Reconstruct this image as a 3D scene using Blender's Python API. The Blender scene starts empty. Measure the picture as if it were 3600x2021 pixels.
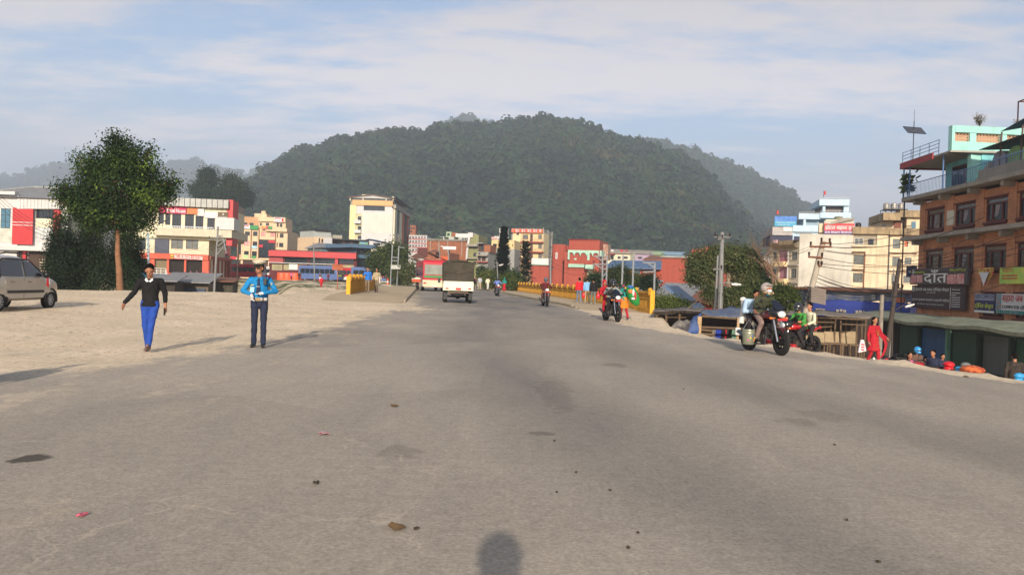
import bpy,bmesh,math,random
import numpy as np
from mathutils import Vector,Matrix,noise
random.seed(7)
rng=np.random.default_rng(11)
SC=bpy.context.scene
COL=SC.collection
R=math.radians
# ------------------------------------------------------------------ camera
F,CX,CY=2800.0,1800.0,1010.5
CAMH=1.45
cam=bpy.data.cameras.new('camera');camo=bpy.data.objects.new('camera',cam);COL.objects.link(camo)
cam.sensor_width=36.0;cam.lens=36.0*F/3600.0;cam.clip_start=0.05;cam.clip_end=12000
camo.matrix_world=Matrix.Translation((0,0,CAMH))@ Matrix.Rotation(R(90-0.42),4,'X')@ Matrix.Rotation(R(1.8),4,'Z')
SC.camera=camo
CR=np.array(camo.matrix_world.to_3x3())
# ------------------------------------------------------------------ world, sun, exposure
SUN_EL=19.0
W=bpy.data.worlds.new("World");SC.world=W;W.use_nodes=True
nt=W.node_tree;nt.nodes.clear()
def wn(t,**k):
    n=nt.nodes.new(t)
    for a,b in k.items():setattr(n,a,b)
    return n
L=nt.links.new
sky=wn('ShaderNodeTexSky',sky_type='NISHITA',sun_disc=False)
sky.sun_elevation=R(SUN_EL);sky.sun_rotation=R(180);sky.altitude=1300;sky.air_density=1.0;sky.dust_density=3.0;sky.ozone_density=1.5
tc=wn('ShaderNodeTexCoord');sep=wn('ShaderNodeSeparateXYZ');L(tc.outputs['Generated'],sep.inputs[0])
zc=wn('ShaderNodeMath',operation='MAXIMUM');L(sep.outputs[2],zc.inputs[0]);zc.inputs[1].default_value=0.0
za=wn('ShaderNodeMath',operation='ADD');L(zc.outputs[0],za.inputs[0]);za.inputs[1].default_value=0.13
dx=wn('ShaderNodeMath',operation='DIVIDE');L(sep.outputs[0],dx.inputs[0]);L(za.outputs[0],dx.inputs[1])
dy=wn('ShaderNodeMath',operation='DIVIDE');L(sep.outputs[1],dy.inputs[0]);L(za.outputs[0],dy.inputs[1])
cmb=wn('ShaderNodeCombineXYZ');L(dx.outputs[0],cmb.inputs[0]);L(dy.outputs[0],cmb.inputs[1])
mp=wn('ShaderNodeMapping');L(cmb.outputs[0],mp.inputs[0]);mp.inputs['Rotation'].default_value=(0,0,R(-24));mp.inputs['Scale'].default_value=(0.55,1.25,1)
n1=wn('ShaderNodeTexNoise');L(mp.outputs[0],n1.inputs[0]);n1.inputs['Scale'].default_value=1.1;n1.inputs['Detail'].default_value=9;n1.inputs['Roughness'].default_value=0.62;n1.inputs['Distortion'].default_value=0.35
n2=wn('ShaderNodeTexNoise');L(mp.outputs[0],n2.inputs[0]);n2.inputs['Scale'].default_value=5.5;n2.inputs['Detail'].default_value=10;n2.inputs['Roughness'].default_value=0.66
mx=wn('ShaderNodeMath',operation='MULTIPLY');L(n2.outputs[0],mx.inputs[0]);mx.inputs[1].default_value=0.5
ad=wn('ShaderNodeMath',operation='ADD');L(n1.outputs[0],ad.inputs[0]);L(mx.outputs[0],ad.inputs[1])
cr=wn('ShaderNodeMapRange',interpolation_type='SMOOTHSTEP');L(ad.outputs[0],cr.inputs[0])
cr.inputs[1].default_value=0.62;cr.inputs[2].default_value=0.86;cr.inputs[3].default_value=0.0;cr.inputs[4].default_value=1.0
bw=wn('ShaderNodeRGBToBW');L(sky.outputs[0],bw.inputs[0])
cl=wn('ShaderNodeMix',data_type='RGBA',blend_type='MULTIPLY');cl.inputs[0].default_value=1.0
hs=wn('ShaderNodeMath',operation='MULTIPLY');L(bw.outputs[0],hs.inputs[0]);hs.inputs[1].default_value=1.42
L(hs.outputs[0],cl.inputs[6]);cl.inputs[7].default_value=(1.10,1.04,1.08,1)
mixc=wn('ShaderNodeMix',data_type='RGBA');L(cr.outputs[0],mixc.inputs[0]);L(sky.outputs[0],mixc.inputs[6]);L(cl.outputs[2],mixc.inputs[7])
# low haze veil: near the horizon the sky pales to lilac grey
hz=wn('ShaderNodeMapRange',interpolation_type='SMOOTHSTEP');L(sep.outputs[2],hz.inputs[0])
hz.inputs[1].default_value=0.0;hz.inputs[2].default_value=0.27;hz.inputs[3].default_value=0.92;hz.inputs[4].default_value=0.0
veil=wn('ShaderNodeRGB');veil.outputs[0].default_value=(3.25,3.35,4.1,1)
mixh=wn('ShaderNodeMix',data_type='RGBA');L(hz.outputs[0],mixh.inputs[0]);L(mixc.outputs[2],mixh.inputs[6]);L(veil.outputs[0],mixh.inputs[7])
bg=wn('ShaderNodeBackground');L(mixh.outputs[2],bg.inputs[0]);bg.inputs[1].default_value=0.082
wo=wn('ShaderNodeOutputWorld');L(bg.outputs[0],wo.inputs[0])
sl=bpy.data.lights.new('sun','SUN');sl.energy=4.3;sl.angle=R(0.7);sl.color=(1.0,0.87,0.72)
so=bpy.data.objects.new('sun',sl);COL.objects.link(so);so.rotation_euler=(R(90-SUN_EL),0,R(0));so.location=(0,-20,30)
SC.view_settings.view_transform='Standard';SC.view_settings.look='None';SC.view_settings.gamma=1
SC.view_settings.use_curve_mapping=False;SC.view_settings.exposure=1.05
SC.render.engine='CYCLES'
SC.cycles.max_bounces=6;SC.cycles.diffuse_bounces=3;SC.cycles.glossy_bounces=3;SC.cycles.transparent_max_bounces=12
SC.cycles.transmission_bounces=4;SC.cycles.volume_bounces=1
# ------------------------------------------------------------------ measuring helpers (photograph pixel -> point in the place)
def ray(u,v):
    d=CR @ np.array(((u-CX)/F,-(v-CY)/F,-1.0));return d
def P(u,v,Y):
    d=ray(u,v);t=Y/d[1];return np.array((d[0]*t,Y,CAMH+d[2]*t))
def sm(a,b,x):
    t=np.clip((np.asarray(x,float)-a)/(b-a),0,1);return t*t*(3-2*t)
EX,EY=-0.1063,0.9943
def Q(x,y):return (x-7.0)*EY+(y-40)*(-EX)
def QP(q,y):                      # point at lateral offset q from the right railing line, at distance y
    return (7.0+(q-(y-40)*(-EX))/EY,y)
XE_Y=[-60,0,14.1,18.6,25.5,30,36,40,112,400]
XE_X=[34,14,9.07,7.55,5.4,5.8,6.7,7.4,-0.3,-30]
def gz(x,y,right=True):
    x=np.asarray(x,float);y=np.asarray(y,float)
    z=sm(18,40,y)*(0.17-0.014*np.clip(x,-14,8))
    z=z*(1-sm(150,200,y)*0.5)
    z=z+0.16*sm(-8.5,-12,x)*sm(10,20,y)*(1-sm(44,60,y))
    edge=37+(x+15)*0.45
    Ld=sm(0,7,y-edge)*sm(0,1,(-0.27*y-x)/(0.07*y+1e-3+1))*(1-sm(96,112,y))
    z=z-3.0*Ld
    if right:
        xe=np.interp(y,XE_Y,XE_X);d=x-xe
        za_=-np.interp(d,[0,.25,1,6,9,16],[0,0.02,.35,.9,2.1,3.0])
        zb_=-np.interp(d,[0,.2,.8,16],[0,0.1,1.9,3.2])
        k=sm(26,29,y);k2=1-sm(110,130,y)*(x<14)-sm(150,200,y)*(x>=14)
        z=z+(za_*(1-k)+zb_*k)*k2
    return z
def G(u,v,dz=0.0):
    d=ray(u,v);lo,hi=0.5,3000.0;t=lo;prev=lo
    while t<hi:
        p=np.array((0,0,CAMH))+d*t
        if p[2]<=float(gz(p[0],p[1]))+dz:
            a,b=prev,t
            for _ in range(30):
                m=(a+b)/2;p=np.array((0,0,CAMH))+d*m
                if p[2]<=float(gz(p[0],p[1]))+dz:b=m
                else:a=m
            return np.array((0,0,CAMH))+d*b
        prev=t;t *= 1.01
    return np.array((0,0,CAMH))+d*hi
def crop(x0,y0,s):return lambda x,y:(x0+x/s,y0+y/s)
C1=crop(0,440,2.1906);C2=crop(500,620,3.1433);C3=crop(1050,640,3.1433);C4=crop(1400,760,4.0167)
C5=crop(1850,780,3.615);C6=crop(2250,860,3.4433);C7=crop(2600,640,3.1431);C8=crop(3050,400,2.8927)
C9=crop(3050,850,2.8927);C10=crop(2500,940,4.0164);C0=crop(0,0,0.71556);C11=crop(400,880,3.6154)
# ------------------------------------------------------------------ object helpers
def tag(o,label=None,cat=None,group=None,kind=None):
    if label:o['label']=label
    if cat:o['category']=cat
    if group:o['group']=group
    if kind:o['kind']=kind
    return o
def empty(name,loc,rz=0.0,label=None,cat=None,group=None,parent=None):
    o=bpy.data.objects.new(name,None);COL.objects.link(o);o.location=[float(a)for a in loc];o.rotation_euler=(0,0,rz)
    o.empty_display_size=0.1
    if parent:o.parent=parent
    return tag(o,label,cat,group)
class MB:
    def __init__(s,off=(0,0,0)):s.v=[];s.f=[];s.off=np.array(off,float)
    def add(s,vs,fs):
        b=len(s.v);s.v.extend([tuple(map(float,p))for p in vs]);s.f.extend([tuple(b+i for i in f)for f in fs]);return s
    def box(s,x0,x1,y0,y1,z0,z1):
        return s.fb((0,0,0),(1,0,0),(0,1,0),(0,0,1),x0,x1,y0,y1,z0,z1)
    def fb(s,o,ax,ay,az,a0,a1,b0,b1,c0,c1):
        o=np.array(o,float);ax=np.array(ax,float);ay=np.array(ay,float);az=np.array(az,float)
        vs=[o+ax*a+ay*b+az*c for c in (c0,c1)for b in (b0,b1)for a in (a0,a1)]
        return s.add(vs,[(0,2,3,1),(4,5,7,6),(0,1,5,4),(2,6,7,3),(0,4,6,2),(1,3,7,5)])
    def fac(s,Fc,s0,s1,z0,z1,d0,d1):
        return s.fb((Fc.A[0],Fc.A[1],0),(Fc.ax[0],Fc.ax[1],0),(Fc.n[0],Fc.n[1],0),(0,0,1),s0,s1,d0,d1,z0,z1)
    def tube(s,pts,r,n=6,cap=True):
        pts=[np.array(p,float)for p in pts];rs=r if hasattr(r,'__len__')else [r]*len(pts);rings=[]
        up=None
        for i,p in enumerate(pts):
            t=pts[min(i+1,len(pts)-1)]-pts[max(i-1,0)];t=t/(np.linalg.norm(t)+1e-9)
            if up is None:up=np.array((0,0,1.0))if abs(t[2])<.9 else np.array((1.0,0,0))
            a=np.cross(t,up);a /= np.linalg.norm(a)+1e-9;b=np.cross(a,t);up=b
            rings.append([p+rs[i]*(a*math.cos(2*math.pi*k/n)+b*math.sin(2*math.pi*k/n))for k in range(n)])
        vs=[q for rg in rings for q in rg];fs=[]
        for i in range(len(pts)-1):
            for k in range(n):
                k2=(k+1)%n;fs.append((i*n+k,i*n+k2,(i+1)*n+k2,(i+1)*n+k))
        if cap:fs.append(tuple(range(n))[::-1]);fs.append(tuple((len(pts)-1)*n+k for k in range(n)))
        return s.add(vs,fs)
    def cyl(s,p0,p1,r,n=12):return s.tube([p0,p1],r,n)
    def lathe(s,o,prof,n=16,axis=2,sx=1,sy=1):
        vs=[]
        for (r,h)in prof:
            for k in range(n):
                a=2*math.pi*k/n;c=[r*math.cos(a)*sx,r*math.sin(a)*sy]
                if axis==2:p=(c[0],c[1],h)
                elif axis==0:p=(h,c[0],c[1])
                else:p=(c[0],h,c[1])
                vs.append((o[0]+p[0],o[1]+p[1],o[2]+p[2]))
        fs=[(i*n+k,i*n+(k+1)%n,(i+1)*n+(k+1)%n,(i+1)*n+k)for i in range(len(prof)-1)for k in range(n)]
        fs.append(tuple(range(n))[::-1]);fs.append(tuple((len(prof)-1)*n+k for k in range(n)))
        return s.add(vs,fs)
    def ball(s,c,r,n=10,m=6):
        rx,ry,rz=r if hasattr(r,'__len__')else (r,r,r)
        vs=[(c[0],c[1],c[2]+rz)]
        for i in range(1,m):
            th=math.pi*i/m
            for k in range(n):
                a=2*math.pi*k/n;vs.append((c[0]+rx*math.sin(th)*math.cos(a),c[1]+ry*math.sin(th)*math.sin(a),c[2]+rz*math.cos(th)))
        vs.append((c[0],c[1],c[2]-rz));fs=[]
        for k in range(n):fs.append((0,1+k,1+(k+1)%n))
        for i in range(m-2):
            for k in range(n):fs.append((1+i*n+k,1+(i+1)*n+k,1+(i+1)*n+(k+1)%n,1+i*n+(k+1)%n))
        e=len(vs)-1
        for k in range(n):fs.append((e,1+(m-2)*n+(k+1)%n,1+(m-2)*n+k))
        return s.add(vs,fs)
    def prism(s,pts,y0,y1,axis=1):          # polygon given in the two other axes, extruded along axis
        n=len(pts);vs=[]
        for h in (y0,y1):
            for (a,b)in pts:vs.append((a,h,b)if axis==1 else ((h,a,b)if axis==0 else (a,b,h)))
        fs=[(k,(k+1)%n,n+(k+1)%n,n+k)for k in range(n)]+[tuple(range(n))[::-1],tuple(n+k for k in range(n))]
        return s.add(vs,fs)
    def quad(s,a,b,c,d):return s.add([a,b,c,d],[(0,1,2,3)])
    def mesh(s,name):
        me=bpy.data.meshes.new(name);o=s.off
        me.from_pydata([(p[0]-o[0],p[1]-o[1],p[2]-o[2])for p in s.v],[],s.f)
        bm=bmesh.new();bm.from_mesh(me);bmesh.ops.recalc_face_normals(bm,faces=bm.faces);bm.to_mesh(me);bm.free()
        return me
    def build(s,name,mat,parent=None,smooth=False,bevel=0.0,loc=None):
        me=s.mesh(name)
        if isinstance(mat,(list,tuple)):
            for m in mat:me.materials.append(m)
        else:me.materials.append(mat)
        if smooth:
            me.polygons.foreach_set('use_smooth',[True]*len(me.polygons))
            try:me.set_sharp_from_angle(angle=R(smooth if smooth is not True else 50))
            except Exception:pass
        o=bpy.data.objects.new(name,me);COL.objects.link(o)
        if parent:o.parent=parent
        if loc is not None:o.location=loc
        if bevel:
            b=o.modifiers.new('bevel','BEVEL');b.width=bevel;b.segments=2;b.limit_method='ANGLE'
        return o
def children(o):return [c for c in bpy.data.objects if c.parent==o]
def copy_tree(o,parent=None,kids=None):
    if kids is None:
        kids={}
        for c in bpy.data.objects:
            if c.parent:kids.setdefault(c.parent.name,[]).append(c)
    c=o.copy();COL.objects.link(c)
    if parent:c.parent=parent
    for ch in kids.get(o.name,[]):copy_tree(ch,c,kids)
    return c
class Fac:
    """vertical facade plane from A (left, seen from the road) to B (right)"""
    def __init__(s,A,B,z0=0.0):
        s.A=np.array(A[:2],float);s.B=np.array(B[:2],float);d=s.B-s.A;s.w=float(np.linalg.norm(d));s.ax=d/s.w
        s.n=np.array((s.ax[1],-s.ax[0]));s.z0=z0
    def sz(s,u,v):
        d=ray(u,v);t=(s.A @ s.n)/(d[:2]@ s.n);p=np.array((0,0,CAMH))+d*t
        return float((p[:2]-s.A)@ s.ax),float(p[2])
    def rect(s,C,x0,y0,x1,y1):
        ym,xm=(y0+y1)/2,(x0+x1)/2
        return (s.sz(*C(x0,ym))[0],s.sz(*C(x1,ym))[0],s.sz(*C(xm,y1))[1],s.sz(*C(xm,y0))[1])
    def pt(s,a,z,d=0.0):
        p=s.A+s.ax*a+s.n*d;return np.array((p[0],p[1],z))
    def side_right(s,depth):       # the wall running back from the right end
        A=s.B;B=s.B-s.n*depth;return Fac(A,B,s.z0)
    def side_left(s,depth):
        return Fac(s.A-s.n*depth,s.A,s.z0)
def fac_px(C,a,b,YL,YR,z0=0.0):
    p=P(*C(*a),YL);q=P(*C(*b),YR);return Fac(p,q,z0)
# ------------------------------------------------------------------ materials
def srgb(c):
    f=lambda x:(x/12.92 if x<=.04045 else ((x+.055)/1.055)**2.4)
    return tuple(f(a/255.0)for a in c)
_M={}
def mat(name,col,rough=0.8,var=0.12,scale=1.5,bump=0.0,bscale=30.0,metal=0.0,streak=0.0,spec=0.4,coat=0.0,emit=0.0,col2=None,trans=0.0):
    key=name
    if key in _M:return _M[key]
    m=bpy.data.materials.new(name);m.use_nodes=True;t=m.node_tree;n=t.nodes;l=t.links.new
    b=n['Principled BSDF'];c=srgb(col)
    b.inputs['Roughness'].default_value=rough;b.inputs['Metallic'].default_value=metal;b.inputs['Specular IOR Level'].default_value=spec
    if coat:b.inputs['Coat Weight'].default_value=coat;b.inputs['Coat Roughness'].default_value=0.08
    g=n.new('ShaderNodeTexCoord');nz=n.new('ShaderNodeTexNoise');l(g.outputs['Object'],nz.inputs[0])
    nz.inputs['Scale'].default_value=scale;nz.inputs['Detail'].default_value=6;nz.inputs['Roughness'].default_value=.6
    mr=n.new('ShaderNodeMapRange');l(nz.outputs[0],mr.inputs[0]);mr.inputs[1].default_value=.3;mr.inputs[2].default_value=.7
    mr.inputs[3].default_value=1-var;mr.inputs[4].default_value=1+var
    mm=n.new('ShaderNodeMix');mm.data_type='RGBA';mm.blend_type='MULTIPLY';mm.inputs[0].default_value=1
    if col2:
        m2=n.new('ShaderNodeMix');m2.data_type='RGBA';nb=n.new('ShaderNodeTexNoise');l(g.outputs['Object'],nb.inputs[0]);nb.inputs['Scale'].default_value=scale*2.3
        nb.inputs['Detail'].default_value=5
        mq=n.new('ShaderNodeMapRange');l(nb.outputs[0],mq.inputs[0]);mq.inputs[1].default_value=.42;mq.inputs[2].default_value=.6
        l(mq.outputs[0],m2.inputs[0]);m2.inputs[6].default_value=(*c,1);m2.inputs[7].default_value=(*srgb(col2),1);l(m2.outputs[2],mm.inputs[6])
    else:mm.inputs[6].default_value=(*c,1)
    l(mr.outputs[0],mm.inputs[7]);last=mm.outputs[2]
    if streak:
        mpg=n.new('ShaderNodeMapping');l(g.outputs['Object'],mpg.inputs[0]);mpg.inputs['Scale'].default_value=(1.3,1.3,.16)
        ns=n.new('ShaderNodeTexNoise');l(mpg.outputs[0],ns.inputs[0]);ns.inputs['Scale'].default_value=1.7;ns.inputs['Detail'].default_value=8;ns.inputs['Roughness'].default_value=.7
        r2=n.new('ShaderNodeMapRange');l(ns.outputs[0],r2.inputs[0]);r2.inputs[1].default_value=.5;r2.inputs[2].default_value=.75;r2.inputs[3].default_value=1;r2.inputs[4].default_value=1-streak
        m3=n.new('ShaderNodeMix');m3.data_type='RGBA';m3.blend_type='MULTIPLY';m3.inputs[0].default_value=1
        l(last,m3.inputs[6]);l(r2.outputs[0],m3.inputs[7]);last=m3.outputs[2]
    l(last,b.inputs['Base Color'])
    if bump:
        n3=n.new('ShaderNodeTexNoise');l(g.outputs['Object'],n3.inputs[0]);n3.inputs['Scale'].default_value=bscale;n3.inputs['Detail'].default_value=5
        bp=n.new('ShaderNodeBump');l(n3.outputs[0],bp.inputs['Height']);bp.inputs['Strength'].default_value=bump;bp.inputs['Distance'].default_value=0.02
        l(bp.outputs[0],b.inputs['Normal'])
    if emit:b.inputs['Emission Color'].default_value=(*c,1);b.inputs['Emission Strength'].default_value=emit
    _M[key]=m;return m
def gloss(name,col,rough=.25,**k):return mat(name,col,rough,var=.05,spec=.6,**k)
GLASS=mat('dark_window_glass',(34,40,46),.12,var=.3,scale=.8,spec=.8)
GLASS2=mat('curtained_window_glass',(92,96,92),.2,var=.35,scale=2.0,spec=.8)
GLASSB=mat('blue_tinted_glass',(70,110,130),.12,var=.3,scale=.7,spec=.8)
CONC=mat('weathered_concrete',(150,142,130),.9,var=.2,scale=.9,bump=.3,streak=.35)
STEEL=mat('galvanised_steel',(165,168,170),.45,metal=.5,var=.1)
DARKM=mat('dark_painted_metal',(45,42,42),.5)
WHITE=mat('white_paint',(192,190,187),.7,var=.06,streak=.15)
BLACKP=mat('black_plastic',(20,20,22),.45,var=.1)
RUBBER=mat('tyre_rubber',(32,31,30),.85,var=.2,scale=8)
CHROME=mat('chrome',(190,190,190),.18,metal=1,var=.05)
# ================================================================== GROUND, ROAD, HILLS, HAZE
def dust_field(x,y):
    x=np.asarray(x,float);y=np.asarray(y,float)
    xl=np.interp(y,[-60,4,10.5,11.7,16.8,29,34,37,38,112,150],[-60,-18,-7.3,-6.4,-5.7,-5.5,-5.2,-5.3,-5.4,-13.3,-20])
    d1=sm(1.8,-0.4,x-xl)
    xe=np.interp(y,[-60,0,14.1,18.6,25.5,28,31,36,42,112,150],[34,13.8,8.8,7.3,5.0,4.3,4.0,3.9,3.75,-4.1,-8])
    d2=sm(-0.9,0.1,x-xe)
    blob=0.85*np.exp(-(((x+4.6)/1.9)**2+((y-33.5)/3.2)**2))
    d=np.maximum(np.maximum(d1,d2),blob)
    veil=0.28*sm(2,-7,x)*(1-sm(30,45,y))
    return np.clip(np.maximum(d,veil),0,1)
def lane_field(x,y):
    x=np.asarray(x,float);y=np.asarray(y,float)
    c1=np.interp(y,[0,7,12,18,30,45,112],[3.0,0.9,0.0,-0.9,-1.0,-1.9,-9])
    c2=np.interp(y,[0,7,12,18,30,45,112],[7.5,4.8,3.2,2.2,1.6,0.9,-6])
    w=0.7+0.02*y
    return np.clip(0.8*np.exp(-((x-c1)/w)**2)+0.6*np.exp(-((x-c2)/w)**2)+0.5*sm(26,40,y),0,1)
def axis(segs):
    out=[segs[0][0]]
    for a,b,st in segs:
        n=max(1,int(round((b-a)/st)));out.extend(list(np.linspace(a,b,n+1)[1:]))
    return np.array(out)
gx=axis([(-4500,-1200,660),(-1200,-200,100),(-200,-60,14),(-60,-22,2),(-22,-12,.5),(-12,16,.35),(16,30,.8),(30,80,5),(80,200,15),(200,1200,100),(1200,4500,660)])
gy=axis([(-1500,-60,180),(-60,-6,4),(-6,44,.35),(44,70,.7),(70,130,2),(130,240,8),(240,1000,80),(1000,5600,600)])
XX,YY=np.meshgrid(gx,gy)
ZZ=gz(XX,YY)
dirtn=np.zeros_like(ZZ)
near=(np.abs(XX)<40)&(YY>-10)&(YY<140)
DF=dust_field(XX,YY)
for j,i in zip(*np.where(near)):
    k=DF[j,i]
    if k>.3:
        x,y=XX[j,i],YY[j,i]
        amp=.045
        if x<-9 and y>44:amp=.38*min(1,(y-44)/6)
        q=Q(x,y)
        if-15.9<q<.6 and y>36:amp=0.0
        if x>np.interp(y,XE_Y,XE_X)-.2:amp=.12
        dirtn[j,i]=amp*(noise.fractal(Vector((x*.55,y*.55,3.1)),1.0,2.0,4))*min(1,(k-.3)*3)
# the ground is carved away a little below the bridge pavements
ZZ=ZZ+dirtn
qq=Q(XX,YY)
vid=np.arange(XX.size).reshape(XX.shape)
verts=np.stack([XX.ravel(),YY.ravel(),ZZ.ravel()],1)
cells=[];
xc=(XX[:-1,:-1]+XX[1:,1:])/2;yc=(YY[:-1,:-1]+YY[1:,1:])/2
isroad=(DF[:-1,:-1]+DF[1:,1:]<1.3)&(yc<240)&(yc>-60)&(np.abs(xc)<60)
isroad |=(yc>118)&(yc<150)&(xc>-200)&(xc<60)
def sheet(name,mask,m):
    jj,ii=np.where(mask)
    fs=np.stack([vid[jj,ii],vid[jj,ii+1],vid[jj+1,ii+1],vid[jj+1,ii]],1)
    used,inv=np.unique(fs,return_inverse=True);fs=inv.reshape(fs.shape)
    me=bpy.data.meshes.new(name);me.from_pydata(verts[used].tolist(),[],fs.tolist())
    for an,arr in (('dust',DF),('lane',lane_field(XX,YY))):
        at=me.attributes.new(an,'FLOAT','POINT');at.data.foreach_set('value',arr.ravel()[used].astype(np.float32))
    me.polygons.foreach_set('use_smooth',[True]*len(me.polygons));me.materials.append(m)
    o=bpy.data.objects.new(name,me);COL.objects.link(o);tag(o,kind='structure');return o
def ground_material():
    m=bpy.data.materials.new('dusty_asphalt_and_dirt');m.use_nodes=True;t=m.node_tree;n=t.nodes;l=t.links.new;b=n['Principled BSDF']
    b.inputs['Roughness'].default_value=.93;b.inputs['Specular IOR Level'].default_value=.25
    geo=n.new('ShaderNodeNewGeometry');pos=geo.outputs['Position']
    def N(scale,det=6,ro=.6,sc=None,dist=0):
        x=n.new('ShaderNodeTexNoise');src=pos
        if sc:
            mp_=n.new('ShaderNodeMapping');l(pos,mp_.inputs[0]);mp_.inputs['Scale'].default_value=sc;mp_.inputs['Rotation'].default_value=(0,0,R(sc[3]if len(sc)>3 else 0))if False else (0,0,0);src=mp_.outputs[0]
        l(src,x.inputs[0]);x.inputs['Scale'].default_value=scale;x.inputs['Detail'].default_value=det;x.inputs['Roughness'].default_value=ro;x.inputs['Distortion'].default_value=dist
        return x.outputs[0]
    def MR(v,a,b_,c,d,smo=False):
        x=n.new('ShaderNodeMapRange');l(v,x.inputs[0])
        if smo:x.interpolation_type='SMOOTHSTEP'
        for i,q in enumerate((a,b_,c,d)):x.inputs[i+1].default_value=q
        return x.outputs[0]
    def MA(op,a,b_):
        x=n.new('ShaderNodeMath');x.operation=op
        for i,q in enumerate((a,b_)):
            if isinstance(q,(int,float)):x.inputs[i].default_value=q
            else:l(q,x.inputs[i])
        return x.outputs[0]
    def MX(f,a,b_,bl='MIX'):
        x=n.new('ShaderNodeMix');x.data_type='RGBA';x.blend_type=bl
        if isinstance(f,(int,float)):x.inputs[0].default_value=f
        else:l(f,x.inputs[0])
        for i,q in ((6,a),(7,b_)):
            if isinstance(q,tuple):x.inputs[i].default_value=(*q,1)
            else:l(q,x.inputs[i])
        return x.outputs[2]
    ad_=n.new('ShaderNodeAttribute');ad_.attribute_name='dust';al=n.new('ShaderNodeAttribute');al.attribute_name='lane'
    # asphalt
    big=MR(N(.22,4,.55),.3,.7,0,1);mid=MR(N(1.1,6,.6,(1,.35,1),.6),.35,.68,0,1);fine=MR(N(34,4,.75),.3,.7,.72,1.3);mott=MR(N(9,6,.75),.3,.7,.84,1.16)
    asp=MX(big,(.345,.300,.242),(.425,.368,.295))
    asp=MX(MA('MULTIPLY',mid,.55),asp,(.275,.243,.203))
    lane=MA('MULTIPLY',al.outputs['Fac'],MR(N(.5,5,.6,(1,.25,1)),.3,.7,.25,1.1))
    asp=MX(lane,asp,(.165,.154,.142))
    ptc=n.new('ShaderNodeTexVoronoi');l(pos,ptc.inputs[0]);ptc.inputs['Scale'].default_value=.16;ptw=n.new('ShaderNodeSeparateColor');l(ptc.outputs['Color'],ptw.inputs[0]);asp=MX(1.0,asp,MR(ptw.outputs[0],0,1,.90,1.06),'MULTIPLY');asp=MX(1.0,asp,fine,'MULTIPLY');asp=MX(1.0,asp,mott,'MULTIPLY')
    # pale chips of stone
    vo=n.new('ShaderNodeTexVoronoi');l(pos,vo.inputs[0]);vo.inputs['Scale'].default_value=38
    chip=MA('MULTIPLY',MR(vo.outputs['Distance'],.10,.2,1,0),MR(N(3,3),.5,.62,0,.75))
    asp=MX(chip,asp,(.42,.37,.31))
    # cracks
    dn=n.new('ShaderNodeTexNoise');l(pos,dn.inputs[0]);dn.inputs['Scale'].default_value=5;dn.inputs['Detail'].default_value=5
    va=n.new('ShaderNodeVectorMath');va.operation='SCALE';l(dn.outputs[1],va.inputs[0]);va.inputs['Scale'].default_value=.28
    vb=n.new('ShaderNodeVectorMath');vb.operation='ADD';l(pos,vb.inputs[0]);l(va.outputs[0],vb.inputs[1])
    vc=n.new('ShaderNodeTexVoronoi');vc.feature='DISTANCE_TO_EDGE';l(vb.outputs[0],vc.inputs[0]);vc.inputs['Scale'].default_value=.75
    sp=n.new('ShaderNodeSeparateXYZ');l(pos,sp.inputs[0])
    mask=MA('MULTIPLY',MR(N(.8,2),.50,.56,0,1),MA('MULTIPLY',MR(sp.outputs[1],6.5,8.5,1,0),MR(sp.outputs[0],.2,1.0,1,0)))
    crk=MA('MULTIPLY',MR(vc.outputs['Distance'],.0,.011,1,0),mask)
    asp=MX(MA('MULTIPLY',crk,.7),asp,(.50,.42,.33))
    # oil and tar stains at their own places
    def blob(x0,y0,rx,ry,k):
        dxx=MA('DIVIDE',MA('SUBTRACT',sp.outputs[0],x0),rx);dyy=MA('DIVIDE',MA('SUBTRACT',sp.outputs[1],y0),ry)
        dd=MA('ADD',MA('MULTIPLY',dxx,dxx),MA('MULTIPLY',dyy,dyy));dd=MA('ADD',dd,MR(N(4,4),.3,.7,-.75,.75))
        return MA('MULTIPLY',MR(dd,.45,1.1,1,0,True),k)
    for st in STAINS:asp=MX(blob(*st),asp,(.045,.037,.03))
    # dirt
    dm=MR(N(.6,6,.6),.3,.7,0,1);df=MR(N(9,6,.7),.3,.7,.74,1.2)
    dirt=MX(dm,(.62,.50,.345),(.76,.62,.445));dirt=MX(1.0,dirt,df,'MULTIPLY')
    deb=MR(N(5.5,6,.75,(1,.6,1)),.57,.67,0,.75);dirt=MX(deb,dirt,(.16,.12,.08))
    # grass tufts on the dirt away from the road
    far=MR(sp.outputs[1],46,60,0,1);gr=MA('MULTIPLY',far,MR(N(.28,5,.6),.42,.55,0,1));dirt=MX(gr,dirt,(.105,.115,.045))
    wild=MR(sp.outputs[1],150,260,0,1);dirt=MX(wild,dirt,(.07,.085,.04))
    f=MA('ADD',ad_.outputs['Fac'],MA('MULTIPLY',MR(N(1.6,7,.68,(1,.45,1)),.3,.7,-.5,.5),MR(ad_.outputs['Fac'],0,.35,.25,1)))
    f=MR(f,.25,.85,0,1,True)
    col=MX(f,asp,dirt);l(col,b.inputs['Base Color'])
    bp=n.new('ShaderNodeBump');bp.inputs['Strength'].default_value=.5;bp.inputs['Distance'].default_value=.012
    h=MA('ADD',MA('MULTIPLY',N(55,3,.7),.7),MA('MULTIPLY',f,MA('MULTIPLY',N(6,6,.7),3.0)));l(h,bp.inputs['Height']);l(bp.outputs[0],b.inputs['Normal'])
    return m
STAINS=[]
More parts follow.
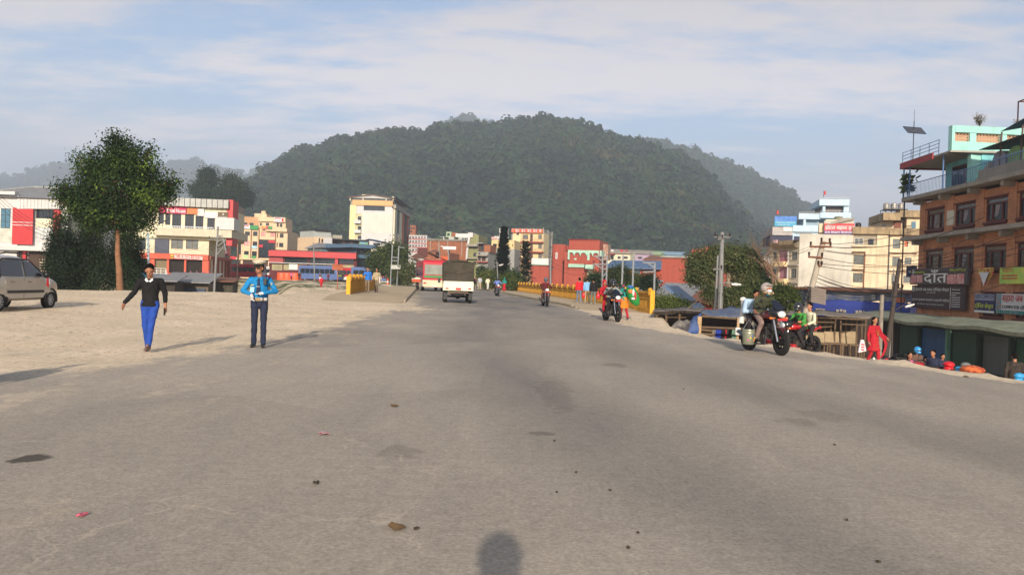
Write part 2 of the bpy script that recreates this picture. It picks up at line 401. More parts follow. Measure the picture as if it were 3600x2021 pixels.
for (x,y,rx,ry,k)in [(80,1152,46,14,.85),(1010,1135,60,18,.25),(1360,1090,36,5,.4),(1545,918,30,6,.3),(2070,1045,60,14,.2),(1170,640,1,1,0),(1395,985,45,40,.22),(2000,1060,50,12,.2),(1250,1190,1,1,0),(2480,940,20,3,.5)]:
    if k==0:continue
    c=G(*C0(x,y));a=G(*C0(x+rx,y));t_=G(*C0(x,y-ry));STAINS.append((float(c[0]),float(c[1]),float(abs(a[0]-c[0])),float(abs(t_[1]-c[1])),k))
GM=ground_material()
sheet('ground',~isroad,GM);sheet('road',isroad,GM)

# ---- hills -------------------------------------------------------------------
def ridge_hill(name,prof,dist,depth,m,base_drop=5,rough=1.0,seed=0,nx=120,ny=40,back=True):
    """prof: (u,v) crest points in photo pixels at distance dist; slope comes towards the camera by depth"""
    us=np.array([p[0]for p in prof],float);
    cr_=np.array([P(p[0],p[1],dist)for p in prof])
    xs=np.linspace(cr_[0,0],cr_[-1,0],nx);zc_=np.interp(xs,cr_[:,0],cr_[:,2])
    V=[];
    ts=np.concatenate([np.linspace(0,1,ny),1+np.linspace(0,.8,ny//2)[1:]])
    for t in ts:
        for i,x in enumerate(xs):
            if t<=1:h=zc_[i]*(1-(1-t)**1.28)if t<1 else zc_[i];yy=dist-depth*(1-t)
            else:h=zc_[i]*(1-((t-1)/.8)**1.6);yy=dist+depth*(t-1)
            w=math.sin(math.pi*min(1,t))if t<=1 else 0
            nn=noise.fractal(Vector((x*.006+seed,yy*.006,seed)),1.0,2.0,4)
            V.append((x*yy/dist,yy+nn*30*w*rough,h+nn*12*w*rough*(h/120)-base_drop*(1-min(1,h/15))))
    n=len(xs);Fs=[(j*n+i,j*n+i+1,(j+1)*n+i+1,(j+1)*n+i)for j in range(len(ts)-1)for i in range(n-1)]
    me=bpy.data.meshes.new(name);me.from_pydata(V,[],Fs);me.materials.append(m);me.polygons.foreach_set('use_smooth',[True]*len(me.polygons))
    o=bpy.data.objects.new(name,me);COL.objects.link(o);tag(o,kind='structure');return o
HM=mat('forest_floor',(58,66,40),1.0,var=.35,scale=.02)
d0=lambda pts,o=0:[C0(p[0],p[1]+o)for p in pts]
hill=ridge_hill('hill',d0([(380,640),(450,600),(520,560),(560,520),(600,492),(640,465),(700,420),(760,388),(860,362),(940,345),(1000,343),(1100,333),(1190,325),(1260,325),(1350,312),(1440,317),(1520,340),(1600,366),(1680,388),(1740,420),(1790,475),(1830,525),(1880,575),(1920,612),(1950,650),(1980,690)],20),900,420,HM,seed=1.3,nx=150,ny=50)
hill2=ridge_hill('hill',d0([(1400,400),(1560,362),(1660,372),(1740,392),(1800,415),(1860,440),(1930,472),(1980,500),(2030,535),(2120,600),(2200,680)],6),1500,600,HM,seed=4.1,nx=90,ny=30)
hill3=ridge_hill('hill',d0([(-400,560),(-200,520),(0,470),(60,450),(130,434),(200,425),(300,440),(420,436),(480,428),(540,438),(620,452),(700,470),(900,520),(1000,560)]),2600,900,mat('far_forest',(52,62,40),1,var=.2,scale=.01),seed=7.7,nx=90,ny=20)
hill4=ridge_hill('hill',d0([(1000,400),(1100,325),(1130,312),(1160,306),(1190,303),(1215,310),(1260,330),(1400,420)],19),1800,400,mat('far_forest',(52,62,40)),seed=9.9,nx=40,ny=16)
hill5=ridge_hill('hill',d0([(2400,700),(2800,640),(3200,600),(3800,560),(4400,600),(5200,700)]),2600,900,mat('far_forest',(52,62,40)),seed=5.7,nx=60,ny=16)

# ---- forest crowns -----------------------------------------------------------
def leafmat(name,c1,c2,c3=None,tr=.25,sc=.25):
    m=bpy.data.materials.new(name);m.use_nodes=True;t=m.node_tree;n=t.nodes;l=t.links.new;b=n['Principled BSDF']
    oi=n.new('ShaderNodeObjectInfo');gi=n.new('ShaderNodeNewGeometry');nz=n.new('ShaderNodeTexNoise');l(gi.outputs['Position'],nz.inputs[0]);nz.inputs['Scale'].default_value=sc;nz.inputs['Detail'].default_value=4
    ads=n.new('ShaderNodeMath');ads.operation='ADD';l(oi.outputs['Random'],ads.inputs[0]);l(gi.outputs['Random Per Island'],ads.inputs[1])
    ad2=n.new('ShaderNodeMath');ad2.operation='ADD';l(ads.outputs[0],ad2.inputs[0]);nm=n.new('ShaderNodeMath');nm.operation='MULTIPLY_ADD';l(nz.outputs[0],nm.inputs[0]);nm.inputs[1].default_value=3.0;nm.inputs[2].default_value=-.75;l(nm.outputs[0],ad2.inputs[1])
    cr_=n.new('ShaderNodeValToRGB');dv=n.new('ShaderNodeMath');dv.operation='DIVIDE';l(ad2.outputs[0],dv.inputs[0]);dv.inputs[1].default_value=3.3;l(dv.outputs[0],cr_.inputs[0])
    e=cr_.color_ramp.elements;e[0].position=.25;e[0].color=(*srgb(c1),1);e[1].position=.72;e[1].color=(*srgb(c2),1)
    if c3:x=e.new(.88);x.color=(*srgb(c3),1)
    l(cr_.outputs[0],b.inputs['Base Color']);b.inputs['Roughness'].default_value=.7;b.inputs['Specular IOR Level'].default_value=.25
    if tr:
        tb=n.new('ShaderNodeBsdfTranslucent');l(cr_.outputs[0],tb.inputs[0]);ms=n.new('ShaderNodeMixShader');ms.inputs[0].default_value=tr
        l(b.outputs[0],ms.inputs[1]);l(tb.outputs[0],ms.inputs[2]);l(ms.outputs[0],n['Material Output'].inputs[0])
    return m
FOREST=leafmat('forest_leaves',(8,26,10),(36,60,26),(62,54,32),tr=.1,sc=.012)
def crown_proto(seed,pine=False):
    r=random.Random(seed);vs=[];fs=[]
    lobes=[(0,0,.62,.42)]+[(r.uniform(-.5,.5),r.uniform(-.5,.5),r.uniform(.25,.85),r.uniform(.2,.36))for _ in range(9)]
    for (cx,cy,cz,rr)in lobes:
        for _ in range(26 if not pine else 22):
            a=r.uniform(0,2*math.pi);zz=r.uniform(-.6,1);q=math.sqrt(max(0,1-zz*zz));k=rr*r.uniform(.75,1.08)
            p=Vector((cx+k*q*math.cos(a),cy+k*q*math.sin(a),cz+k*zz*.8));nn=Vector((q*math.cos(a),q*math.sin(a),zz))+Vector((r.uniform(-.6,.6),r.uniform(-.6,.6),r.uniform(-.3,.8)))
            nn.normalize();u=nn.orthogonal().normalized();u=Matrix.Rotation(r.uniform(0,6.28),3,nn)@ u;w=nn.cross(u);s=r.uniform(.06,.12)
            b=len(vs)
            for (i,j)in ((-1,-.6),(.2,-1),(1,.3),(-.1,1)):vs.append(tuple(p+u*s*i+w*s*j))
            fs.append((b,b+1,b+2,b+3))
        # dark inner mass keeps the crown opaque
    b=MB()
    b.ball((0,0,.55),(.36,.36,.3),7,5)
    k=len(vs);vs+=b.v;fs+=[tuple(k+i for i in f)for f in b.f]
    b=MB();b.tube([(0,0,-.5),(0,0,.5)],.035,4);k=len(vs);vs+=b.v;fs+=[tuple(k+i for i in f)for f in b.f]
    me=bpy.data.meshes.new('crown');me.from_pydata(vs,[],fs);me.materials.append(FOREST);return me
protos=[]
pc=bpy.data.collections.new('forest_crowns')
for i in range(5):
    o=bpy.data.objects.new('forest_crown',crown_proto(100+i));pc.objects.link(o);protos.append(o)
def forest(name,terrain,count,smin,smax,seed,lab,ymaxfrac=1.0,xrange_=None):
    me=terrain.data;n=len(me.polygons);ar=np.zeros(n);me.polygons.foreach_get('area',ar);ce=np.zeros(n*3);me.polygons.foreach_get('center',ce);ce=ce.reshape(-1,3)
    dist=ce[:,1].max();r=np.random.default_rng(seed)
    yc_=np.median(ce[:,1]);w=ar.copy()
    zz=ce[:,2];w[zz<4]=0
    u_=CX+F*ce[:,0]/ce[:,1];w[(u_<-150)|(u_>3750)]=0
    w /= w.sum();idx=r.choice(n,count,p=w)
    co=np.zeros(len(me.vertices)*3);me.vertices.foreach_get('co',co);co=co.reshape(-1,3)
    pts=[]
    for i in idx:
        vv=co[list(me.polygons[i].vertices)];a,b=r.random(2);p=(vv[0]*(1-a)+vv[1]*a)*(1-b)+(vv[3]*(1-a)+vv[2]*a)*b;pts.append(p)
    pm=bpy.data.meshes.new(name);pm.from_pydata([tuple(p)for p in pts],[],[])
    sa=pm.attributes.new('sz','FLOAT','POINT');sa.data.foreach_set('value',np.where(r.random(count)<.62,r.uniform(smin*.7,smin*1.3,count),r.uniform(smin*1.3,smax*1.08,count)).astype(np.float32))
    o=bpy.data.objects.new(name,pm);COL.objects.link(o);tag(o,kind='stuff',label=lab)
    ng=bpy.data.node_groups.new(name,'GeometryNodeTree');ng.interface.new_socket('Geometry',in_out='INPUT',socket_type='NodeSocketGeometry');ng.interface.new_socket('Geometry',in_out='OUTPUT',socket_type='NodeSocketGeometry')
    N_=ng.nodes;gi=N_.new('NodeGroupInput');go=N_.new('NodeGroupOutput');ci=N_.new('GeometryNodeCollectionInfo');ci.inputs['Collection'].default_value=pc
    ci.inputs['Separate Children'].default_value=True;ci.inputs['Reset Children'].default_value=True
    ip=N_.new('GeometryNodeInstanceOnPoints');ip.inputs['Pick Instance'].default_value=True
    rv=N_.new('FunctionNodeRandomValue');rv.data_type='FLOAT_VECTOR';rv.inputs[0].default_value=(0,0,0);rv.inputs[1].default_value=(.12,.12,6.28)
    na=N_.new('GeometryNodeInputNamedAttribute');na.data_type='FLOAT';na.inputs[0].default_value='sz'
    rz_=N_.new('FunctionNodeRandomValue');rz_.data_type='FLOAT_VECTOR';rz_.inputs[0].default_value=(.85,.85,.7);rz_.inputs[1].default_value=(1.15,1.15,1.2)
    vm=N_.new('ShaderNodeVectorMath');vm.operation='SCALE';k=ng.links.new
    k(rz_.outputs[0],vm.inputs[0]);k(na.outputs[0],vm.inputs['Scale'])
    k(gi.outputs[0],ip.inputs['Points']);k(ci.outputs[0],ip.inputs['Instance']);k(rv.outputs[0],ip.inputs['Rotation']);k(vm.outputs[0],ip.inputs['Scale']);k(ip.outputs[0],go.inputs[0])
    md=o.modifiers.new('forest','NODES');md.node_group=ng
    return o
forest('forest',hill,11500,8,17,5,'dense dark green forest covering the big rounded hill')
forest('forest',hill2,4200,13,22,6,'hazy forest on the ridge behind the right shoulder of the hill')
forest('forest',hill3,1500,22,36,8,'blue hazed forest on the low far ridge at left')
forest('forest',hill4,500,20,30,9,'blue hazed trees on the far peak behind the hill top')

# ---- haze --------------------------------------------------------------------
hb=MB();hb.box(-5000,5000,-1800,5800,-8,420)
hm=bpy.data.materials.new('haze_air');hm.use_nodes=True;hm.node_tree.nodes.remove(hm.node_tree.nodes['Principled BSDF'])
pv=hm.node_tree.nodes.new('ShaderNodeVolumePrincipled');pv.inputs['Color'].default_value=(.68,.77,.90,1);pv.inputs['Density'].default_value=0.00046;pv.inputs['Anisotropy'].default_value=0.1
hm.node_tree.links.new(pv.outputs[0],hm.node_tree.nodes['Material Output'].inputs['Volume'])
ho=hb.build('haze',hm);tag(ho,'thin blue morning haze over the whole valley',kind='stuff')
# ================================================================== BUILDING HELPERS
def text_mesh(s):
    import re;s=re.sub('((?:[\u0915-\u0939]\u094d)*[\u0915-\u0939])\u093f','\u093f\\1',s)     # the short i is drawn before its consonant
    cu=bpy.data.curves.new('t','FONT');cu.body=s;cu.resolution_u=2;cu.extrude=0.0
    o=bpy.data.objects.new('t',cu);COL.objects.link(o)
    me=bpy.data.meshes.new_from_object(o.evaluated_get(bpy.context.evaluated_depsgraph_get()))
    V=np.zeros(len(me.vertices)*3);me.vertices.foreach_get('co',V);V=V.reshape(-1,3)
    fs=[tuple(p.vertices)for p in me.polygons]
    bpy.data.objects.remove(o);bpy.data.curves.remove(cu);bpy.data.meshes.remove(me)
    return V,fs
def lettering(s,F_,s0,s1,z0,z1,d,m,parent,off,slant=0.0,bold=0.0,name='lettering'):
    """text fitted into the rectangle s0..s1, z0..z1 of a facade plane, d proud of it"""
    try:V,fs=text_mesh(s)
    except Exception:return None
    if not len(V):return None
    a,b=V[:,0].min(),V[:,0].max();c,e=V[:,1].min(),V[:,1].max()
    S=s0+(V[:,0]-a)/(b-a+1e-9)*(s1-s0);Z=z0+(V[:,1]-c)/(e-c+1e-9)*(z1-z0)+slant*(S-s0)
    mb=MB(off);n=len(V);th=0.012
    vs=[F_.pt(S[i],Z[i],d+th)for i in range(n)]
    mb.v=[tuple(v)for v in vs];mb.f=fs
    if bold:
        k=len(mb.v)
        for i in range(n):mb.v.append(tuple(F_.pt(S[i]+bold,Z[i],d+th+.003)))
        mb.f=mb.f+[tuple(k+i for i in f)for f in fs]
    return mb.build(name,m,parent)
class House:
    def __init__(s,name,label,C,xl,xr,yref,YL,YR,z0,ytop,depth,m,group=None,cat='building',ztop=None,Fc=None):
        s.C=C;s.F=Fc or fac_px(C,(xl,yref),(xr,yref),YL,YR,z0);s.z0=z0;s.m=m;s.depth=depth
        s.zt=ztop if ztop is not None else s.F.sz(*C((xl+xr)/2,ytop))[1]
        mid=(s.F.A+s.F.B)/2-s.F.n*depth/2;s.off=np.array((mid[0],mid[1],z0))
        s.root=empty(name,s.off,label=label,cat=cat,group=group)
        s.holes=[];s.W={}
    def mb(s):return MB(s.off)
    def px(s,*r):return s.F.rect(s.C,*r)
    def win(s,rects,frame,pane,nx=2,ny=1,F_=None,rec=.14,fw=.06,sill=None,label=None,m_px=True):
        F_=F_ or s.F
        for r in rects:
            a,b,c,e=F_.rect(s.C,*r)if m_px else r
            if F_ is s.F:s.holes.append((a,b,c,e))
            key=None
            mb=s.mb();d1=-rec+.03;d0=-rec-.05
            mb.fac(F_,a,a+fw,c,e,d0,d1);mb.fac(F_,b-fw,b,c,e,d0,d1);mb.fac(F_,a+fw,b-fw,e-fw,e,d0,d1);mb.fac(F_,a+fw,b-fw,c,c+fw,d0,d1)
            for i in range(1,nx):
                q=a+(b-a)*i/nx;mb.fac(F_,q-fw*.4,q+fw*.4,c+fw,e-fw,d0,d1-.004)
            for i in range(1,ny):
                q=c+(e-c)*(i/ny if ny>2 else .68);mb.fac(F_,a+fw,b-fw,q-fw*.4,q+fw*.4,d0,d1-.008)
            w=mb.build('window',frame,s.root)
            p=s.mb();p.fac(F_,a+fw*.5,b-fw*.5,c+fw*.5,e-fw*.5,d0-.004,d0+.012);p.build('pane',pane if not isinstance(pane,list)else random.choice(pane),w)
            if sill:
                q=s.mb();q.fac(F_,a-.1,b+.1,c-.1,c,-rec,.1);q.build('sill',sill,w)
        return s
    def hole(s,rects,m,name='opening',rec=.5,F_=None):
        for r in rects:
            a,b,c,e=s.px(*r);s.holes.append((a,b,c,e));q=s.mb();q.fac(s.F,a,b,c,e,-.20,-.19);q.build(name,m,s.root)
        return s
    def part(s,name,r,m,d0=0.0,d1=.12,F_=None,px=True,bevel=0,label=None,parent=None):
        F_=F_ or s.F;a,b,c,e=F_.rect(s.C,*r)if px else r
        q=s.mb();q.fac(F_,a,b,c,e,d0,d1);o=q.build(name,m,parent or s.root,bevel=bevel)
        if label:o['label']=label
        return o
    def sign(s,r,m,texts=(),d0=.02,d1=.14,F_=None,frame=None,px=True,label=None):
        F_=F_ or s.F;a,b,c,e=F_.rect(s.C,*r)if px else r
        q=s.mb();q.fac(F_,a,b,c,e,d0,d1);o=q.build('sign_board',m,s.root)
        if label:o['label']=label
        for t in texts:
            (st,x0,x1,y0,y1,tm)=t[:6];bold=t[6]if len(t)>6 else 0
            lettering(st,F_,a+(b-a)*x0,a+(b-a)*x1,c+(e-c)*y0,c+(e-c)*y1,d1,tm,o,s.off,bold=bold)
        return o
    def rail(s,r,m,d=.9,F_=None,nb=10,posts=3,bars=0,px=True,name='balcony_railing'):
        F_=F_ or s.F;a,b,c,e=F_.rect(s.C,*r)if px else r
        q=s.mb();q.fac(F_,a,b,e-.05,e,d-.03,d+.03)
        for i in range(nb+1):
            x=a+(b-a)*i/nb;q.fac(F_,x-.02,x+.02,c,e-.05,d-.02,d+.02)
        for i in range(bars):
            z=c+(e-c)*(i+.5)/bars;q.fac(F_,a,b,z-.02,z+.02,d-.021,d+.021)
        return q.build(name,m,s.root)
    def done(s,body=None,roof=None,over=.25,rh=.2,backmat=None):
        F_=s.F;w=F_.w
        hs=[(max(0.02,a),min(w-.02,b),max(s.z0+.01,c),min(s.zt-.02,e))for a,b,c,e in s.holes];hs=[h for h in hs if h[1]>h[0]and h[3]>h[2]]
        ss=sorted(set([0,w]+[h[0]for h in hs]+[h[1]for h in hs]));zs=sorted(set([s.z0-1.5,s.zt]+[h[2]for h in hs]+[h[3]for h in hs]))
        mb=s.mb()
        for j in range(len(zs)-1):
            i=0
            while i<len(ss)-1:
                if any(h[0]-1e-6<=(ss[i]+ss[i+1])/2<=h[1]+1e-6 and h[2]<=(zs[j]+zs[j+1])/2<=h[3]for h in hs):i+=1;continue
                k=i
                while k+1<len(ss)-1 and not any(h[0]<=(ss[k+1]+ss[k+2])/2<=h[1]and h[2]<=(zs[j]+zs[j+1])/2<=h[3]for h in hs):k+=1
                mb.quad(F_.pt(ss[i],zs[j]),F_.pt(ss[k+1],zs[j]),F_.pt(ss[k+1],zs[j+1]),F_.pt(ss[i],zs[j+1]));i=k+1
        for a,b,c,e in hs:
            r=-.22
            mb.quad(F_.pt(a,c),F_.pt(a,e),F_.pt(a,e,r),F_.pt(a,c,r));mb.quad(F_.pt(b,c),F_.pt(b,c,r),F_.pt(b,e,r),F_.pt(b,e))
            mb.quad(F_.pt(a,c),F_.pt(a,c,r),F_.pt(b,c,r),F_.pt(b,c));mb.quad(F_.pt(a,e),F_.pt(b,e),F_.pt(b,e,r),F_.pt(a,e,r))
        mb.fac(F_,0,.01,s.z0-1.5,s.zt-.003,-.22,-.003);mb.fac(F_,w-.01,w,s.z0-1.5,s.zt-.003,-.22,-.003)
        mb.build('front_wall',s.m,s.root)
        q=s.mb();q.fac(F_,0,w,s.z0-1.5,s.zt-.006,-s.depth,-.224);q.build('wall',body or s.m,s.root)
        if roof:
            q=s.mb();q.fac(F_,-over,w+over,s.zt,s.zt+rh,-s.depth-over,over);q.build('roof_slab',roof,s.root)
        return s
    def tank(s,a,d,z,r,h,m,name='water_tank',stand=.0):
        p=s.F.pt(a,z,-d);t=MB((p[0],p[1],z));t.lathe((p[0],p[1],z+stand),[(r*.96,0),(r,.06*h),(r,.3*h),(r*1.03,.33*h),(r,.36*h),(r,.62*h),(r*1.03,.65*h),(r,.68*h),(r,.85*h),(r*.72,.95*h),(r*.3,.97*h),(r*.3,h)],14)
        if stand:
            for sx in (-1,1):
                for sy in (-1,1):t.tube([(p[0]+sx*r*.6,p[1]+sy*r*.6,z),(p[0]+sx*r*.6,p[1]+sy*r*.6,z+stand)],.04,4)
        return t.build(name,m,None,smooth=True,loc=(p[0],p[1],z))
def side_to(F_,C,x,y):
    d=ray(*C(x,y))[:2];B=F_.B;m=-F_.n
    A_=np.array([[d[0],-m[0]],[d[1],-m[1]]]);k,t=np.linalg.solve(A_,B);t=min(max(t,2.0),45.0)
    return Fac(B,B+m*t,F_.z0)
def thing_tank(H,lab,*a,**k):
    o=H.tank(*a,**k);tag(o,lab,'water tank');return o
# flat colours of the town
CREAM=mat('cream_render',(208,200,172),.85,streak=.12);PEACH=mat('peach_render',(208,180,146),.85,streak=.15);PEACH2=mat('pale_peach_render',(212,190,158),.88,var=.15,scale=.7,streak=.45)
PEACHD=mat('stained_parapet_render',(150,130,100),.9,var=.3,scale=1.2,streak=.6)
ORANGE=mat('orange_cladding',(190,70,36),.5);ORANGED=mat('dull_orange_cladding',(156,78,56),.6);REDP=mat('bright_red_panel',(176,40,42),.5,var=.06);REDD=mat('dark_red_cladding',(150,50,50),.55)
MAGENTA=mat('magenta_print',(180,25,75),.6,var=.04);GREYP=mat('light_grey_panel',(165,165,158),.6,streak=.25);BROWNP=mat('brown_sign_panel',(92,78,55),.6)
SLATE=mat('slate_blue_panel',(62,66,82),.6);BRICKR=mat('red_painted_brick',(154,72,56),.88,var=.1,scale=3,bump=.4,bscale=8,streak=.25);MINT=mat('mint_trim',(160,195,175),.8,streak=.1)
BRICKB=mat('raw_brick_wall',(140,88,62),.92,var=.25,scale=2,bump=.5,bscale=6,streak=.2);OLIVE=mat('olive_render',(128,128,88),.9,streak=.3);GREYW=mat('grey_cement_render',(140,140,135),.92,var=.14,streak=.3)
YELLOW=mat('yellow_render',(212,192,148),.85,streak=.1);TINB=mat('blue_tin_roof',(82,108,142),.5,var=.12,streak=.1);TING=mat('grey_tin_roof',(128,128,128),.5,var=.2,streak=.3);RUST=mat('rusty_tin',(120,78,58),.8,var=.3,scale=2)
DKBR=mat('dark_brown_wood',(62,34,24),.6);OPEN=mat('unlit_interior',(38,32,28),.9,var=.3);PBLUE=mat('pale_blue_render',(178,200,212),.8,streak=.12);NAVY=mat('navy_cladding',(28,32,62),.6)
SIGNW=mat('white_sign_print',(200,198,195),.6,var=.04);INKR=mat('red_ink',(180,30,40),.6,var=.03);INKB=mat('black_ink',(25,25,30),.6,var=.03);INKG=mat('green_print',(50,130,70),.6,var=.05);INKBL=mat('blue_print',(50,95,165),.6,var=.05)
YELP=mat('yellow_print',(205,185,60),.6,var=.06);SALMON=mat('salmon_render',(200,110,80),.85);LILAC=mat('lilac_render',(165,145,165),.85,streak=.1)
# ================================================================== LEFT SIDE BUILDINGS
# --- white and red shop building at the far left
H=House('shop_building','white shop building with red panel and grey hipped roof at the far left edge',C1,-420,520,800,115,115.5,0.3,560,16,WHITE)
H.part('window_tower',(-60,540,150,1110),WHITE,0.02,.5)
t=H.part('window',(24,645,96,795),DARKM,.5,.55)
for i in range(2):
    for j in range(3):
        H.part('pane',(27+i*36,648+j*49,58+i*36,693+j*49),GLASSB,.555,.57,parent=t)
H.part('mural_panel',(20,797,110,905),mat('pale_mural_print',(185,185,170),.7,var=.3,scale=1.2),.5,.56)
H.part('red_panel',(114,640,271,920),REDP,.5,.62)
for y in (751,773):H.part('white_band',(116,y-2,271,y+3),WHITE,.62,.66)
H.win([(277,652,420,720)],DARKM,GLASS,3)
H.part('cream_panel',(277,722,470,788),CREAM,.0,.06);H.part('poster',(272,790,341,890),mat('grey_poster_print',(180,182,180),.6,var=.35,scale=2.2),.02,.08);H.part('poster',(344,790,412,890),mat('grey_poster_print',(180,182,180)),.02,.08)
H.part('red_panel',(414,650,470,940),REDP,0,.2)
for i in range(12):H.part('fascia_panel',(152+i*27,562,177+i*27,648),WHITE,.1,.7)
H.part('ledge',(-420,926,520,962),WHITE,0,1.3)
H.hole([(-200,966,-60,1180),(-40,966,180,1180),(215,966,500,1180)],mat('brown_shop_interior',(70,52,42),.9,var=.3))
H.part('red_column',(188,962,212,1180),REDP,0,.5)
for k in range(5):H.part('shutter_slat',(300,1035+k*22,470,1040+k*22),CREAM,-.15,-.1)
H.done()
# hipped roof
F_=H.F;zt=H.zt;q=H.mb();a0,a1=F_.sz(*C1(-300,560))[0],F_.sz(*C1(520,560))[0];ap=F_.sz(*C1(180,455));zr=ap[1]
pts=[F_.pt(a0,zt+.02,1.2),F_.pt(a1,zt+.02,1.2),F_.pt(a1,zt+.02,-16),F_.pt(a0,zt+.02,-16),F_.pt(ap[0]-2.5,zr+.3,-7),F_.pt(ap[0]+3.0,zr+.3,-7)]
q.add(pts,[(0,1,5,4),(1,2,5),(2,3,4,5),(3,0,4),(0,3,2,1)]);q.build('roof',TING,H.root)
q=H.mb()
for (i,j)in ((0,4),(1,5),(4,5)):q.tube([pts[i]+(0,0,.05),pts[j]+(0,0,.05)],.09,5)
q.build('ridge_cap',GREYP,H.root)
H.part('sign_board',(-40,515,152,540),WHITE,.2,1.2)

# --- burger house block
Z0=0.6
H=House('restaurant_building','cream three storey corner building with orange burger restaurant on the ground floor',C2,-260,737,750,112,114,Z0,625,12,CREAM)
# lower two storeys
H.win([(320,672,452,802),(484,675,620,806)],mat('brown_window_frame',(110,92,66),.6),GLASS2,2,1,sill=CREAM)
H.part('slate_panel',(143,650,297,850),SLATE,0,.25)
H.win([(-60,690,40,810)],DARKM,GLASS,2)
H.part('orange_fascia',(-262,852,738,912),ORANGE,.0,.55)
a,b,c,e=H.px(366,870,678,912);lo=H.part('sign_board',(318,862,690,915),ORANGE,.55,.62)
lettering('RG BURGER HOUSE',H.F,a,b,c,e,.62,SIGNW,lo,H.off,slant=-.03,bold=.06)
for k,(mm,y0,y1)in enumerate([(YELP,868,882),(DKBR,883,888),(YELP,889,892),(DKBR,893,897),(YELP,898,904)]):H.part('burger_logo',(326,y0,357,y1),mm,.62,.66,parent=lo)
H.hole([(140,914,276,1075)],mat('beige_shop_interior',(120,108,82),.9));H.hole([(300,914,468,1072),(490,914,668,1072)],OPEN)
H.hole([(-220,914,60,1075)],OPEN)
for x0,x1 in ((276,300),(468,490),(668,738),(80,140)):H.part('orange_column',(x0,912,x1,1100),ORANGE,.0,.3)
H.part('orange_sill',(296,1072,668,1096),ORANGE,0,.3)
H.part('green_plinth',(296,1096,738,1150),mat('dark_green_plinth',(52,66,48),.9),0,.5);H.part('blue_plinth',(-200,1070,272,1150),mat('blue_banner_print',(45,95,130),.7),0,1.2)
H.done()
BH=H
# side wall running back
S=House('','',C2,0,1,0,1,1,Z0,0,9,mat('grey_render_side',(150,146,132),.85,streak=.2),Fc=Fac(H.F.B,P(*C2(985,800),139),Z0),ztop=H.zt)if False else None
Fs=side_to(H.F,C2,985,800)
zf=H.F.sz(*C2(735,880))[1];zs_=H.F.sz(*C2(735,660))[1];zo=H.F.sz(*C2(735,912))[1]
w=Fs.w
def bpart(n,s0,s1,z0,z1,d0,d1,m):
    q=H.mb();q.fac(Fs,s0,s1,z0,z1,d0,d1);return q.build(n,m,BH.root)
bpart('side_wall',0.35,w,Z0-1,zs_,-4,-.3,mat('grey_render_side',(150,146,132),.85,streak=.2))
bpart('orange_fascia',0.02,w,zo,zf,-.3,.3,ORANGED)
for i in range(6):bpart('orange_column',w*(i/5.6)+.02,w*(i/5.6)+.8,Z0-.5,zo,-.3,.2,ORANGED)
for i in range(5):bpart('shop_glass',w*(i/5.6)+.9,w*((i+1)/5.6)-.05,Z0-.2,zo-.1,-.25,-.2,GLASSB if i==0 else GLASS)
for i in range(6):bpart('glass_bay',w*(i/6)+.4,w*((i+1)/6)-.2,zf+.3,zs_-.3,-.28,-.2,GLASS2 if i%2 else GLASSB)
# upper storey, wider
U=House('','',C2,-260,962,500,111.6,113.9,zs_,430,12,CREAM,ztop=None)
bpy.data.objects.remove(U.root);U.root=H.root;U.off=H.off;U.z0=U.F.sz(*C2(500,640))[1]
U.win([(180,385,240,525),(255,395,312,537),(330,405,430,606),(472,422,571,610),(588,435,676,612),(718,452,802,615),(820,470,878,612)],DARKM,GLASS,2)
q=U.F;z0s=U.F.sz(*C2(500,650))[1]
mb=U.mb();z1s=U.F.sz(*C2(500,612))[1]
mb.fac(U.F,U.F.sz(*C2(150,640))[0],U.F.w+.6,zs_-.2,zs_+.9,-12,1.1);mb.build('floor_slab',mat('stained_ledge',(190,182,160),.9,streak=.3),H.root)
U.z0=zs_+.9;U.zt=U.F.sz(*C2(600,345))[1]
U.done();
U.rail((325,560,800,612),STEEL,d=.9,nb=18,bars=3)
# parapet of grey panels
zp0,zp1=U.zt,U.F.sz(*C2(640,262))[1]
n=20
for i in range(n):
    q=U.mb();q.fac(U.F,U.F.w*i/n+.04,U.F.w*(i+1)/n-.04,zp0+.02,zp1+.1,-1,.9);q.build('parapet_panel',GREYP,H.root)
mb=U.mb();mb.fac(U.F,0,U.F.w,zp0,zp0+1.0,-12,-1.05);mb.build('roof_slab',CONC,H.root)
mb=U.mb();mb.fac(U.F,U.F.w-.3,U.F.w+.5,zs_-1.3,zp1+.2,-4,.2);mb.build('red_fin',REDP,H.root)
mb=U.mb();mb.fac(U.F,U.F.w-1.6,U.F.w+.9,zs_+.9,zs_+2.6,-3,1.3);mb.build('corner_balcony',WHITE,H.root)
U.sign((188,322,492,412),MAGENTA,[('Facial House',.30,.97,.12,.62,SIGNW,.04)],d0=.05,d1=.3)
U.sign((498,352,616,418),mat('orange_print',(200,110,60),.6),(),d0=.05,d1=.28);U.sign((618,362,688,440),SIGNW,[('9',.12,.28,.3,.75,INKB)],d0=.05,d1=.28)
U.sign((690,395,838,462),SIGNW,(),d0=.05,d1=.2);U.sign((842,398,952,474),BROWNP,[('STARSMART',.06,.95,.1,.34,SIGNW),('★',.42,.62,.52,.9,SIGNW)],d0=.05,d1=.34)
for x in (255,318):
    o=U.part('air_conditioner',(x,582,x+46,622),GREYP,.6,1.0,bevel=.03)
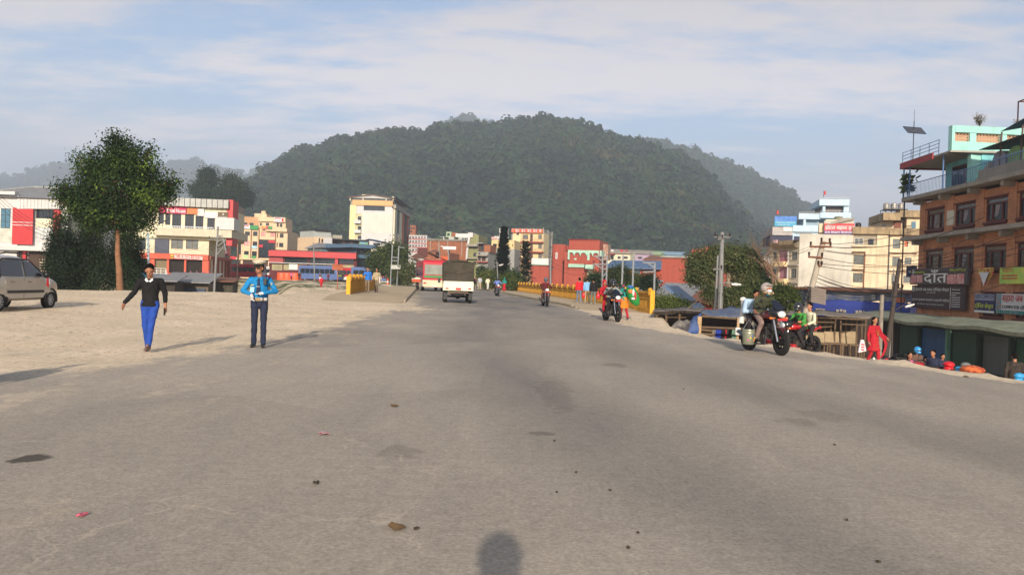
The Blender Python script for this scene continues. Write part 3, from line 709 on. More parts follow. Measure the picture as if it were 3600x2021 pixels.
# stair with white rail
mb=H.mb();F_=H.F;p=[F_.rect(H.C,x,1015,x+1,1130)for x in (130,320,400)]
for dz in (0,.35,.7):
    mb.tube([F_.pt(p[0][0],p[0][3]-dz,3),F_.pt(p[1][0],p[0][3]-dz,3),F_.pt(p[2][0],p[0][3]-2.4-dz,4.5)],.05,5)
for x in (130,180,225,270,320):a=F_.sz(*C2(x,1015))[0];mb.tube([F_.pt(a,p[0][3],3),F_.pt(a,p[0][3]-2,3)],.05,5)
mb.build('stair_railing',WHITE,H.root)
# flags along the front
FLAGR=mat('crimson_cloth',(150,20,45),.8)
for i,x in enumerate((465,530,600,672,728)):
    pp=P(*C2(x,1130),100);zt_=P(*C2(x,1045),100)[2]
    r=empty('flag',(pp[0],pp[1],-1.2),label='crimson pennant flag on a pole, %s of five before the burger restaurant'%('leftmost','second from left','middle','fourth from left','rightmost')[i],cat='flag',group='crimson flags in front of the burger restaurant')
    m1=MB();m1.tube([(0,0,0),(0,0,zt_+1.25)],.03,6);m1.build('pole',STEEL,r)
    m2=MB();h=zt_+1.2
    m2.add([(0,0,h),(.75,-.2,h-.7),(0.1,-.05,h-.9),(.8,.1,h-1.7),(0,0,h-2.0),(0,.03,h),(.75,-.17,h-.7),(.1,-.02,h-.9),(.8,.13,h-1.7),(0,.03,h-2.0)],[(0,1,2),(0,2,4),(2,3,4),(5,7,6),(5,9,7),(7,9,8)]);m2.build('pennant',FLAGR,r)
# --- low shacks in the hollow before the burger house
def shack(name,label,C,x0,x1,ytop,Y,z0,dep,wallm,roofm,lean=.5,cat='shack'):
    H=House(name,label,C,x0,x1,ytop+30,Y,Y+.6,z0,ytop,dep,wallm,cat=cat);H.done()
    q=H.mb();Fc=H.F;zt=H.zt
    vs=[Fc.pt(-.4,zt,1.1),Fc.pt(Fc.w+.4,zt,1.1),Fc.pt(Fc.w+.4,zt+lean,-dep),Fc.pt(-.4,zt+lean,-dep)];vs+=[v+(0,0,.08)for v in vs]
    q.add(vs,[(0,1,5,4),(1,2,6,5),(2,3,7,6),(3,0,4,7),(4,5,6,7),(3,2,1,0)]);q.build('roof',roofm,H.root)
    q=H.mb()
    nn=int(Fc.w/.5)
    for i in range(nn):
        a=Fc.w*(i+.5)/nn;q.fac(Fc,a-.03,a+.03,z0,zt-.03,0,.04)
    o=q.build('cladding_rib',wallm,H.root)
    return H
shack('shack','low grey shack with flat tin roof in the hollow behind the boy in black',C2,40,360,1160,78,-3,5,mat('dark_plank_wall',(60,52,46),.9,streak=.3),TING,.6)
h=shack('shack','low open stall with grey tin roof below the row of crimson flags',C2,230,730,1175,84,-3,5,mat('grey_board_wall',(98,88,76),.9,streak=.4),TING,1.0)
h.sign((368,1228,452,1290),INKG,[('',.1,.2,.1,.2,SIGNW)])if False else h.part('sign_board',(368,1228,452,1290),mat('faded_green_board',(120,130,95),.8),.02,.1)
h.part('tarpaulin',(470,1240,700,1300),mat('dull_blue_tarp',(60,72,92),.8),.05,.2)
shack('shack','dark tin shack with red door posts beneath the corner of the burger building',C2,735,1000,1165,88,-3,6,mat('dark_olive_tin',(66,62,50),.85,streak=.3),RUST,.4)
# --- peach apartment block
H=House('apartment_building','peach five storey block with Japan signs and a round roof tank',C2,1095,1604,720,205,206,0.2,590,16,PEACH)
H.z0=.2
H.win([(1135,610,1190,656),(1225,610,1275,660),(1220,720,1272,768),(1125,825,1177,866),(1212,828,1266,880),(1490,630,1501,676),(1520,632,1562,679),(1485,733,1497,781),(1512,735,1560,783)],DARKM,GLASS,2)
H.win([(1315,613,1362,662),(1418,619,1466,668),(1128,716,1184,766)],INKR,mat('pink_window_print',(200,150,145),.6),2)
H.hole([(1290,700,1470,905)],GLASS,'dark_glass');H.hole([(1110,925,1280,1010),(1300,925,1390,1010),(1400,945,1460,1010)],mat('brown_shop_interior',(70,52,42)))
H.part('sign_board',(1396,708,1466,735),INKR,.0,.2);H.part('sign_board',(1292,755,1335,784),INKR,.0,.2);H.part('sign_board',(1210,768,1270,800),mat('pale_blue_print',(150,185,200),.6),.02,.2)
H.part('sign_board',(1210,880,1262,905),INKG,.02,.2);H.part('sign_board',(1122,868,1174,905),mat('pale_green_print',(160,190,130),.6),.02,.2)
for x in (1203,1289,1472):H.part('pilaster',(x-4,592,x+4,910),mat('brown_trim',(120,78,55),.8),0,.25)
H.part('ledge',(1040,908,1400,922),PEACH,0,.6);H.part('ledge',(1370,572,1606,612),PEACH,0,.9)
H.sign((1110,538,1196,582),SIGNW,[('JAPAN',.05,.85,.5,.95,INKR,.08),('LANGUAGE',.05,.7,.15,.35,INKBL)],d1=.5);H.sign((1199,544,1284,590),INKG,(),d1=.5)
H.sign((1320,552,1400,586),mat('multicolour_print',(190,170,80),.6,col2=(170,60,70),scale=.6),(),d0=.9,d1=1.1);H.sign((1400,555,1446,586),INKG,(),d0=.9,d1=1.1)
H.done()
off=H.off
def upper(H,C,r,name,m,dback=8,holes=(),front=-1.0):
    a,b,c,e=H.px(*r);q=H.mb();q.fac(H.F,a,b,c,e,-dback,front);o=q.build(name,m,H.root)
    for h_ in holes:
        a,b,c,e=H.px(*h_);q=H.mb();q.fac(H.F,a,b,c,e,front,front+.03);w=q.build('window',GLASS,H.root)
    return o
upper(H,C2,(1280,500,1576,592),'top_storey',PEACH,10,[(1290,512,1312,540),(1357,512,1392,542),(1478,515,1500,555),(1512,520,1540,557)])
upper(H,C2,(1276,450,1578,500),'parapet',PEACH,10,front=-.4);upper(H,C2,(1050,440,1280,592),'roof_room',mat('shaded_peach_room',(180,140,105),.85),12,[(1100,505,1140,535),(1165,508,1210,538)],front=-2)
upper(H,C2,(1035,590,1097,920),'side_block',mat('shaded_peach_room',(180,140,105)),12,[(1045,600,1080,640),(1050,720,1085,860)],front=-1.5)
upper(H,C2,(1220,405,1355,445),'stair_head',PEACH,8,front=-2)
H.sign((1456,452,1560,505),SIGNW,[('JAPAN',.05,.7,.5,.95,INKR,.08),('LANGUAGE',.05,.7,.12,.35,INKBL)],d0=-.4,d1=-.2);H.part('sign_board',(1540,462,1558,500),INKR,-.2,-.1)
a,b,c,e=H.px(1275,380,1332,408);thing_tank(H,'round peach water tank on the roof of the peach apartment block',(a+b)/2,4,c,(b-a)/2,e-c+.3,PEACH)
H.part('sign_board',(1034,645,1070,686),INKG,-1.4,-1.2);H.part('sign_board',(980,885,1045,918),INKR,.3,.5)
# --- long low red restaurant
def c3(x,y):return C3(x,y)
H=House('restaurant_building','long low restaurant with dark red fascia beside the bus stop',C3,-320,640,850,165,167,0.1,762,12,mat('dark_maroon_wall',(88,32,32),.8))
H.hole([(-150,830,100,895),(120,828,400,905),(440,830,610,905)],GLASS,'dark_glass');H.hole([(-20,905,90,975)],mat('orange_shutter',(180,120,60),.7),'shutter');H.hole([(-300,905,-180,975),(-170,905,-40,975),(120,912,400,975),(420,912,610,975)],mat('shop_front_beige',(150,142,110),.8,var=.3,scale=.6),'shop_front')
H.part('red_fascia',(-322,772,640,835),REDP,0,1.2);H.part('column',(405,832,438,975),REDP,.0,.8);H.part('ledge',(-320,896,400,903),WHITE,0,.6)
H.part('red_wing',(-322,800,-170,900),REDD,.02,.3);H.part('white_panel',(-106,905,-10,970),SIGNW,.01,.2)
a,b,c,e=H.px(250,800,328,816);lettering('Restaurant',H.F,a,b,c,e,1.2,SIGNW,H.root,H.off)if False else None
H.done();RH=H
# rooftop glass terrace with tent roof
H2=House('roof_terrace','grey hipped roof terrace with glass sides above the red restaurant',C3,250,615,760,176,180,4.0,735,10,mat('pale_glass_wall',(120,135,130),.4),cat='pavilion')
H2.win([(255+i*45,742,297+i*45,790)for i in range(8)],STEEL,GLASSB,2);H2.done()
q=H2.mb();Fc=H2.F;zt=H2.zt;zr=Fc.sz(*C3(400,672))[1];w=Fc.w
pp=[Fc.pt(-.6,zt,.8),Fc.pt(w+.6,zt,.8),Fc.pt(w+.6,zt,-11),Fc.pt(-.6,zt,-11),Fc.pt(w*.08,zr,-5),Fc.pt(w*.68,zr,-5)]
q.add(pp,[(0,1,5,4),(1,2,5),(2,3,4,5),(3,0,4),(0,3,2,1)]);q.build('roof',TING,H2.root)
H2=House('building','small peach house with grey tin upper room behind the red restaurant',C3,172,368,640,190,193,0,612,9,PEACH);H2.win([(222,620,238,705),(252,628,272,672)],DARKM,GLASS,1);H2.done();upper(H2,C3,(178,535,366,612),'tin_room',mat('pale_tin_sheet',(165,170,165),.6,streak=.3),8,front=-.3);H2.part('roof_slab',(165,528,372,536),DARKM,-8,.6)
H2.part('white_wall',(275,620,368,690),WHITE,.01,.1)
H2=House('building','grey stained house with dark flat roof left of the white hotel tower',C3,372,780,690,200,204,0,650,9,mat('dark_red_brown_wall',(88,60,50),.9));H2.hole([(400,655,490,690),(510,655,570,690),(600,655,660,690)],OPEN);H2.done();H2.part('roof_slab',(365,634,770,648),DARKM,-6,1.0);H2.part('sign_board',(665,648,762,698),mat('green_landscape_print',(120,160,70),.6,col2=(110,160,200),scale=.3),.3,.5)
upper(H2,C3,(388,585,490,634),'roof_room',mat('grey_render_side',(150,146,132)),6,front=-1)
H2=House('building','slate blue glass building beside the red restaurant',C3,615,802,770,170,173,0,715,12,mat('slate_blue_wall',(70,88,105),.7));H2.hole([(640,725,780,800)],GLASS,'dark_glass');H2.hole([(630,850,790,960)],GLASS,'shop_front');H2.part('fascia',(610,812,805,842),mat('slate_blue_fascia',(80,105,128),.6),0,.6);H2.done()
q=H2.mb();Fc=H2.F;a,b,c,e=Fc.rect(C3,545,690,820,716);q.fac(Fc,a,b,e-.8,e,-9,1.5);q.build('roof',mat('slate_blue_fascia',(80,105,128)),H2.root)
H2=House('building','low white rooftop house with blue awning roof at the foot of the hotel tower',C3,765,1035,720,215,217,0,705,10,mat('stained_ledge',(190,182,160)));H2.hole([(825,665+45,905,730)],OPEN);H2.done()
upper(H2,C3,(780,668,1030,706),'roof_room',WHITE,8,[(828,672,905,704)],front=-.5);q=H2.mb();Fc=H2.F;zt=Fc.sz(*C3(870,650))[1];zb=Fc.sz(*C3(870,682))[1]
q.add([Fc.pt(0,zb+1.2,1.2),Fc.pt(Fc.w*.4,zt+.2,0),Fc.pt(Fc.w,zb,1.2),Fc.pt(Fc.w,zb,-8),Fc.pt(Fc.w*.4,zt+.2,-8),Fc.pt(0,zb+1.2,-8),Fc.pt(0,zb+1.0,1.2),Fc.pt(Fc.w*.4,zt-.1,0),Fc.pt(Fc.w,zb-.2,1.2)],[(0,1,4,5),(1,2,3,4),(0,6,7,1),(1,7,8,2)]);q.build('awning_roof',mat('dark_blue_tin',(60,80,108),.6),H2.root)
# --- white hotel tower
H=House('hotel_building','tall white and yellow hotel tower with blank tiled wall and shallow pitched roof',C3,562,1040,450,255,255,0,262,26,WHITE)
Ft=H.F
yel=H.part('yellow_wall',(562,255,627,900),mat('pale_yellow_render',(212,202,150),.85),.0,.4)
H.hole([(628,352,692,900)],mat('recessed_cream_wall',(190,182,140),.85),'recess')
for y0,y1 in ((380,422),(487,530),(592,632),(690,730)):
    H.part('window',(652,y0,691,y1),GLASS,-.19,-.12)
for y0,y1 in ((422,460),(530,565),(634,668)):H.part('balcony',(620,y0,691,y1),WHITE,-.15,1.1)
H.win([(718,265,952,317)],DARKM,GLASS,10)
for i in range(1,11): # grid joints of the tiled wall
    pass
for i in range(8):
    for j in range(6):
        x0=699+i*42;y0=345+j*37
        H.part('wall_panel',(x0,y0,x0+41,y0+36),mat('off_white_tile_panel',(200,196,184),.75,var=.08,scale=.3),.0,.05)
H.part('sign_band',(598,205,1042,262),mat('peach_sign_band',(205,160,110),.8),.0,.5)
a,b,c,e=H.px(760,216,900,250);lettering('होटल',H.F,a,b,c,e,.5,mat('gold_letters',(190,165,70),.5),H.root,H.off)
H.done()
upper(H,C3,(570,200,1042,262),'attic_core',CONC,25,front=-.6)
for x0,x1 in ((575,640),(642,706),(722,800),(802,880),(882,958),(982,1040)):H.part('attic_window',(x0,170,x1-2,204),GLASS2,-.9,-.6)
for x in (570,712,968,1044):H.part('attic_post',(x-6,160,x+6,205),CREAM,-.6,.1)
q=H.mb();zt=Ft.sz(*C3(800,172))[1];zr=Ft.sz(*C3(820,136))[1];w=Ft.w
for dd in (0,.35):
    pass
vs=[Ft.pt(-.6,zt,.6),Ft.pt(w*.53,zr,.6),Ft.pt(w+.6,zt,.6),Ft.pt(w+.6,zt,-27),Ft.pt(w*.53,zr,-27),Ft.pt(-.6,zt,-27)];vs+=[v-(0,0,.35)for v in vs]
q.add(vs,[(0,1,4,5),(1,2,3,4),(0,6,7,1),(1,7,8,2),(2,8,9,3),(5,4,10,11),(4,3,9,10),(6,11,10,7),(7,10,9,8),(0,5,11,6)]);q.build('roof',mat('dark_trim_roof',(95,70,62),.7),H.root)
q=H.mb();q.add([Ft.pt(.3,zt-.3,.3),Ft.pt(w*.53,zr-.4,.3),Ft.pt(w-.3,zt-.3,.3),Ft.pt(.3,zt-.3,0),Ft.pt(w*.53,zr-.4,0),Ft.pt(w-.3,zt-.3,0)],[(0,1,2),(3,5,4),(0,2,5,3)]);q.build('gable',GREYP,H.root)
upper(H,C3,(672,125,800,160),'roof_room',CREAM,8,front=-4)
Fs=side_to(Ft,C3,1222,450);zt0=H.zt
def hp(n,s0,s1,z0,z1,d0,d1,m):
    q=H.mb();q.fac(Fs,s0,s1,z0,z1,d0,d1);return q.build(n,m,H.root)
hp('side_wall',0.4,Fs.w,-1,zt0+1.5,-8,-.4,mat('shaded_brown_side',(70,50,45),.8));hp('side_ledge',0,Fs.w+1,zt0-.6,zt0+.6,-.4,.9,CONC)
for k,(s0,s1,m)in enumerate([(.02,.14,CREAM),(.18,.28,GLASS2),(.32,.44,CREAM),(.5,.58,mat('orange_fin',(175,90,60),.7)),(.64,.74,DARKM),(.8,.86,mat('orange_fin',(175,90,60)))]):
    hp('fin',Fs.w*s0,Fs.w*s1,0,zt0-.6,-.4,.5,m)
for k in range(5):hp('side_railing',Fs.w*k/5,Fs.w*k/5+.1,zt0+.6,zt0+3,.4,.5,DARKM)
hp('side_railing',0,Fs.w+1,zt0+1.7,zt0+1.8,.4,.5,DARKM);hp('side_eave',0,Fs.w+1,zt0+2.9,zt0+3.1,-.5,.8,DARKM)
# ================================================================== TOWN IN THE MIDDLE, BEYOND THE BRIDGE
def simple(name,label,C,x0,x1,yref,Y,z0,ytop,depth,m,wins=(),frame=DARKM,pane=GLASS,nx=2,ny=1,dY=None,ang=None,**k):
    u0,u1=C(x0,yref)[0],C(x1,yref)[0]
    if ang is None:ang=0 if (u0+u1)/2<1480 else 10+(math.degrees(math.atan(((u0+u1)/2-1800)/F))if u1>1800 else 0)
    dY=-(u1-u0)/F*Y*math.tan(R(ang))
    H=House(name,label,C,x0,x1,yref,Y,Y+dY,z0,ytop,depth,m,**k)
    if wins:H.win(wins,frame,pane,nx,ny)
    return H
H=simple('building','slim unplastered brick tower just right of the white hotel',C3,1229,1290,600,330,0,478,7,BRICKB,[(1236,500,1252,520),(1264,502,1280,522),(1236,538,1252,558)]);H.done()
H=simple('apartment_building','white apartment block with red bands between rows of windows',C3,1216,1416,700,285,0,588,14,mat('white_grey_render',(190,186,184),.85),[(1222+i*32,y,1246+i*32,y+22)for y in (600,645,692,738)for i in range(6)],SIGNW,GLASS,2)
for y in (624,670,717,764):H.part('red_band',(1216,y,1416,y+12),mat('dull_red_band',(150,70,62),.8),.02,.1)
H.done()
for i in range(8):H.part('roof_post',(1222+i*26,574,1225+i*26,588),CONC,-1,-.7)
H.part('column',(1246,590,1254,830),WHITE,.0,.6)
H=simple('building','wide raw brick house with small roof rooms behind the army jeep canopy',C4,402,975,440,190,0,335,12,BRICKB,[(690,480,730,545)]);
for x in (455,575,700,900):H.part('concrete_column',(x-5,338,x+5,560),CONC,.0,.15)
H.done();H.part('roof_ledge',(400,328,1010,340),CONC,-12,.6)
upper(H,C4,(618,205,690,290),'roof_room',mat('pale_green_render',(150,165,130),.85),6,[(632,225,668,262)],front=-4);upper(H,C4,(690,215,765,290),'roof_room',BRICKB,6,front=-4.5)
upper(H,C4,(765,234,952,296),'roof_room',WHITE,6,front=-3);upper(H,C4,(560,288,1012,330),'terrace_wall',mat('pale_tin_sheet',(165,170,165)),8,[(880,305,905,348),(915,305,945,348),(950,305,975,345)],front=-1.5)
H.part('parapet',(410,340,960,352),CONC,.0,.3)
for i,x in enumerate((560,640,780)):H.part('plant_box',(x,292,x+50,318),mat('rooftop_shrub',(50,68,40),.9,var=.4,scale=5),-1.4,-.6)
H=simple('building','olive green five storey house with a white pipe down its front corner',C4,985,1128,560,185,0,260,10,OLIVE,[(1070,420,1100,460),(1060,520,1100,570),(1065,640,1100,690)]);H.part('ledge',(975,395,1135,430),CONC,0,1.5);H.part('ledge',(985,590,1130,605),CONC,0,1);H.done()
upper(H,C4,(990,232,1058,300),'tank_room',WHITE,4,front=.4)
q=H.mb();F_=H.F;a,b,c,e=H.px(1008,300,1024,550);q.tube([F_.pt(a,e,.6),F_.pt(a,(c+e)/2+2,.7),F_.pt(a-.4,c+1,.6),F_.pt(a-.5,c-1,.6)],.28,8);q.build('drain_pipe',WHITE,H.root,smooth=True)
H=simple('shed','brick shed with rusty brown tin side and orange tarpaulin behind the red bus',C4,275,720,570,150,0,510,8,BRICKB,[]);H.hole([(525,510,590,590)],OPEN);H.done();H.part('tin_wall',(273,452,416,570),mat('maroon_tin',(85,42,38),.7),.05,.2);H.part('tarpaulin',(585,575,712,620),mat('orange_tarpaulin',(205,85,40),.7),.3,.5)
q=H.mb();a,b,c,e=H.px(430,505,740,560);q.add([H.F.pt(a,e,1),H.F.pt(b,e-1.8,1),H.F.pt(b,e-1.2,-5),H.F.pt(a,e+.6,-5)],[(0,1,2,3)]);q.build('roof',RUST,H.root)
H=simple('shed','pale corrugated tin shed with sloping roof left of the red bus',C4,198,360,640,138,0,600,6,mat('pale_tin_sheet',(165,170,165)),[]);H.done();q=H.mb();a,b,c,e=H.px(195,575,560,640);q.add([H.F.pt(a,e,1),H.F.pt(b,e-2.2,1),H.F.pt(b,e-1.4,-6),H.F.pt(a,e+.8,-6),H.F.pt(a,e-.15,1),H.F.pt(b,e-2.35,1)],[(0,1,2,3),(0,4,5,1)]);q.build('roof',RUST,H.root)
for i in range(10):H.part('cladding_rib',(200+i*16,600,203+i*16,690),GREYP,.0,.06)
H=simple('building','two storey grey cement house with red window shutters behind the walkers',C4,1118,1268,640,165,0,505,9,GREYW,[(1130,572,1165,632),(1180,575,1235,635),(1130,430+90,1160,560)],DKBR,DKBR);H.part('ledge',(1112,545,1272,562),CONC,0,1.2);H.part('ledge',(1112,640,1272,655),mat('dull_red_band',(150,70,62)),0,1);H.done()
upper(H,C4,(1120,385,1200,505),'upper_storey',mat('dark_brown_wall',(75,60,52),.9),7,[(1160,420,1195,470)],front=-.8);upper(H,C4,(1200,405,1290,505),'brick_storey',BRICKB,7,front=-.8)
H.part('roof_sheet',(1115,376,1205,388),TING,-7,.6)
H=simple('building','pale yellow house with flat roof behind the tall conifer',C4,1318,1640,370,215,0,335,12,mat('pale_cream_render',(205,180,130),.85),[(1610,395,1622,430)]);H.hole([(1335,390,1390,455)],OPEN);H.done();H.part('roof_room',(1345,280,1420,335),WHITE,-6,-1);H.part('sign_board',(1312,292,1392,320),mat('pink_white_board',(200,160,155),.6),-.8,-.5)
H=simple('building','blank grey cement wall house between the two conifers',C4,1266,1640,600,175,0,462,9,GREYW,[]);H.win([(1275,520,1292,560),(1275,580,1292,600)],DARKM,GLASS,1);H.done()
# two roof aerials
for (x,y,lab)in ((1450,175,'left'),(1530,175,'right')):
    p=P(*C4(x,330),216);t=P(*C4(x,y),216);r=empty('antenna',(p[0],p[1],p[2]-.5),label='white mobile phone antenna, the %s one of two on the pale yellow roof'%lab,cat='antenna',group='phone antennas');m1=MB();h=t[2]-p[2]+.5;m1.tube([(0,0,0),(0,0,h)],.12,6);m1.build('mast',STEEL,r);m1=MB();m1.box(-.5,-.15,-.3,.1,h-2.6,h);m1.box(.15,.5,-.3,.1,h-2.6,h);m1.build('panel',SIGNW,r)
# --- yellow block with balconies
H=simple('apartment_building','yellow five storey block with red balcony edges and striped parapet',C4,1612,2052,480,240,0,232,10,YELLOW,[(1672,228,1706,268),(1665,368,1692,408),(1658,530,1676,550),(1650,672,1670,694)],DKBR,GLASS,2,2)
H.hole([(1738,240,2052,372),(1738,386,2046,515),(1738,528,2046,650),(1738,664,2040,780)],mat('yellow_balcony_wall',(205,184,138),.85),'balcony_recess')
for y0 in (262,400,540,680):
    for (xa,xb,dy)in ((1758,1832,62),(1978,2026,60)):
        w=H.part('window',(xa,y0,xb,y0+dy),DKBR,-.19,-.12);H.part('pane',(xa+6,y0+5,xb-6,y0+dy-4),GLASS2,-.12,-.1,parent=w)
    H.part('door',(1862,y0-8,1898,y0+95),DKBR,-.19,-.12)
for y in (362,500,640,775):H.part('balcony_edge',(1732,y,2056,y+14),mat('brick_red_edge',(150,62,45),.8),-.15,1.2);H.rail((1738,y-46,2050,y),mat('brown_railing',(130,80,55),.7),d=1.1,nb=16)
H.done()
H.part('parapet',(1606,185,2045,236),SALMON,-.5,.7)
for i in range(14):H.part('parapet_stripe',(1640+i*28,190,1652+i*28,226),(INKR,SIGNW,mat('pale_blue_stripe',(150,175,195),.8))[i%3],.7,.78)
for i in range(9):H.part('railing_post',(1640+i*50,160,1643+i*50,186),DARKM,.3,.4)
Fs=side_to(H.F,C4,2178,400)
q=H.mb();q.fac(Fs,0.5,Fs.w,-1,H.zt+1.2,-10,-.3);q.build('side_wall',GREYW,H.root)
for k in (0,.5,1):q=H.mb();q.fac(Fs,Fs.w*k-.15*(k>0),Fs.w*k+.15,-1,H.zt+1.6,-.3,-.1);q.build('side_column',CONC,H.root)
for k in range(5):q=H.mb();q.fac(Fs,0,Fs.w,3.2*(k+1),3.2*(k+1)+.25,-.3,-.16);q.build('side_beam',CONC,H.root)
# --- brick wall house with blank white hoarding
H=simple('building','low red brick house carrying a blank white hoarding above the bridge railing',C4,1870,2125,830,185,0,690,8,BRICKR,[]);H.win([(1935,935,1968,975)],SIGNW,GLASS,2);H.done()
H.sign((1884,596,2126,692),SIGNW,(),d0=.1,d1=.3);H.part('hoarding_edge',(1884,686,2126,694),mat('green_trim',(60,120,90),.7),.1,.34)
# --- red brick complex with arches
c5=C5
H=simple('building','red brick hall with mint green scalloped arches and tall blank parapet',C5,537,925,520,180,0,230,12,BRICKR,[])
# deep arcade behind the scallops
H.hole([(775,600,850,690)],CREAM,'porch');H.done()
F_=H.F
def scallop(x0,x1,n,y0,yb):
    q=H.mb();a,b,c,e=F_.rect(C5,x0,y0,x1,yb);w=(b-a)/n;hh=(e-c)
    for i in range(n):
        pts=[(a+w*i,e),(a+w*(i+1),e),(a+w*(i+1),c)]
        for k in range(9):t=math.pi*k/8;pts.append((a+w*(i+.5)+w*.46*math.cos(t),c+hh*.12+hh*.5*math.sin(t)))
        pts.append((a+w*i,c))
        m_=len(pts);vs=[F_.pt(s,z,.55)for s,z in pts]+[F_.pt(s,z,.15)for s,z in pts]
        # triangulated strip between arc and top edge
        top=[]
        arc=pts[3:12]
        for k,(s,z)in enumerate(arc):top.append((s,e))
        base=len(q.v);vv=[]
        seq=[(a+w*(i+1),c)]+arc+[(a+w*i,c)];tops=[(a+w*(i+1),e)]+top+[(a+w*i,e)]
        for (s,z)in seq:vv.append(F_.pt(s,z,.5))
        for (s,z)in tops:vv.append(F_.pt(s,z,.5))
        for (s,z)in seq:vv.append(F_.pt(s,z,.1))
        n_=len(seq);fs=[]
        for k in range(n_-1):fs+=[(k,k+1,n_+k+1,n_+k),(k,2*n_+k,2*n_+k+1,k+1)]
        q.add(vv,fs)
    return q.build('scalloped_arch',MINT,H.root)
scallop(537,927,5,362,440)
H.part('mint_column',(535,362,556,480),MINT,.0,.56);H.part('mint_column',(782,380,810,496),MINT,.0,.56)
H.part('mint_band',(540,537,775,578),MINT,.02,.5);H.part('mint_band',(775,548,870,600),MINT,.5,2.4);H.part('balcony',(772,492,870,550),BRICKR,.2,2.3)
H.part('parapet_cap',(540,222,915,234),mat('dark_brick_cap',(120,42,30),.9),-1,.2)
H.part('star',(610,462,640,482),MINT,.0,.03)
HR=H
Fs=side_to(F_,C5,1042,520);q=H.mb();q.fac(Fs,.5,Fs.w,-1,F_.sz(*C5(925,385))[1],-8,-.4);q.build('side_wall',BRICKR,H.root)
q=H.mb();q.fac(Fs,.5,Fs.w*.6,F_.sz(*C5(925,440))[1],F_.sz(*C5(925,362))[1],-.4,.4);q.build('mint_band',MINT,H.root)
for k in range(3):
    for zz in (1.5,5.2):q=H.mb();q.fac(Fs,Fs.w*(.2+.27*k),Fs.w*(.28+.27*k),zz,zz+2,-.38,-.3);w=q.build('window',SIGNW,H.root);q=H.mb();q.fac(Fs,Fs.w*(.21+.27*k),Fs.w*(.27+.27*k),zz+.2,zz+1.8,-.3,-.26);q.build('pane',GLASS,w)
q=H.mb();a,b,c,e=H.px(930,270,995,360);q.fac(F_,a,b,c-2,e,-9,-5);q.build('roof_room',mat('weathered_brick',(150,95,75),.9,col2=(170,160,140)),H.root)
H=simple('building','round cornered red brick stair tower with slit windows left of the arched hall',C5,332,530,560,188,0,305,7,BRICKR,[(386,392,410,472)],SIGNW,GLASS,2,3)
H.done();H.win([],SIGNW,GLASS)
o=H.off;ctr=(H.F.pt(H.F.w*.45,0,.4));rr=H.F.w*.46
q=H.mb();q.lathe((ctr[0],ctr[1],0),[(rr,-1),(rr,H.zt+.3)],24,sy=.5);q.build('round_bay',BRICKR,H.root,smooth=40)
for (x,y0,y1)in ((386,392,472),):
    a,b,c,e=H.px(x,y0,x+24,y1);w=(lambda q_:(q_.fac(H.F,a,b,c,e,.4+rr*.48,.4+rr*.5+.1),q_.build('window',SIGNW,H.root))[1])(H.mb());q=H.mb();q.fac(H.F,a+.18,b-.18,c+.2,e-.2,.4+rr*.5+.1,.4+rr*.5+.13);q.build('pane',GLASS,w)
for (x0,y0,x1,y1)in ((512,585,530,655),(505,738,525,800)):
    a,b,c,e=H.px(x0,y0,x1,y1);q=H.mb();q.fac(H.F,a,b,c,e,.02,.1);w=q.build('window',SIGNW,H.root);q=H.mb();q.fac(H.F,a+.12,b-.12,c+.15,e-.15,.1,.13);q.build('pane',GLASS,w)
# long red brick range under blue tin
H=simple('building','long red brick range under a blue tin roof behind the walkers',C5,1028,1735,650,200,0,578,12,mat('orange_brick_wall',(158,66,42),.88,streak=.2),[(1365,590,1450,655),(1150,590,1210,640),(1060,600,1110,640)],SIGNW,GLASSB,3)
H.win([(1568,682,1652,745)],SIGNW,GLASS,4,3);H.part('red_wing',(1490,586,1735,850),BRICKR,.0,.8)if False else None
H.done();q=H.mb();F_=H.F;a,b,c,e=H.px(1020,512,1735,585);q.add([F_.pt(a,c,1.6),F_.pt(b,c,1.6),F_.pt(b,e+.6,-7),F_.pt(a,e+.6,-7),F_.pt(a,c-.25,1.6),F_.pt(b,c-.25,1.6)],[(0,1,2,3),(0,4,5,1)]);q.build('roof',TINB,H.root)
q=H.mb();
for i in range(40):s=a+(b-a)*i/40;q.tube([F_.pt(s,c+.05,1.6),F_.pt(s,e+.65,-7)],.06,4)
q.build('roof_ribs',TINB,H.root)
q=H.mb();a,b,c,e=H.px(1250,668,1480,700);q.add([F_.pt(a,c,4.5),F_.pt(b,c,4.5),F_.pt(b,e,.1),F_.pt(a,e,.1)],[(0,1,2,3)]);q.build('porch_roof',CONC,H.root)
H=simple('shed','low grey tin roofed shed with white wall just beyond the right railing',C5,1130,1590,870,95,0,835,6,mat('dirty_white_sheet',(185,182,170),.8),[]);H.done();q=H.mb();F_=H.F;zt=H.zt;q.add([F_.pt(-.5,zt,.8),F_.pt(F_.w+.5,zt-.3,.8),F_.pt(F_.w+.5,zt+1,-6),F_.pt(-.5,zt+1.6,-6),F_.pt(-.5,zt-.15,.8),F_.pt(F_.w+.5,zt-.45,.8)],[(0,1,2,3),(0,4,5,1)]);q.build('roof',TING,H.root)
H.part('green_sheet',(1525,850,1592,905),INKG,.05,.3)
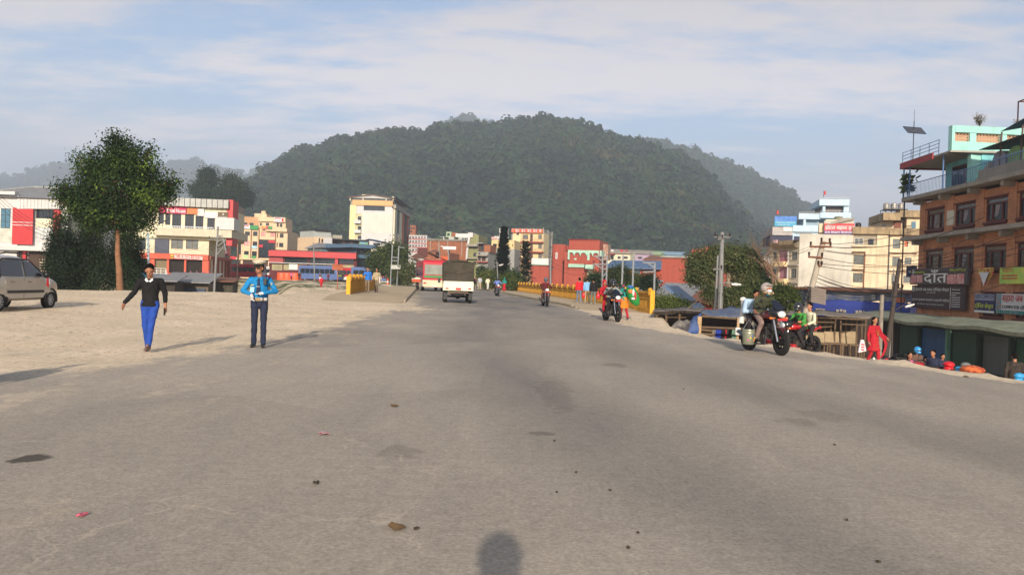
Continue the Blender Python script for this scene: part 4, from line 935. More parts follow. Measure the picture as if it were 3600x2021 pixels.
# town between, small far roofs
far=[('cream house with red tiled awning beyond the brick range',985,1322,385,260,CREAM,[(1070,432,1112,480),(1160,440,1200,470),(1240,440,1290,470)]),
       ('lilac house on the far side of the blue roof',1338,1560,392,300,LILAC,[(1350,450,1380,475),(1420,445,1470,470)]),
       ('pale green tin roofed store beyond the brick range',1540,1700,400,330,mat('pale_green_tin',(150,170,130),.7),[]),
       ('blue roofed long hall at the foot of the hill',1640,1960,405,340,mat('faded_blue_tin',(130,155,175),.7),[]),
       ('orange painted hut in front of the blue hall',1510,1735,478,210,SALMON,[(1560,485,1600,505)])]
for lab,x0,x1,yt,Y,m,ws in far:
    H=simple('building',lab,C5,x0,x1,yt+40,Y,0,yt,10,m,ws);H.done();q=H.mb();F_=H.F;zt=H.zt;q.add([F_.pt(-.5,zt,.8),F_.pt(F_.w+.5,zt-.2,.8),F_.pt(F_.w+.5,zt+1.2,-10),F_.pt(-.5,zt+1.5,-10),F_.pt(-.5,zt-.3,.8),F_.pt(F_.w+.5,zt-.5,.8)],[(0,1,2,3),(0,4,5,1)]);q.build('roof',{CREAM:CONC,LILAC:CONC}.get(m,m if 'tin' in m.name else RUST),H.root)
    if m is CREAM:
        for i,x in enumerate((1010,1060,1180,1240)):H.part('roof_washing',(x,350,x+36,378),(INKR,SIGNW,INKR,mat('dull_red_band',(150,70,62)))[i],-2.2,-2)
        H.part('awning',(1010,400,1130,420),mat('dark_brick_cap',(120,42,30)),.2,1.4)
# right red block
H=simple('building','big blank red brick block with air conditioner on its right recess',C5,1718,2030,660,150,-1,455,12,BRICKR,[]);H.done();H.part('roof_edge',(1715,440,2105,458),CONC,-10,.4)
H.part('gutter_stain',(1935,775,1955,792),DARKM,.0,.05)
q=H.mb();F_=H.F;w=F_.w;q.fac(F_,w+.03,w+2.6,-2,H.zt-.3,-12,-2.2);q.build('recess_wall',mat('shaded_recess_render',(120,112,100),.9),H.root)
for (x0,y0,x1,y1,nm)in ((2040,605,2085,665,'w'),(2028,805,2078,880,'w')):
    a,b,c,e=H.px(x0,y0,x1,y1);q=H.mb();q.fac(F_,a+.2,b+.2,c,e,-2.2,-2.1);wv=q.build('window',SIGNW,H.root);q=H.mb();q.fac(F_,a+.35,b+.05,c+.15,e-.15,-2.1,-2.06);q.build('pane',GLASS2,wv)
a,b,c,e=H.px(2032,708,2082,748);q=H.mb();q.fac(F_,a+.2,b+.2,c,e,-2.2,-1.5);ac=q.build('air_conditioner',SIGNW,H.root,bevel=.04);p=F_.pt((a+b)/2+.1,(c+e)/2,-1.48);q=H.mb();q.cyl(F_.pt((a+b)/2+.1,(c+e)/2,-1.5),F_.pt((a+b)/2+.1,(c+e)/2,-1.46),.42,16);q.build('fan_grille',DARKM,ac)
H=simple('building','taller stepped red brick block half hidden by the broad tree',C6,628,1062,400,160,-1,110,12,BRICKR,[]);H.done();upper(H,C6,(628,55,785,112),'parapet',BRICKR,8,front=-.0);upper(H,C6,(785,32,1066,112),'parapet',BRICKR,8,front=.05)
H.part('window',(770,510,800,570),CREAM,.0,.06)
H=simple('building','salmon house glimpsed between the broad tree and the bare tree',C6,1390,1510,300,190,-1,250,8,SALMON,[(1425,320,1475,350)]);H.done()
H=simple('building','narrow grey house with blue roof tank behind the broad tree',C6,1398,1520,250,240,-1,135,8,mat('pale_grey_render',(170,168,165),.85,streak=.2),[(1425,172,1475,196),(1430,230,1470,280)],SIGNW,GLASSB,2);H.part('ledge',(1392,205,1525,222),CONC,0,1);H.done()
a,b,c,e=H.px(1400,85,1450,125);thing_tank(H,'blue plastic tank on the narrow grey house behind the trees',(a+b)/2,2,c-.2,(b-a)/2,e-c,mat('blue_plastic',(40,90,170),.5))
H=simple('shed','low brick shed with orange wall and tin roof below the red block',C6,640,1000,720,75,-3,700,6,mat('orange_brick_wall',(158,66,42)),[]);H.done();q=H.mb();F_=H.F;zt=H.zt;q.add([F_.pt(-.5,zt,1),F_.pt(F_.w+.5,zt,1),F_.pt(F_.w+.5,zt+1.4,-6),F_.pt(-.5,zt+1.4,-6),F_.pt(-.5,zt-.12,1),F_.pt(F_.w+.5,zt-.12,1)],[(0,1,2,3),(0,4,5,1)]);q.build('roof',RUST,H.root)
H=simple('shed','long shed with rusty grey tin roof in front of the red block',C6,205,880,640,88,-3,625,6,mat('dark_maroon_wall',(88,32,32)),[(400,640,450,690)]);H.done();q=H.mb();F_=H.F;zt=H.zt;q.add([F_.pt(-.5,zt,1),F_.pt(F_.w+.5,zt,1),F_.pt(F_.w+.5,zt+1.3,-6),F_.pt(-.5,zt+1.5,-6),F_.pt(-.5,zt-.2,1),F_.pt(F_.w+.5,zt-.2,1)],[(0,1,2,3),(0,4,5,1)]);q.build('roof',TING,H.root)
H=simple('shed','small brick hut with a steep blue edged roof beside the yellow end post',C6,400,600,690,64,-3,680,4,mat('dull_brick_hut',(112,58,42),.9,streak=.3),[]);H.done();q=H.mb();F_=H.F;zt=H.zt;q.add([F_.pt(-.5,zt+1.2,.8),F_.pt(F_.w+.6,zt-.6,.8),F_.pt(F_.w+.6,zt-.6,-4),F_.pt(-.5,zt+1.2,-4),F_.pt(-.5,zt+1.0,.8),F_.pt(F_.w+.6,zt-.8,.8)],[(0,1,2,3),(0,4,5,1)]);q.build('roof',TINB,H.root)
# low houses far left and centre filling the skyline under the forest
H=simple('building','small grey roofed house between the peach block and the peach house',C2,1600,1690,760,230,0,712,8,mat('grey_render_side',(150,146,132)),[(1625,740,1650,780)]);H.done();H.part('roof_slab',(1595,704,1695,714),DARKM,-8,.5)
H=simple('building','red roofed low house behind the long red restaurant',C3,20,160,745,200,0,742,8,CREAM,[]);H.done();H.part('roof',(15,730,165,746),mat('red_tile_roof',(150,62,48),.8),-8,.8)
# ================================================================== RIGHT SIDE: PEACH HOTEL BLOCK, WHITE-BLUE BLOCK, BRICK BUILDING
# --- curved stained concrete block with pink loggias
H=House('apartment_building','stained grey apartment block with curved parapet and pink balconies behind the bare tree',C7,330,655,950,128,121,-3,655,12,mat('stained_grey_render',(186,174,150),.9,streak=.35))
wl=[(368,775,410,850),(572,772,636,858),(358,965,400,1045),(562,958,628,1058),(550,1160,618,1250)]
H.win(wl,mat('grey_window_frame',(110,105,95),.7),GLASS2,2,2,sill=CONC)
PINK=mat('pink_loggia_wall',(170,120,130),.85)
for (y0,y1)in ((755,880),(935,1065),(1140,1265)):H.hole([(432,y0,536,y1)],PINK,'loggia')
for (y0,y1)in ((880,935),(1068,1140)):H.part('loggia_front',(430,y0,540,y1),mat('cream_loggia_front',(215,185,140),.85),.02,.9)
for (y0,y1)in ((850,888),(1050,1085),(1240,1275)):H.rail((470,y0,536,y1),REDD,d=.6,nb=2,bars=3)
H.part('corner_pipe',(532,760,540,1290),WHITE,.05,.2)
for y in (915,1110):H.part('string_course',(545,y,655,y+12),CONC,0,.3)
H.done()
# curved parapet
q=H.mb();F_=H.F;a=F_.sz(*C7(285,700))[0];zt=H.zt;zb=F_.sz(*C7(480,735))[1];w=F_.w;pr=[]
for k in range(13):t=math.pi*.5*k/12;pr.append((a+(1-math.cos(t))*4.0,-4.5+4.5*math.sin(t)+1.2))
pr.append((w,1.2));vs=[]
for (s_,d_)in pr:vs+=[F_.pt(s_,zb,d_-.6),F_.pt(s_,zb+.5,d_),F_.pt(s_,zt,d_)]
fs=[]
for k in range(len(pr)-1):fs+=[(3*k,3*k+3,3*k+4,3*k+1),(3*k+1,3*k+4,3*k+5,3*k+2)]
b0=len(vs);vs+=[F_.pt(s_,zt,-9)for s_,d_ in pr];
for k in range(len(pr)-1):fs.append((3*k+2,3*k+5,b0+k+1,b0+k))
b1=len(vs);vs+=[F_.pt(s_,zb,-9)for s_,d_ in pr]
for k in range(len(pr)-1):fs.append((3*k,b1+k,b1+k+1,3*k+3))
q.add(vs,fs);q.build('curved_parapet',PEACHD,H.root,smooth=40)
H.part('sign_board',(462,645,500,680),mat('pink_white_board',(200,160,155)),1.3,1.5);H.part('sign_board',(362,1078,450,1122),NAVY,1.0,1.2)
# --- blank grey wall + peach hotel
H=House('hotel_building','tall blank cement hotel wall carrying a red hotel sign board',C7,655,1245,900,121,118.5,-3,575,14,mat('blotched_cement_wall',(188,182,168),.92,var=.18,scale=.35,streak=.3));H.done()
q=H.mb();F_=H.F;a,b,c,e=F_.rect(C7,935,425,1262,575);q.fac(F_,a,b,H.zt+.003,e,-8,-.0);q.build('upper_wall',H.m,H.root)
a,b,c,e=F_.rect(C7,880,455,935,556);q=H.mb();q.fac(F_,a,b,c,e,-6,-.5);q.build('stair_head',PEACH2,H.root)
a,b,c,e=F_.rect(C7,940,400,1270,440);q=H.mb();vs=[F_.pt(a,e-1.2,.4),F_.pt(a+2.2,e,.4),F_.pt(b,e,.4),F_.pt(b,e-.2,.4),F_.pt(a,e-1.2,-6),F_.pt(a+2.2,e,-6),F_.pt(b,e,-6)];q.add(vs,[(0,1,5,4),(1,2,6,5),(0,3,2,1)]);q.build('roof_sheet',CONC,H.root)
H.part('roof_hut',(955,412,1110,462),CREAM,-3,-.4)
sg=H.sign((936,460,1268,575),SIGNW,(),d0=.05,d1=.25)
a,b,c,e=F_.rect(C7,936,460,1268,540);q=H.mb();q.fac(F_,a,b,c,e,.25,.27);q.build('red_field',mat('sign_red',(205,60,65),.6,var=.04),sg)
a,b,c2_,c_=F_.rect(C7,936,540,1268,575);q=H.mb();q.fac(F_,a,b,c2_,c_,.25,.268);q.build('violet_field',mat('sign_violet',(105,70,130),.6,var=.04),sg)
a,b,z0_,z1_=F_.rect(C7,944,470,1258,534);lettering('होटल सहारा इन',F_,a,b,z0_,z1_,.28,SIGNW,sg,H.off,bold=.09)
a,b,z0_,z1_=F_.rect(C7,970,546,1256,570);lettering('01-4956219, 9810157373',F_,a,b,z0_,z1_,.28,SIGNW,sg,H.off,bold=.04)
a,b,z0_,z1_=F_.rect(C7,945,544,963,570);q=H.mb();p=F_.pt((a+b)/2,(z0_+z1_)/2,.27);q.cyl(p,F_.pt((a+b)/2,(z0_+z1_)/2,.29),(b-a)/2,14);q.build('phone_mark',SIGNW,sg)
a,b,c,e=H.px(1055,360,1155,402);thing_tank(H,'squat olive water tank above the red hotel sign',(a+b)/2,3,c-.2,(b-a)/2,e-c+.2,mat('olive_plastic',(120,120,95),.6))
H=House('hotel_building','peach hotel wing with balconies and stained parapet right of the blank wall',C7,1245,1650,850,118.5,117,-3,575,13,PEACH2)
GF=mat('grey_window_frame',(110,105,95))
H.win([(1258,808,1370,910),(1252,1005,1360,1110)],GF,GLASS2,3);H.hole([(1258,578,1520,700)],mat('shaded_balcony_wall',(150,138,120),.9),'balcony_recess')
w=H.part('window',(1270,618,1368,690),SIGNW,-.18,-.12);H.part('pane',(1276,622,1318,686),GLASS2,-.12,-.1,parent=w);H.part('pane',(1322,622,1364,686),GLASS2,-.12,-.1,parent=w);H.part('window',(1425,628,1482,692),GLASS,-.18,-.1)
for x,y0,y1 in ((1382,770,960),(1372,968,1200)):H.part('pilaster',(x-6,y0,x+6,y1),mat('brown_trim',(120,78,55)),0,.2)
for y in (768,962):H.part('window_hood',(1246,y,1384,y+9),mat('brown_trim',(120,78,55)),0,.5)
H.part('balcony_front',(1246,698,1525,715),PEACH2,0,.35);H.done()
H.part('parapet',(1245,500,1660,576),PEACHD,-.3,.5)
q=H.mb();q.fac(H.F,0,H.F.w,H.zt-.1,H.zt+.25,-13,-.31);q.build('roof_slab',CONC,H.root)
a,b,c,e=H.px(1312,394,1380,470);t_=thing_tank(H,'black ribbed water tank on the peach wing roof',(a+b)/2,4,c-.4,(b-a)/2,e-c,mat('black_tank_plastic',(38,35,32),.5));
H2=House('hotel_building','peach corner wing with four steel roof tanks beside the brick building',C7,1650,2060,900,117,116,-3,560,12,PEACH2)
H2.win([(1692,630,1777,735),(1686,828,1770,930),(1676,1025,1752,1128),(1822,836,1900,915),(1808,1035,1890,1115)],GF,GLASS2,2,sill=PEACH2)
H2.win([(1822,620,1862,715)],DKBR,SALMON,1)
for y in (588,790-10,982):H2.part('window_hood',(1652,y,1960,y+8),mat('brown_trim',(120,78,55)),0,.4)
H2.part('drain_pipe',(1640,590,1650,1190),DARKM,.05,.2);H2.done()
H2.part('parapet',(1650,515,2060,588),PEACHD,-.3,.6)
def up2(r,nm,m,dback=10,front=-.5):
    a,b,c,e=H2.px(*r);q=H2.mb();q.fac(H2.F,a,b,c,e,-dback,front);return q.build(nm,m,H2.root)
up2((1600,400,1850,515),'stair_room',PEACH2,front=-1.5);up2((1850,395,2060,515),'upper_storey',PEACH2,front=-.2);up2((1570,345,1760,428),'roof_parapet',PEACHD,8,1.0);up2((1760,318,2060,392),'roof_parapet',PEACHD,8,.6)
H2.win([(1902,438,1950,545)],SIGNW,GLASSB,2)if False else H2.part('window',(1902,438,1950,545),GLASSB,-.2,-.12);H2.part('louvre_door',(1735,425,1815,510),mat('rust_brown_shutter',(120,72,55),.8),-1.5,-1.4);H2.part('window',(1615,460,1640,502),GLASS,-1.5,-1.42)
for i,(x0,x1,lab)in enumerate(((1646,1718,'leftmost'),(1730,1806,'second from left'),(1815,1880,'third from left'))):
    a,b,c,e=H2.px(x0,208,x1,285);o=thing_tank(H2,'steel roof tank, %s of the row on the peach wing'%lab,(a+b)/2,3,c,(b-a)/2,e-c,mat('dull_steel_tank',(150,145,138),.4,metal=.4,streak=.3));o['group']='steel tanks on the peach corner wing'
a,b,c,e=H2.px(1640,285,1890,318);q=H2.mb();F_=H2.F
q.fac(F_,a,b,e-.08,e,-4.4,-1.6)
for k in range(5):s_=a+(b-a)*k/4;q.tube([F_.pt(s_,c,-1.7),F_.pt(s_,e,-1.7)],.05,5);q.tube([F_.pt(s_,c,-4.3),F_.pt(s_,e,-4.3)],.05,5)
for k in range(4):q.tube([F_.pt(a+(b-a)*k/4,c,-1.7),F_.pt(a+(b-a)*(k+1)/4,e,-1.7)],.035,4)
q.build('tank_frame',DARKM,H2.root)
# --- white and pale blue stepped block behind
H=House('building','pale blue and white stepped building with terraces behind the grey block',C7,580,1225,560,150,148,-3,482,14,PBLUE)
H.hole([(615,552,800,600)],PBLUE,'terrace_back');H.done()
def upw(r,nm,m,front,dback=9):
    a,b,c,e=H.px(*r);q=H.mb();q.fac(H.F,a,b,c,e,-dback,front);return q.build(nm,m,H.root)
upw((340,585,585,680),'navy_storey',NAVY,0.2,12);upw((360,500,582,590),'sign_parapet',mat('weathered_sign_parapet',(165,160,155),.85,var=.2),.5,12);upw((478,500,572,548),'sign_board',SIGNW,.7);upw((600,600,810,660),'navy_storey',NAVY,.1,12)
a,b,c,e=H.px(505,506,550,520);lettering('लेखा',H.F,a,b,c,e,.7,INKR,H.root,H.off)if False else None
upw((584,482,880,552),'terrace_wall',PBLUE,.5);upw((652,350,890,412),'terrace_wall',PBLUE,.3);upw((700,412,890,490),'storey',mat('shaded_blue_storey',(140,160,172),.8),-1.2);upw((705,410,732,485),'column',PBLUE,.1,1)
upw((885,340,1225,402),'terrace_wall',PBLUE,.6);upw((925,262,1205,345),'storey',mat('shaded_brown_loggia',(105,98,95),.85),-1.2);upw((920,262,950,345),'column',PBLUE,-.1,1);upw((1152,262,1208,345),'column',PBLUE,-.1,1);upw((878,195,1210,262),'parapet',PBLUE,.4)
for (x0,x1,y)in ((655,880,336),(895,1225,318),(885,1208,176),(615,800,558)):H.rail((x0,y,x1,y+16),WHITE,d=.3,nb=8)
q=H.mb();a,b,c,e=H.px(385,380,626,490);q.fac(H.F,a,b,(c+e)/2,e,.2,.4);bb=q.build('sign_board',mat('blue_hoarding_print',(60,110,180),.6,col2=(80,125,190),scale=.5),H.root);q=H.mb();q.fac(H.F,a,b,c,(c+e)/2,.21,.41);q.build('caption_strip',mat('cyan_hoarding_print',(60,150,185),.6),bb)
lettering('Nippon Medical',H.F,a+.3,b-.3,c+(e-c)*.28,c+(e-c)*.45,.42,SIGNW,bb,H.off);lettering('Center Pvt. Ltd.',H.F,a+.6,b-1.2,c+(e-c)*.08,c+(e-c)*.22,.42,SIGNW,bb,H.off)
for (x,y0,y1,n_)in ((407,310,382,'left'),(928,95,176,'top')):
    p=H.F.pt(H.F.sz(*C7(x,y1))[0],H.F.sz(*C7(x,y1))[1],.1);z1=H.F.sz(*C7(x,y0))[1]
    r=empty('flag',p,label='small red flag on a thin mast, %s of the pale blue building'%{'left':'over the blue hoarding','top':'on the highest terrace'}[n_],cat='flag',group='rooftop flags');m1=MB();m1.tube([(0,0,0),(0,0,z1-p[2])],.05,5);m1.build('pole',DARKM,r);m1=MB();h=z1-p[2];m1.box(0.05,.4,-.02,.02,h-.8,h-.1);m1.build('pennant',REDP,r)
# --- brick building on the right, facade running towards the camera
BRICKO=None
def brick_mat():
    m=bpy.data.materials.new('orange_brickwork');m.use_nodes=True;t=m.node_tree;n=t.nodes;l=t.links.new;b=n['Principled BSDF'];b.inputs['Roughness'].default_value=.9
    g=n.new('ShaderNodeNewGeometry');sp=n.new('ShaderNodeSeparateXYZ');l(g.outputs['Position'],sp.inputs[0]);ad=n.new('ShaderNodeMath');ad.operation='ADD';l(sp.outputs[0],ad.inputs[0]);l(sp.outputs[1],ad.inputs[1])
    c=n.new('ShaderNodeCombineXYZ');l(ad.outputs[0],c.inputs[0]);l(sp.outputs[2],c.inputs[1]);br=n.new('ShaderNodeTexBrick');l(c.outputs[0],br.inputs[0]);br.inputs['Scale'].default_value=1
    br.inputs['Brick Width'].default_value=.24;br.inputs['Row Height'].default_value=.085;br.inputs['Mortar Size'].default_value=.012;br.inputs['Color1'].default_value=(*srgb((216,146,100)),1);br.inputs['Color2'].default_value=(*srgb((196,122,80)),1);br.inputs['Mortar'].default_value=(*srgb((150,120,96)),1)
    nz=n.new('ShaderNodeTexNoise');l(g.outputs['Position'],nz.inputs[0]);nz.inputs['Scale'].default_value=.8;nz.inputs['Detail'].default_value=6;mr=n.new('ShaderNodeMapRange');l(nz.outputs[0],mr.inputs[0]);mr.inputs[1].default_value=.3;mr.inputs[2].default_value=.7;mr.inputs[3].default_value=.75;mr.inputs[4].default_value=1.15
    mx_=n.new('ShaderNodeMix');mx_.data_type='RGBA';mx_.blend_type='MULTIPLY';mx_.inputs[0].default_value=1;l(br.outputs[0],mx_.inputs[6]);l(mr.outputs[0],mx_.inputs[7]);l(mx_.outputs[2],b.inputs['Base Color'])
    bp=n.new('ShaderNodeBump');bp.inputs['Strength'].default_value=.5;bp.inputs['Distance'].default_value=.01;bp.invert=True;l(br.outputs['Fac'],bp.inputs['Height']);l(bp.outputs[0],b.inputs['Normal']);return m
BRK=brick_mat()
A=P(*C8(538,1100),59.0);B=P(3600,900,46.0);B=np.array(B);dr=(B-A)[:2];B2=A[:2]+dr*1.75
FB=Fac(A,B2,-3.0)
H=House('brick_building','orange brick building with dark red wood windows and clinic signs at the right edge',C8,0,1,0,1,1,-3.0,0,12,BRK,Fc=FB,ztop=FB.sz(*C8(700,880))[1])
BB=H;WD=mat('dark_red_window_wood',(92,36,28),.6,var=.15);LINT=mat('lintel_panel',(120,112,95),.85,streak=.3)
zc8=lambda x,y:FB.sz(*C8(x,y));zc9=lambda x,y:FB.sz(*C9(x,y))
# rows of windows, measured on the top storey, repeated below
top=[(605,945,780,1160),(893,910,1095,1135),(1205,870,1425,1105),(1540,850,1790,1080)]
cols=[]
for (x0,y0,x1,y1)in top:
    a,b,c,e=FB.rect(C8,x0,y0,x1,y1);cols.append((a,b))
st=zc8(900,905)[1]-zc9(880,50)[1]
zt0,zb0=np.mean([FB.rect(C8,*r)[3]for r in top[:3]]),np.mean([FB.rect(C8,*r)[2]for r in top[:3]])
STO=2.95
pitch=cols[2][0]-cols[1][0]
while cols[-1][1]+pitch<FB.w-.5:cols.append((cols[-1][0]+pitch,cols[-1][1]+pitch))
CURT=mat('pale_curtain',(140,130,130),.9,var=.2,scale=3)
rows=[]
for r in range(3):
    for ci,(a,b)in enumerate(cols):
        c,e=zb0-STO*r,zt0-STO*r
        if r==2 and ci<2:continue
        H.holes.append((a,b,c,e));q=H.mb();d0,d1=-.12,-.03;fw=.09;h1=e-(e-c)*.24
        q.fac(FB,a,a+fw,c,e,d0,d1);q.fac(FB,b-fw,b,c,e,d0,d1);q.fac(FB,a+fw,b-fw,e-fw,e,d0,d1);q.fac(FB,a+fw,b-fw,c,c+fw,d0,d1);q.fac(FB,a+fw,b-fw,h1-.05,h1+.05,d0,d1-.005)
        for f in (.27,.73):s_=a+(b-a)*f;q.fac(FB,s_-.06,s_+.06,c+fw,h1-.05,d0,d1-.01)
        w_=q.build('window',WD,H.root)
        for (f0,f1)in ((0,.27),(.27,.73),(.73,1)):
            s0,s1=a+(b-a)*f0+.06,a+(b-a)*f1-.06;q=H.mb();q.fac(FB,s0,s1,c+.05,h1-.03,d0-.004,d0+.01);q.build('pane',GLASS,w_)
        q=H.mb();q.fac(FB,a+.05,b-.05,h1+.03,e-.05,d0-.003,d0+.02);q.build('top_light',GLASS2 if (ci+r)%3 else LINT,w_)
        if (ci+r)%2==0 or ci==1:
            q=H.mb();cx=a+(b-a)*.5;
            q.add([FB.pt(cx-.3,h1-.1,-.105),FB.pt(cx+.25,h1-.1,-.105),FB.pt(cx+.05,c+(h1-c)*.4,-.10),FB.pt(cx-.25,c+.25,-.105),FB.pt(cx-.4,c+.3,-.10)],[(0,1,2,3,4)]);q.build('curtain',CURT,w_)
        # corbelled brick sill and recessed panel below
        q=H.mb();q.fac(FB,a-.12,b+.08,c-.14,c-.02,0.0,.14)
        n_=int((b-a)/.16)
        for k in range(n_):q.fac(FB,a+k*(b-a)/n_,a+k*(b-a)/n_+.09,c-.24,c-.14,0.0,.10)
        q.build('sill',WD,H.root)
        q=H.mb();q.fac(FB,a-.05,a+.02,c-1.05,c-.25,.0,.06);q.fac(FB,b-.02,b+.05,c-1.05,c-.25,.0,.06);q.build('brick_reveal',BRK,H.root)
        q=H.mb();q.fac(FB,a-.12,b+.12,e+.0,e+.08,0,.1);q.build('lintel',WD,H.root)
# brick pilasters between windows
zslab1=zc8(500,880)[1]
edges=[0]+[x for c_ in cols for x in c_]+[FB.w]
for i in range(0,len(edges)-1,2):
    a,b=edges[i],edges[i+1]
    for r in range(3):
        z1_=zslab1-.12-STO*r;z0_=z1_-STO+.28
        if r==2:z0_ -= 0.4
        q=H.mb();q.fac(FB,a+(.16 if i else .0),b-.16,z0_,z1_-.1,.001,.06);q.build('pilaster',BRK,H.root)
# shop front level
zsh=zc9(800,780)[1]
H.done()
for r in range(2):
    z=zslab1-STO*r
    q=H.mb();q.fac(FB,-1.0,FB.w,z-.12,z+.14,.0,1.0);q.build('floor_slab',CONC,H.root)
    s_=.3
    while s_<FB.w:q=H.mb();q.prism([(0,0)],0,0)if False else q.fac(FB,s_,s_+.32,z-.48,z-.12,.0,.75);q.build('bracket',CONC,H.root,bevel=.05);s_+=pitch
z=zslab1;q=H.mb();q.fac(FB,9.5,FB.w,z+.14,z+.75,.55,.9);q.build('terrace_parapet',mat('raw_grey_cement',(135,132,125),.95,streak=.3),H.root)
q=H.mb();q.fac(FB,-1,FB.w,z+.0,z+.13,-12,-.01);q.build('roof_slab',CONC,H.root)
BLUEP=mat('blue_painted_pipe',(78,110,150),.5)
q=H.mb();zr=z+1.05;q.tube([FB.pt(-.9,zr,.95),FB.pt(9.4,zr,.95),FB.pt(FB.w,zr+.5,.7)],.03,5)
k=-.9
while k<9.4:q.tube([FB.pt(k,z+.14,.95),FB.pt(k,zr,.95)],.014,4);k+=.2
k=9.6
while k<FB.w:q.tube([FB.pt(k,z+.75,.72),FB.pt(k,zr+.3,.72)],.014,4);k+=.22
q.build('terrace_railing',BLUEP,H.root)
# penthouse: shaded wall along the facade, sunlit wall facing the camera, flat roof with red edge
MNT_SH=mat('shaded_mint_render',(120,190,195),.85,streak=.25);MNT=mat('sunlit_mint_render',(150,202,192),.85,streak=.25,var=.1);  # one render: shade put into the first tint, sunlight into the second
s0,s1=FB.sz(*C8(628,700))[0],FB.sz(*C8(950,650))[0];zr1=FB.sz(*C8(700,520))[1]
s0=max(s0-.4,.8);z2=z+2.5
q=H.mb();q.fac(FB,s0,s1,z+.135,z2,-9,-1.3);q.build('penthouse_wall',MNT_SH,H.root)
q=H.mb();ws0,ws1=s0+(s1-s0)*.23,s0+(s1-s0)*.78;q.fac(FB,ws0,ws1,z+.65,z+2.1,-1.3,-1.22);w_=q.build('window',WD,H.root)
for k in range(3):q=H.mb();q.fac(FB,ws0+.1+(ws1-ws0)*k/3,ws0-.05+(ws1-ws0)*(k+1)/3,z+.78,z+2.0,-1.22,-1.2);q.build('pane',GLASS,w_)
q=H.mb();q.fac(FB,ws0-.2,ws1+.2,z+.55,z+.66,-1.3,-1.1);q.build('sill',MNT_SH,H.root)
q=H.mb();q.fac(FB,-1.4,s1+.3,z2,z2+.12,-9,.9);q.build('porch_slab',mat('shaded_slab',(150,145,135),.9),H.root)
q=H.mb();q.fac(FB,-1.5,s1-2.0,z2-.12,z2+.32,.901,1.0);q.fac(FB,-1.5,-1.401,z2-.12,z2+.32,-3,.9);q.build('red_fascia',REDD,H.root)
# camera facing sunlit wall: runs from the near corner of the penthouse into the plot
pc_=FB.pt(s1,0,-.6);FM=Fac(pc_,pc_+np.array((12.5,0.9,0)),z)
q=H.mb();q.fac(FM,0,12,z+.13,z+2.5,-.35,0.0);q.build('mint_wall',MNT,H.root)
q=H.mb();q.fac(FM,-1.4,12,z+2.5,z+3.25,-.35,.06);q.fac(FM,-1.4,-1.2,z+3.25,z+4.3,-.35,.06);q.fac(FM,-1.2,12,z+3.85,z+4.3,-.35,.1)
for k in (-.15,2.0,5.6,9.0):q.fac(FM,k,k+.45,z+3.25,z+3.85,-.35,.05)
q.build('screen_wall',MNT,H.root)
q=H.mb()
for k in range(56):
    for j in range(3):
        x=-1.15+k*.23;q.fb(FM.pt(x+.1,z+3.35+j*.2,-.1),(FM.ax[0]*.7,FM.ax[1]*.7,.7),(FM.n[0],FM.n[1],0),(-FM.ax[0]*.7,-FM.ax[1]*.7,.7),-.15,.15,-.02,.02,-.02,.02);q.fb(FM.pt(x+.1,z+3.35+j*.2,-.1),(FM.ax[0]*.7,FM.ax[1]*.7,-.7),(FM.n[0],FM.n[1],0),(FM.ax[0]*.7,FM.ax[1]*.7,.7),-.15,.15,-.02,.02,-.02,.02)
o=q.build('lattice',mat('pink_clay_lattice',(196,160,132),.85),H.root);o['kind']='stuff'
q=H.mb();q.fac(FM,-1.15,12,z+3.25,z+3.85,-.34,-.3);q.build('screen_back',mat('pink_clay_lattice',(215,180,150)),H.root)
# upper railing over porch
q=H.mb();
for dz in (.25,.5,.75,1.0):q.tube([FB.pt(-1.4,z2+.12+dz,.85),FB.pt(s1-1.4,z2+.12+dz,.85)],.022,4)
for k in np.linspace(-1.4,s1-1.4,5):q.tube([FB.pt(k,z2+.12,.85),FB.pt(k,z2+1.15,.85)],.025,4)
for k in (-1.2,-.2,s1-.8):q.tube([FB.pt(k,z+.14,.8),FB.pt(k,z2,.8)],.05,6)
q.build('roof_railing',BLUEP,H.root)
# arched vaults and awning roofs on the terrace nearer the camera
for i,(x0,x1,yt,m)in enumerate(((1140,1265,452,mat('grey_arch_render',(130,128,135),.9,var=.2)),(1285,1425,468,mat('green_arch_render',(120,150,95),.9,var=.2)),(1425,1560,480,mat('lime_arch_render',(165,190,130),.9)))):
    a=FB.sz(*C8(x0,600))[0];b=FB.sz(*C8(x1,600))[0];q=H.mb();r_=(b-a)/2;pts=[(a,z+.75)]+[(a+r_-r_*math.cos(math.pi*k/12),z+1.75+r_*.6*math.sin(math.pi*k/12))for k in range(13)]+[(b,z+.75)]
    n_=len(pts);vs=[FB.pt(s_,zz,-.8)for s_,zz in pts]+[FB.pt(s_,zz,-1.5)for s_,zz in pts];q.add(vs,[(k,(k+1)%n_,n_+(k+1)%n_,n_+k)for k in range(n_)]+[tuple(range(n_)),tuple(range(n_,2*n_))[::-1]]);q.build('arch_panel',m,H.root)
q=H.mb();s_a=FB.sz(*C8(1100,440))[0];q.add([FB.pt(s_a,z+2.45,-.2),FB.pt(FB.w,z+2.8,-.2),FB.pt(FB.w,z+3.0,-7),FB.pt(s_a,z+2.65,-6),FB.pt(s_a,z+2.4,-.2),FB.pt(FB.w,z+2.7,-.2)],[(0,1,2,3),(0,4,5,1),(4,3,2,5)]);q.build('awning_roof',mat('dark_corrugated_sheet',(60,56,52),.7),H.root)
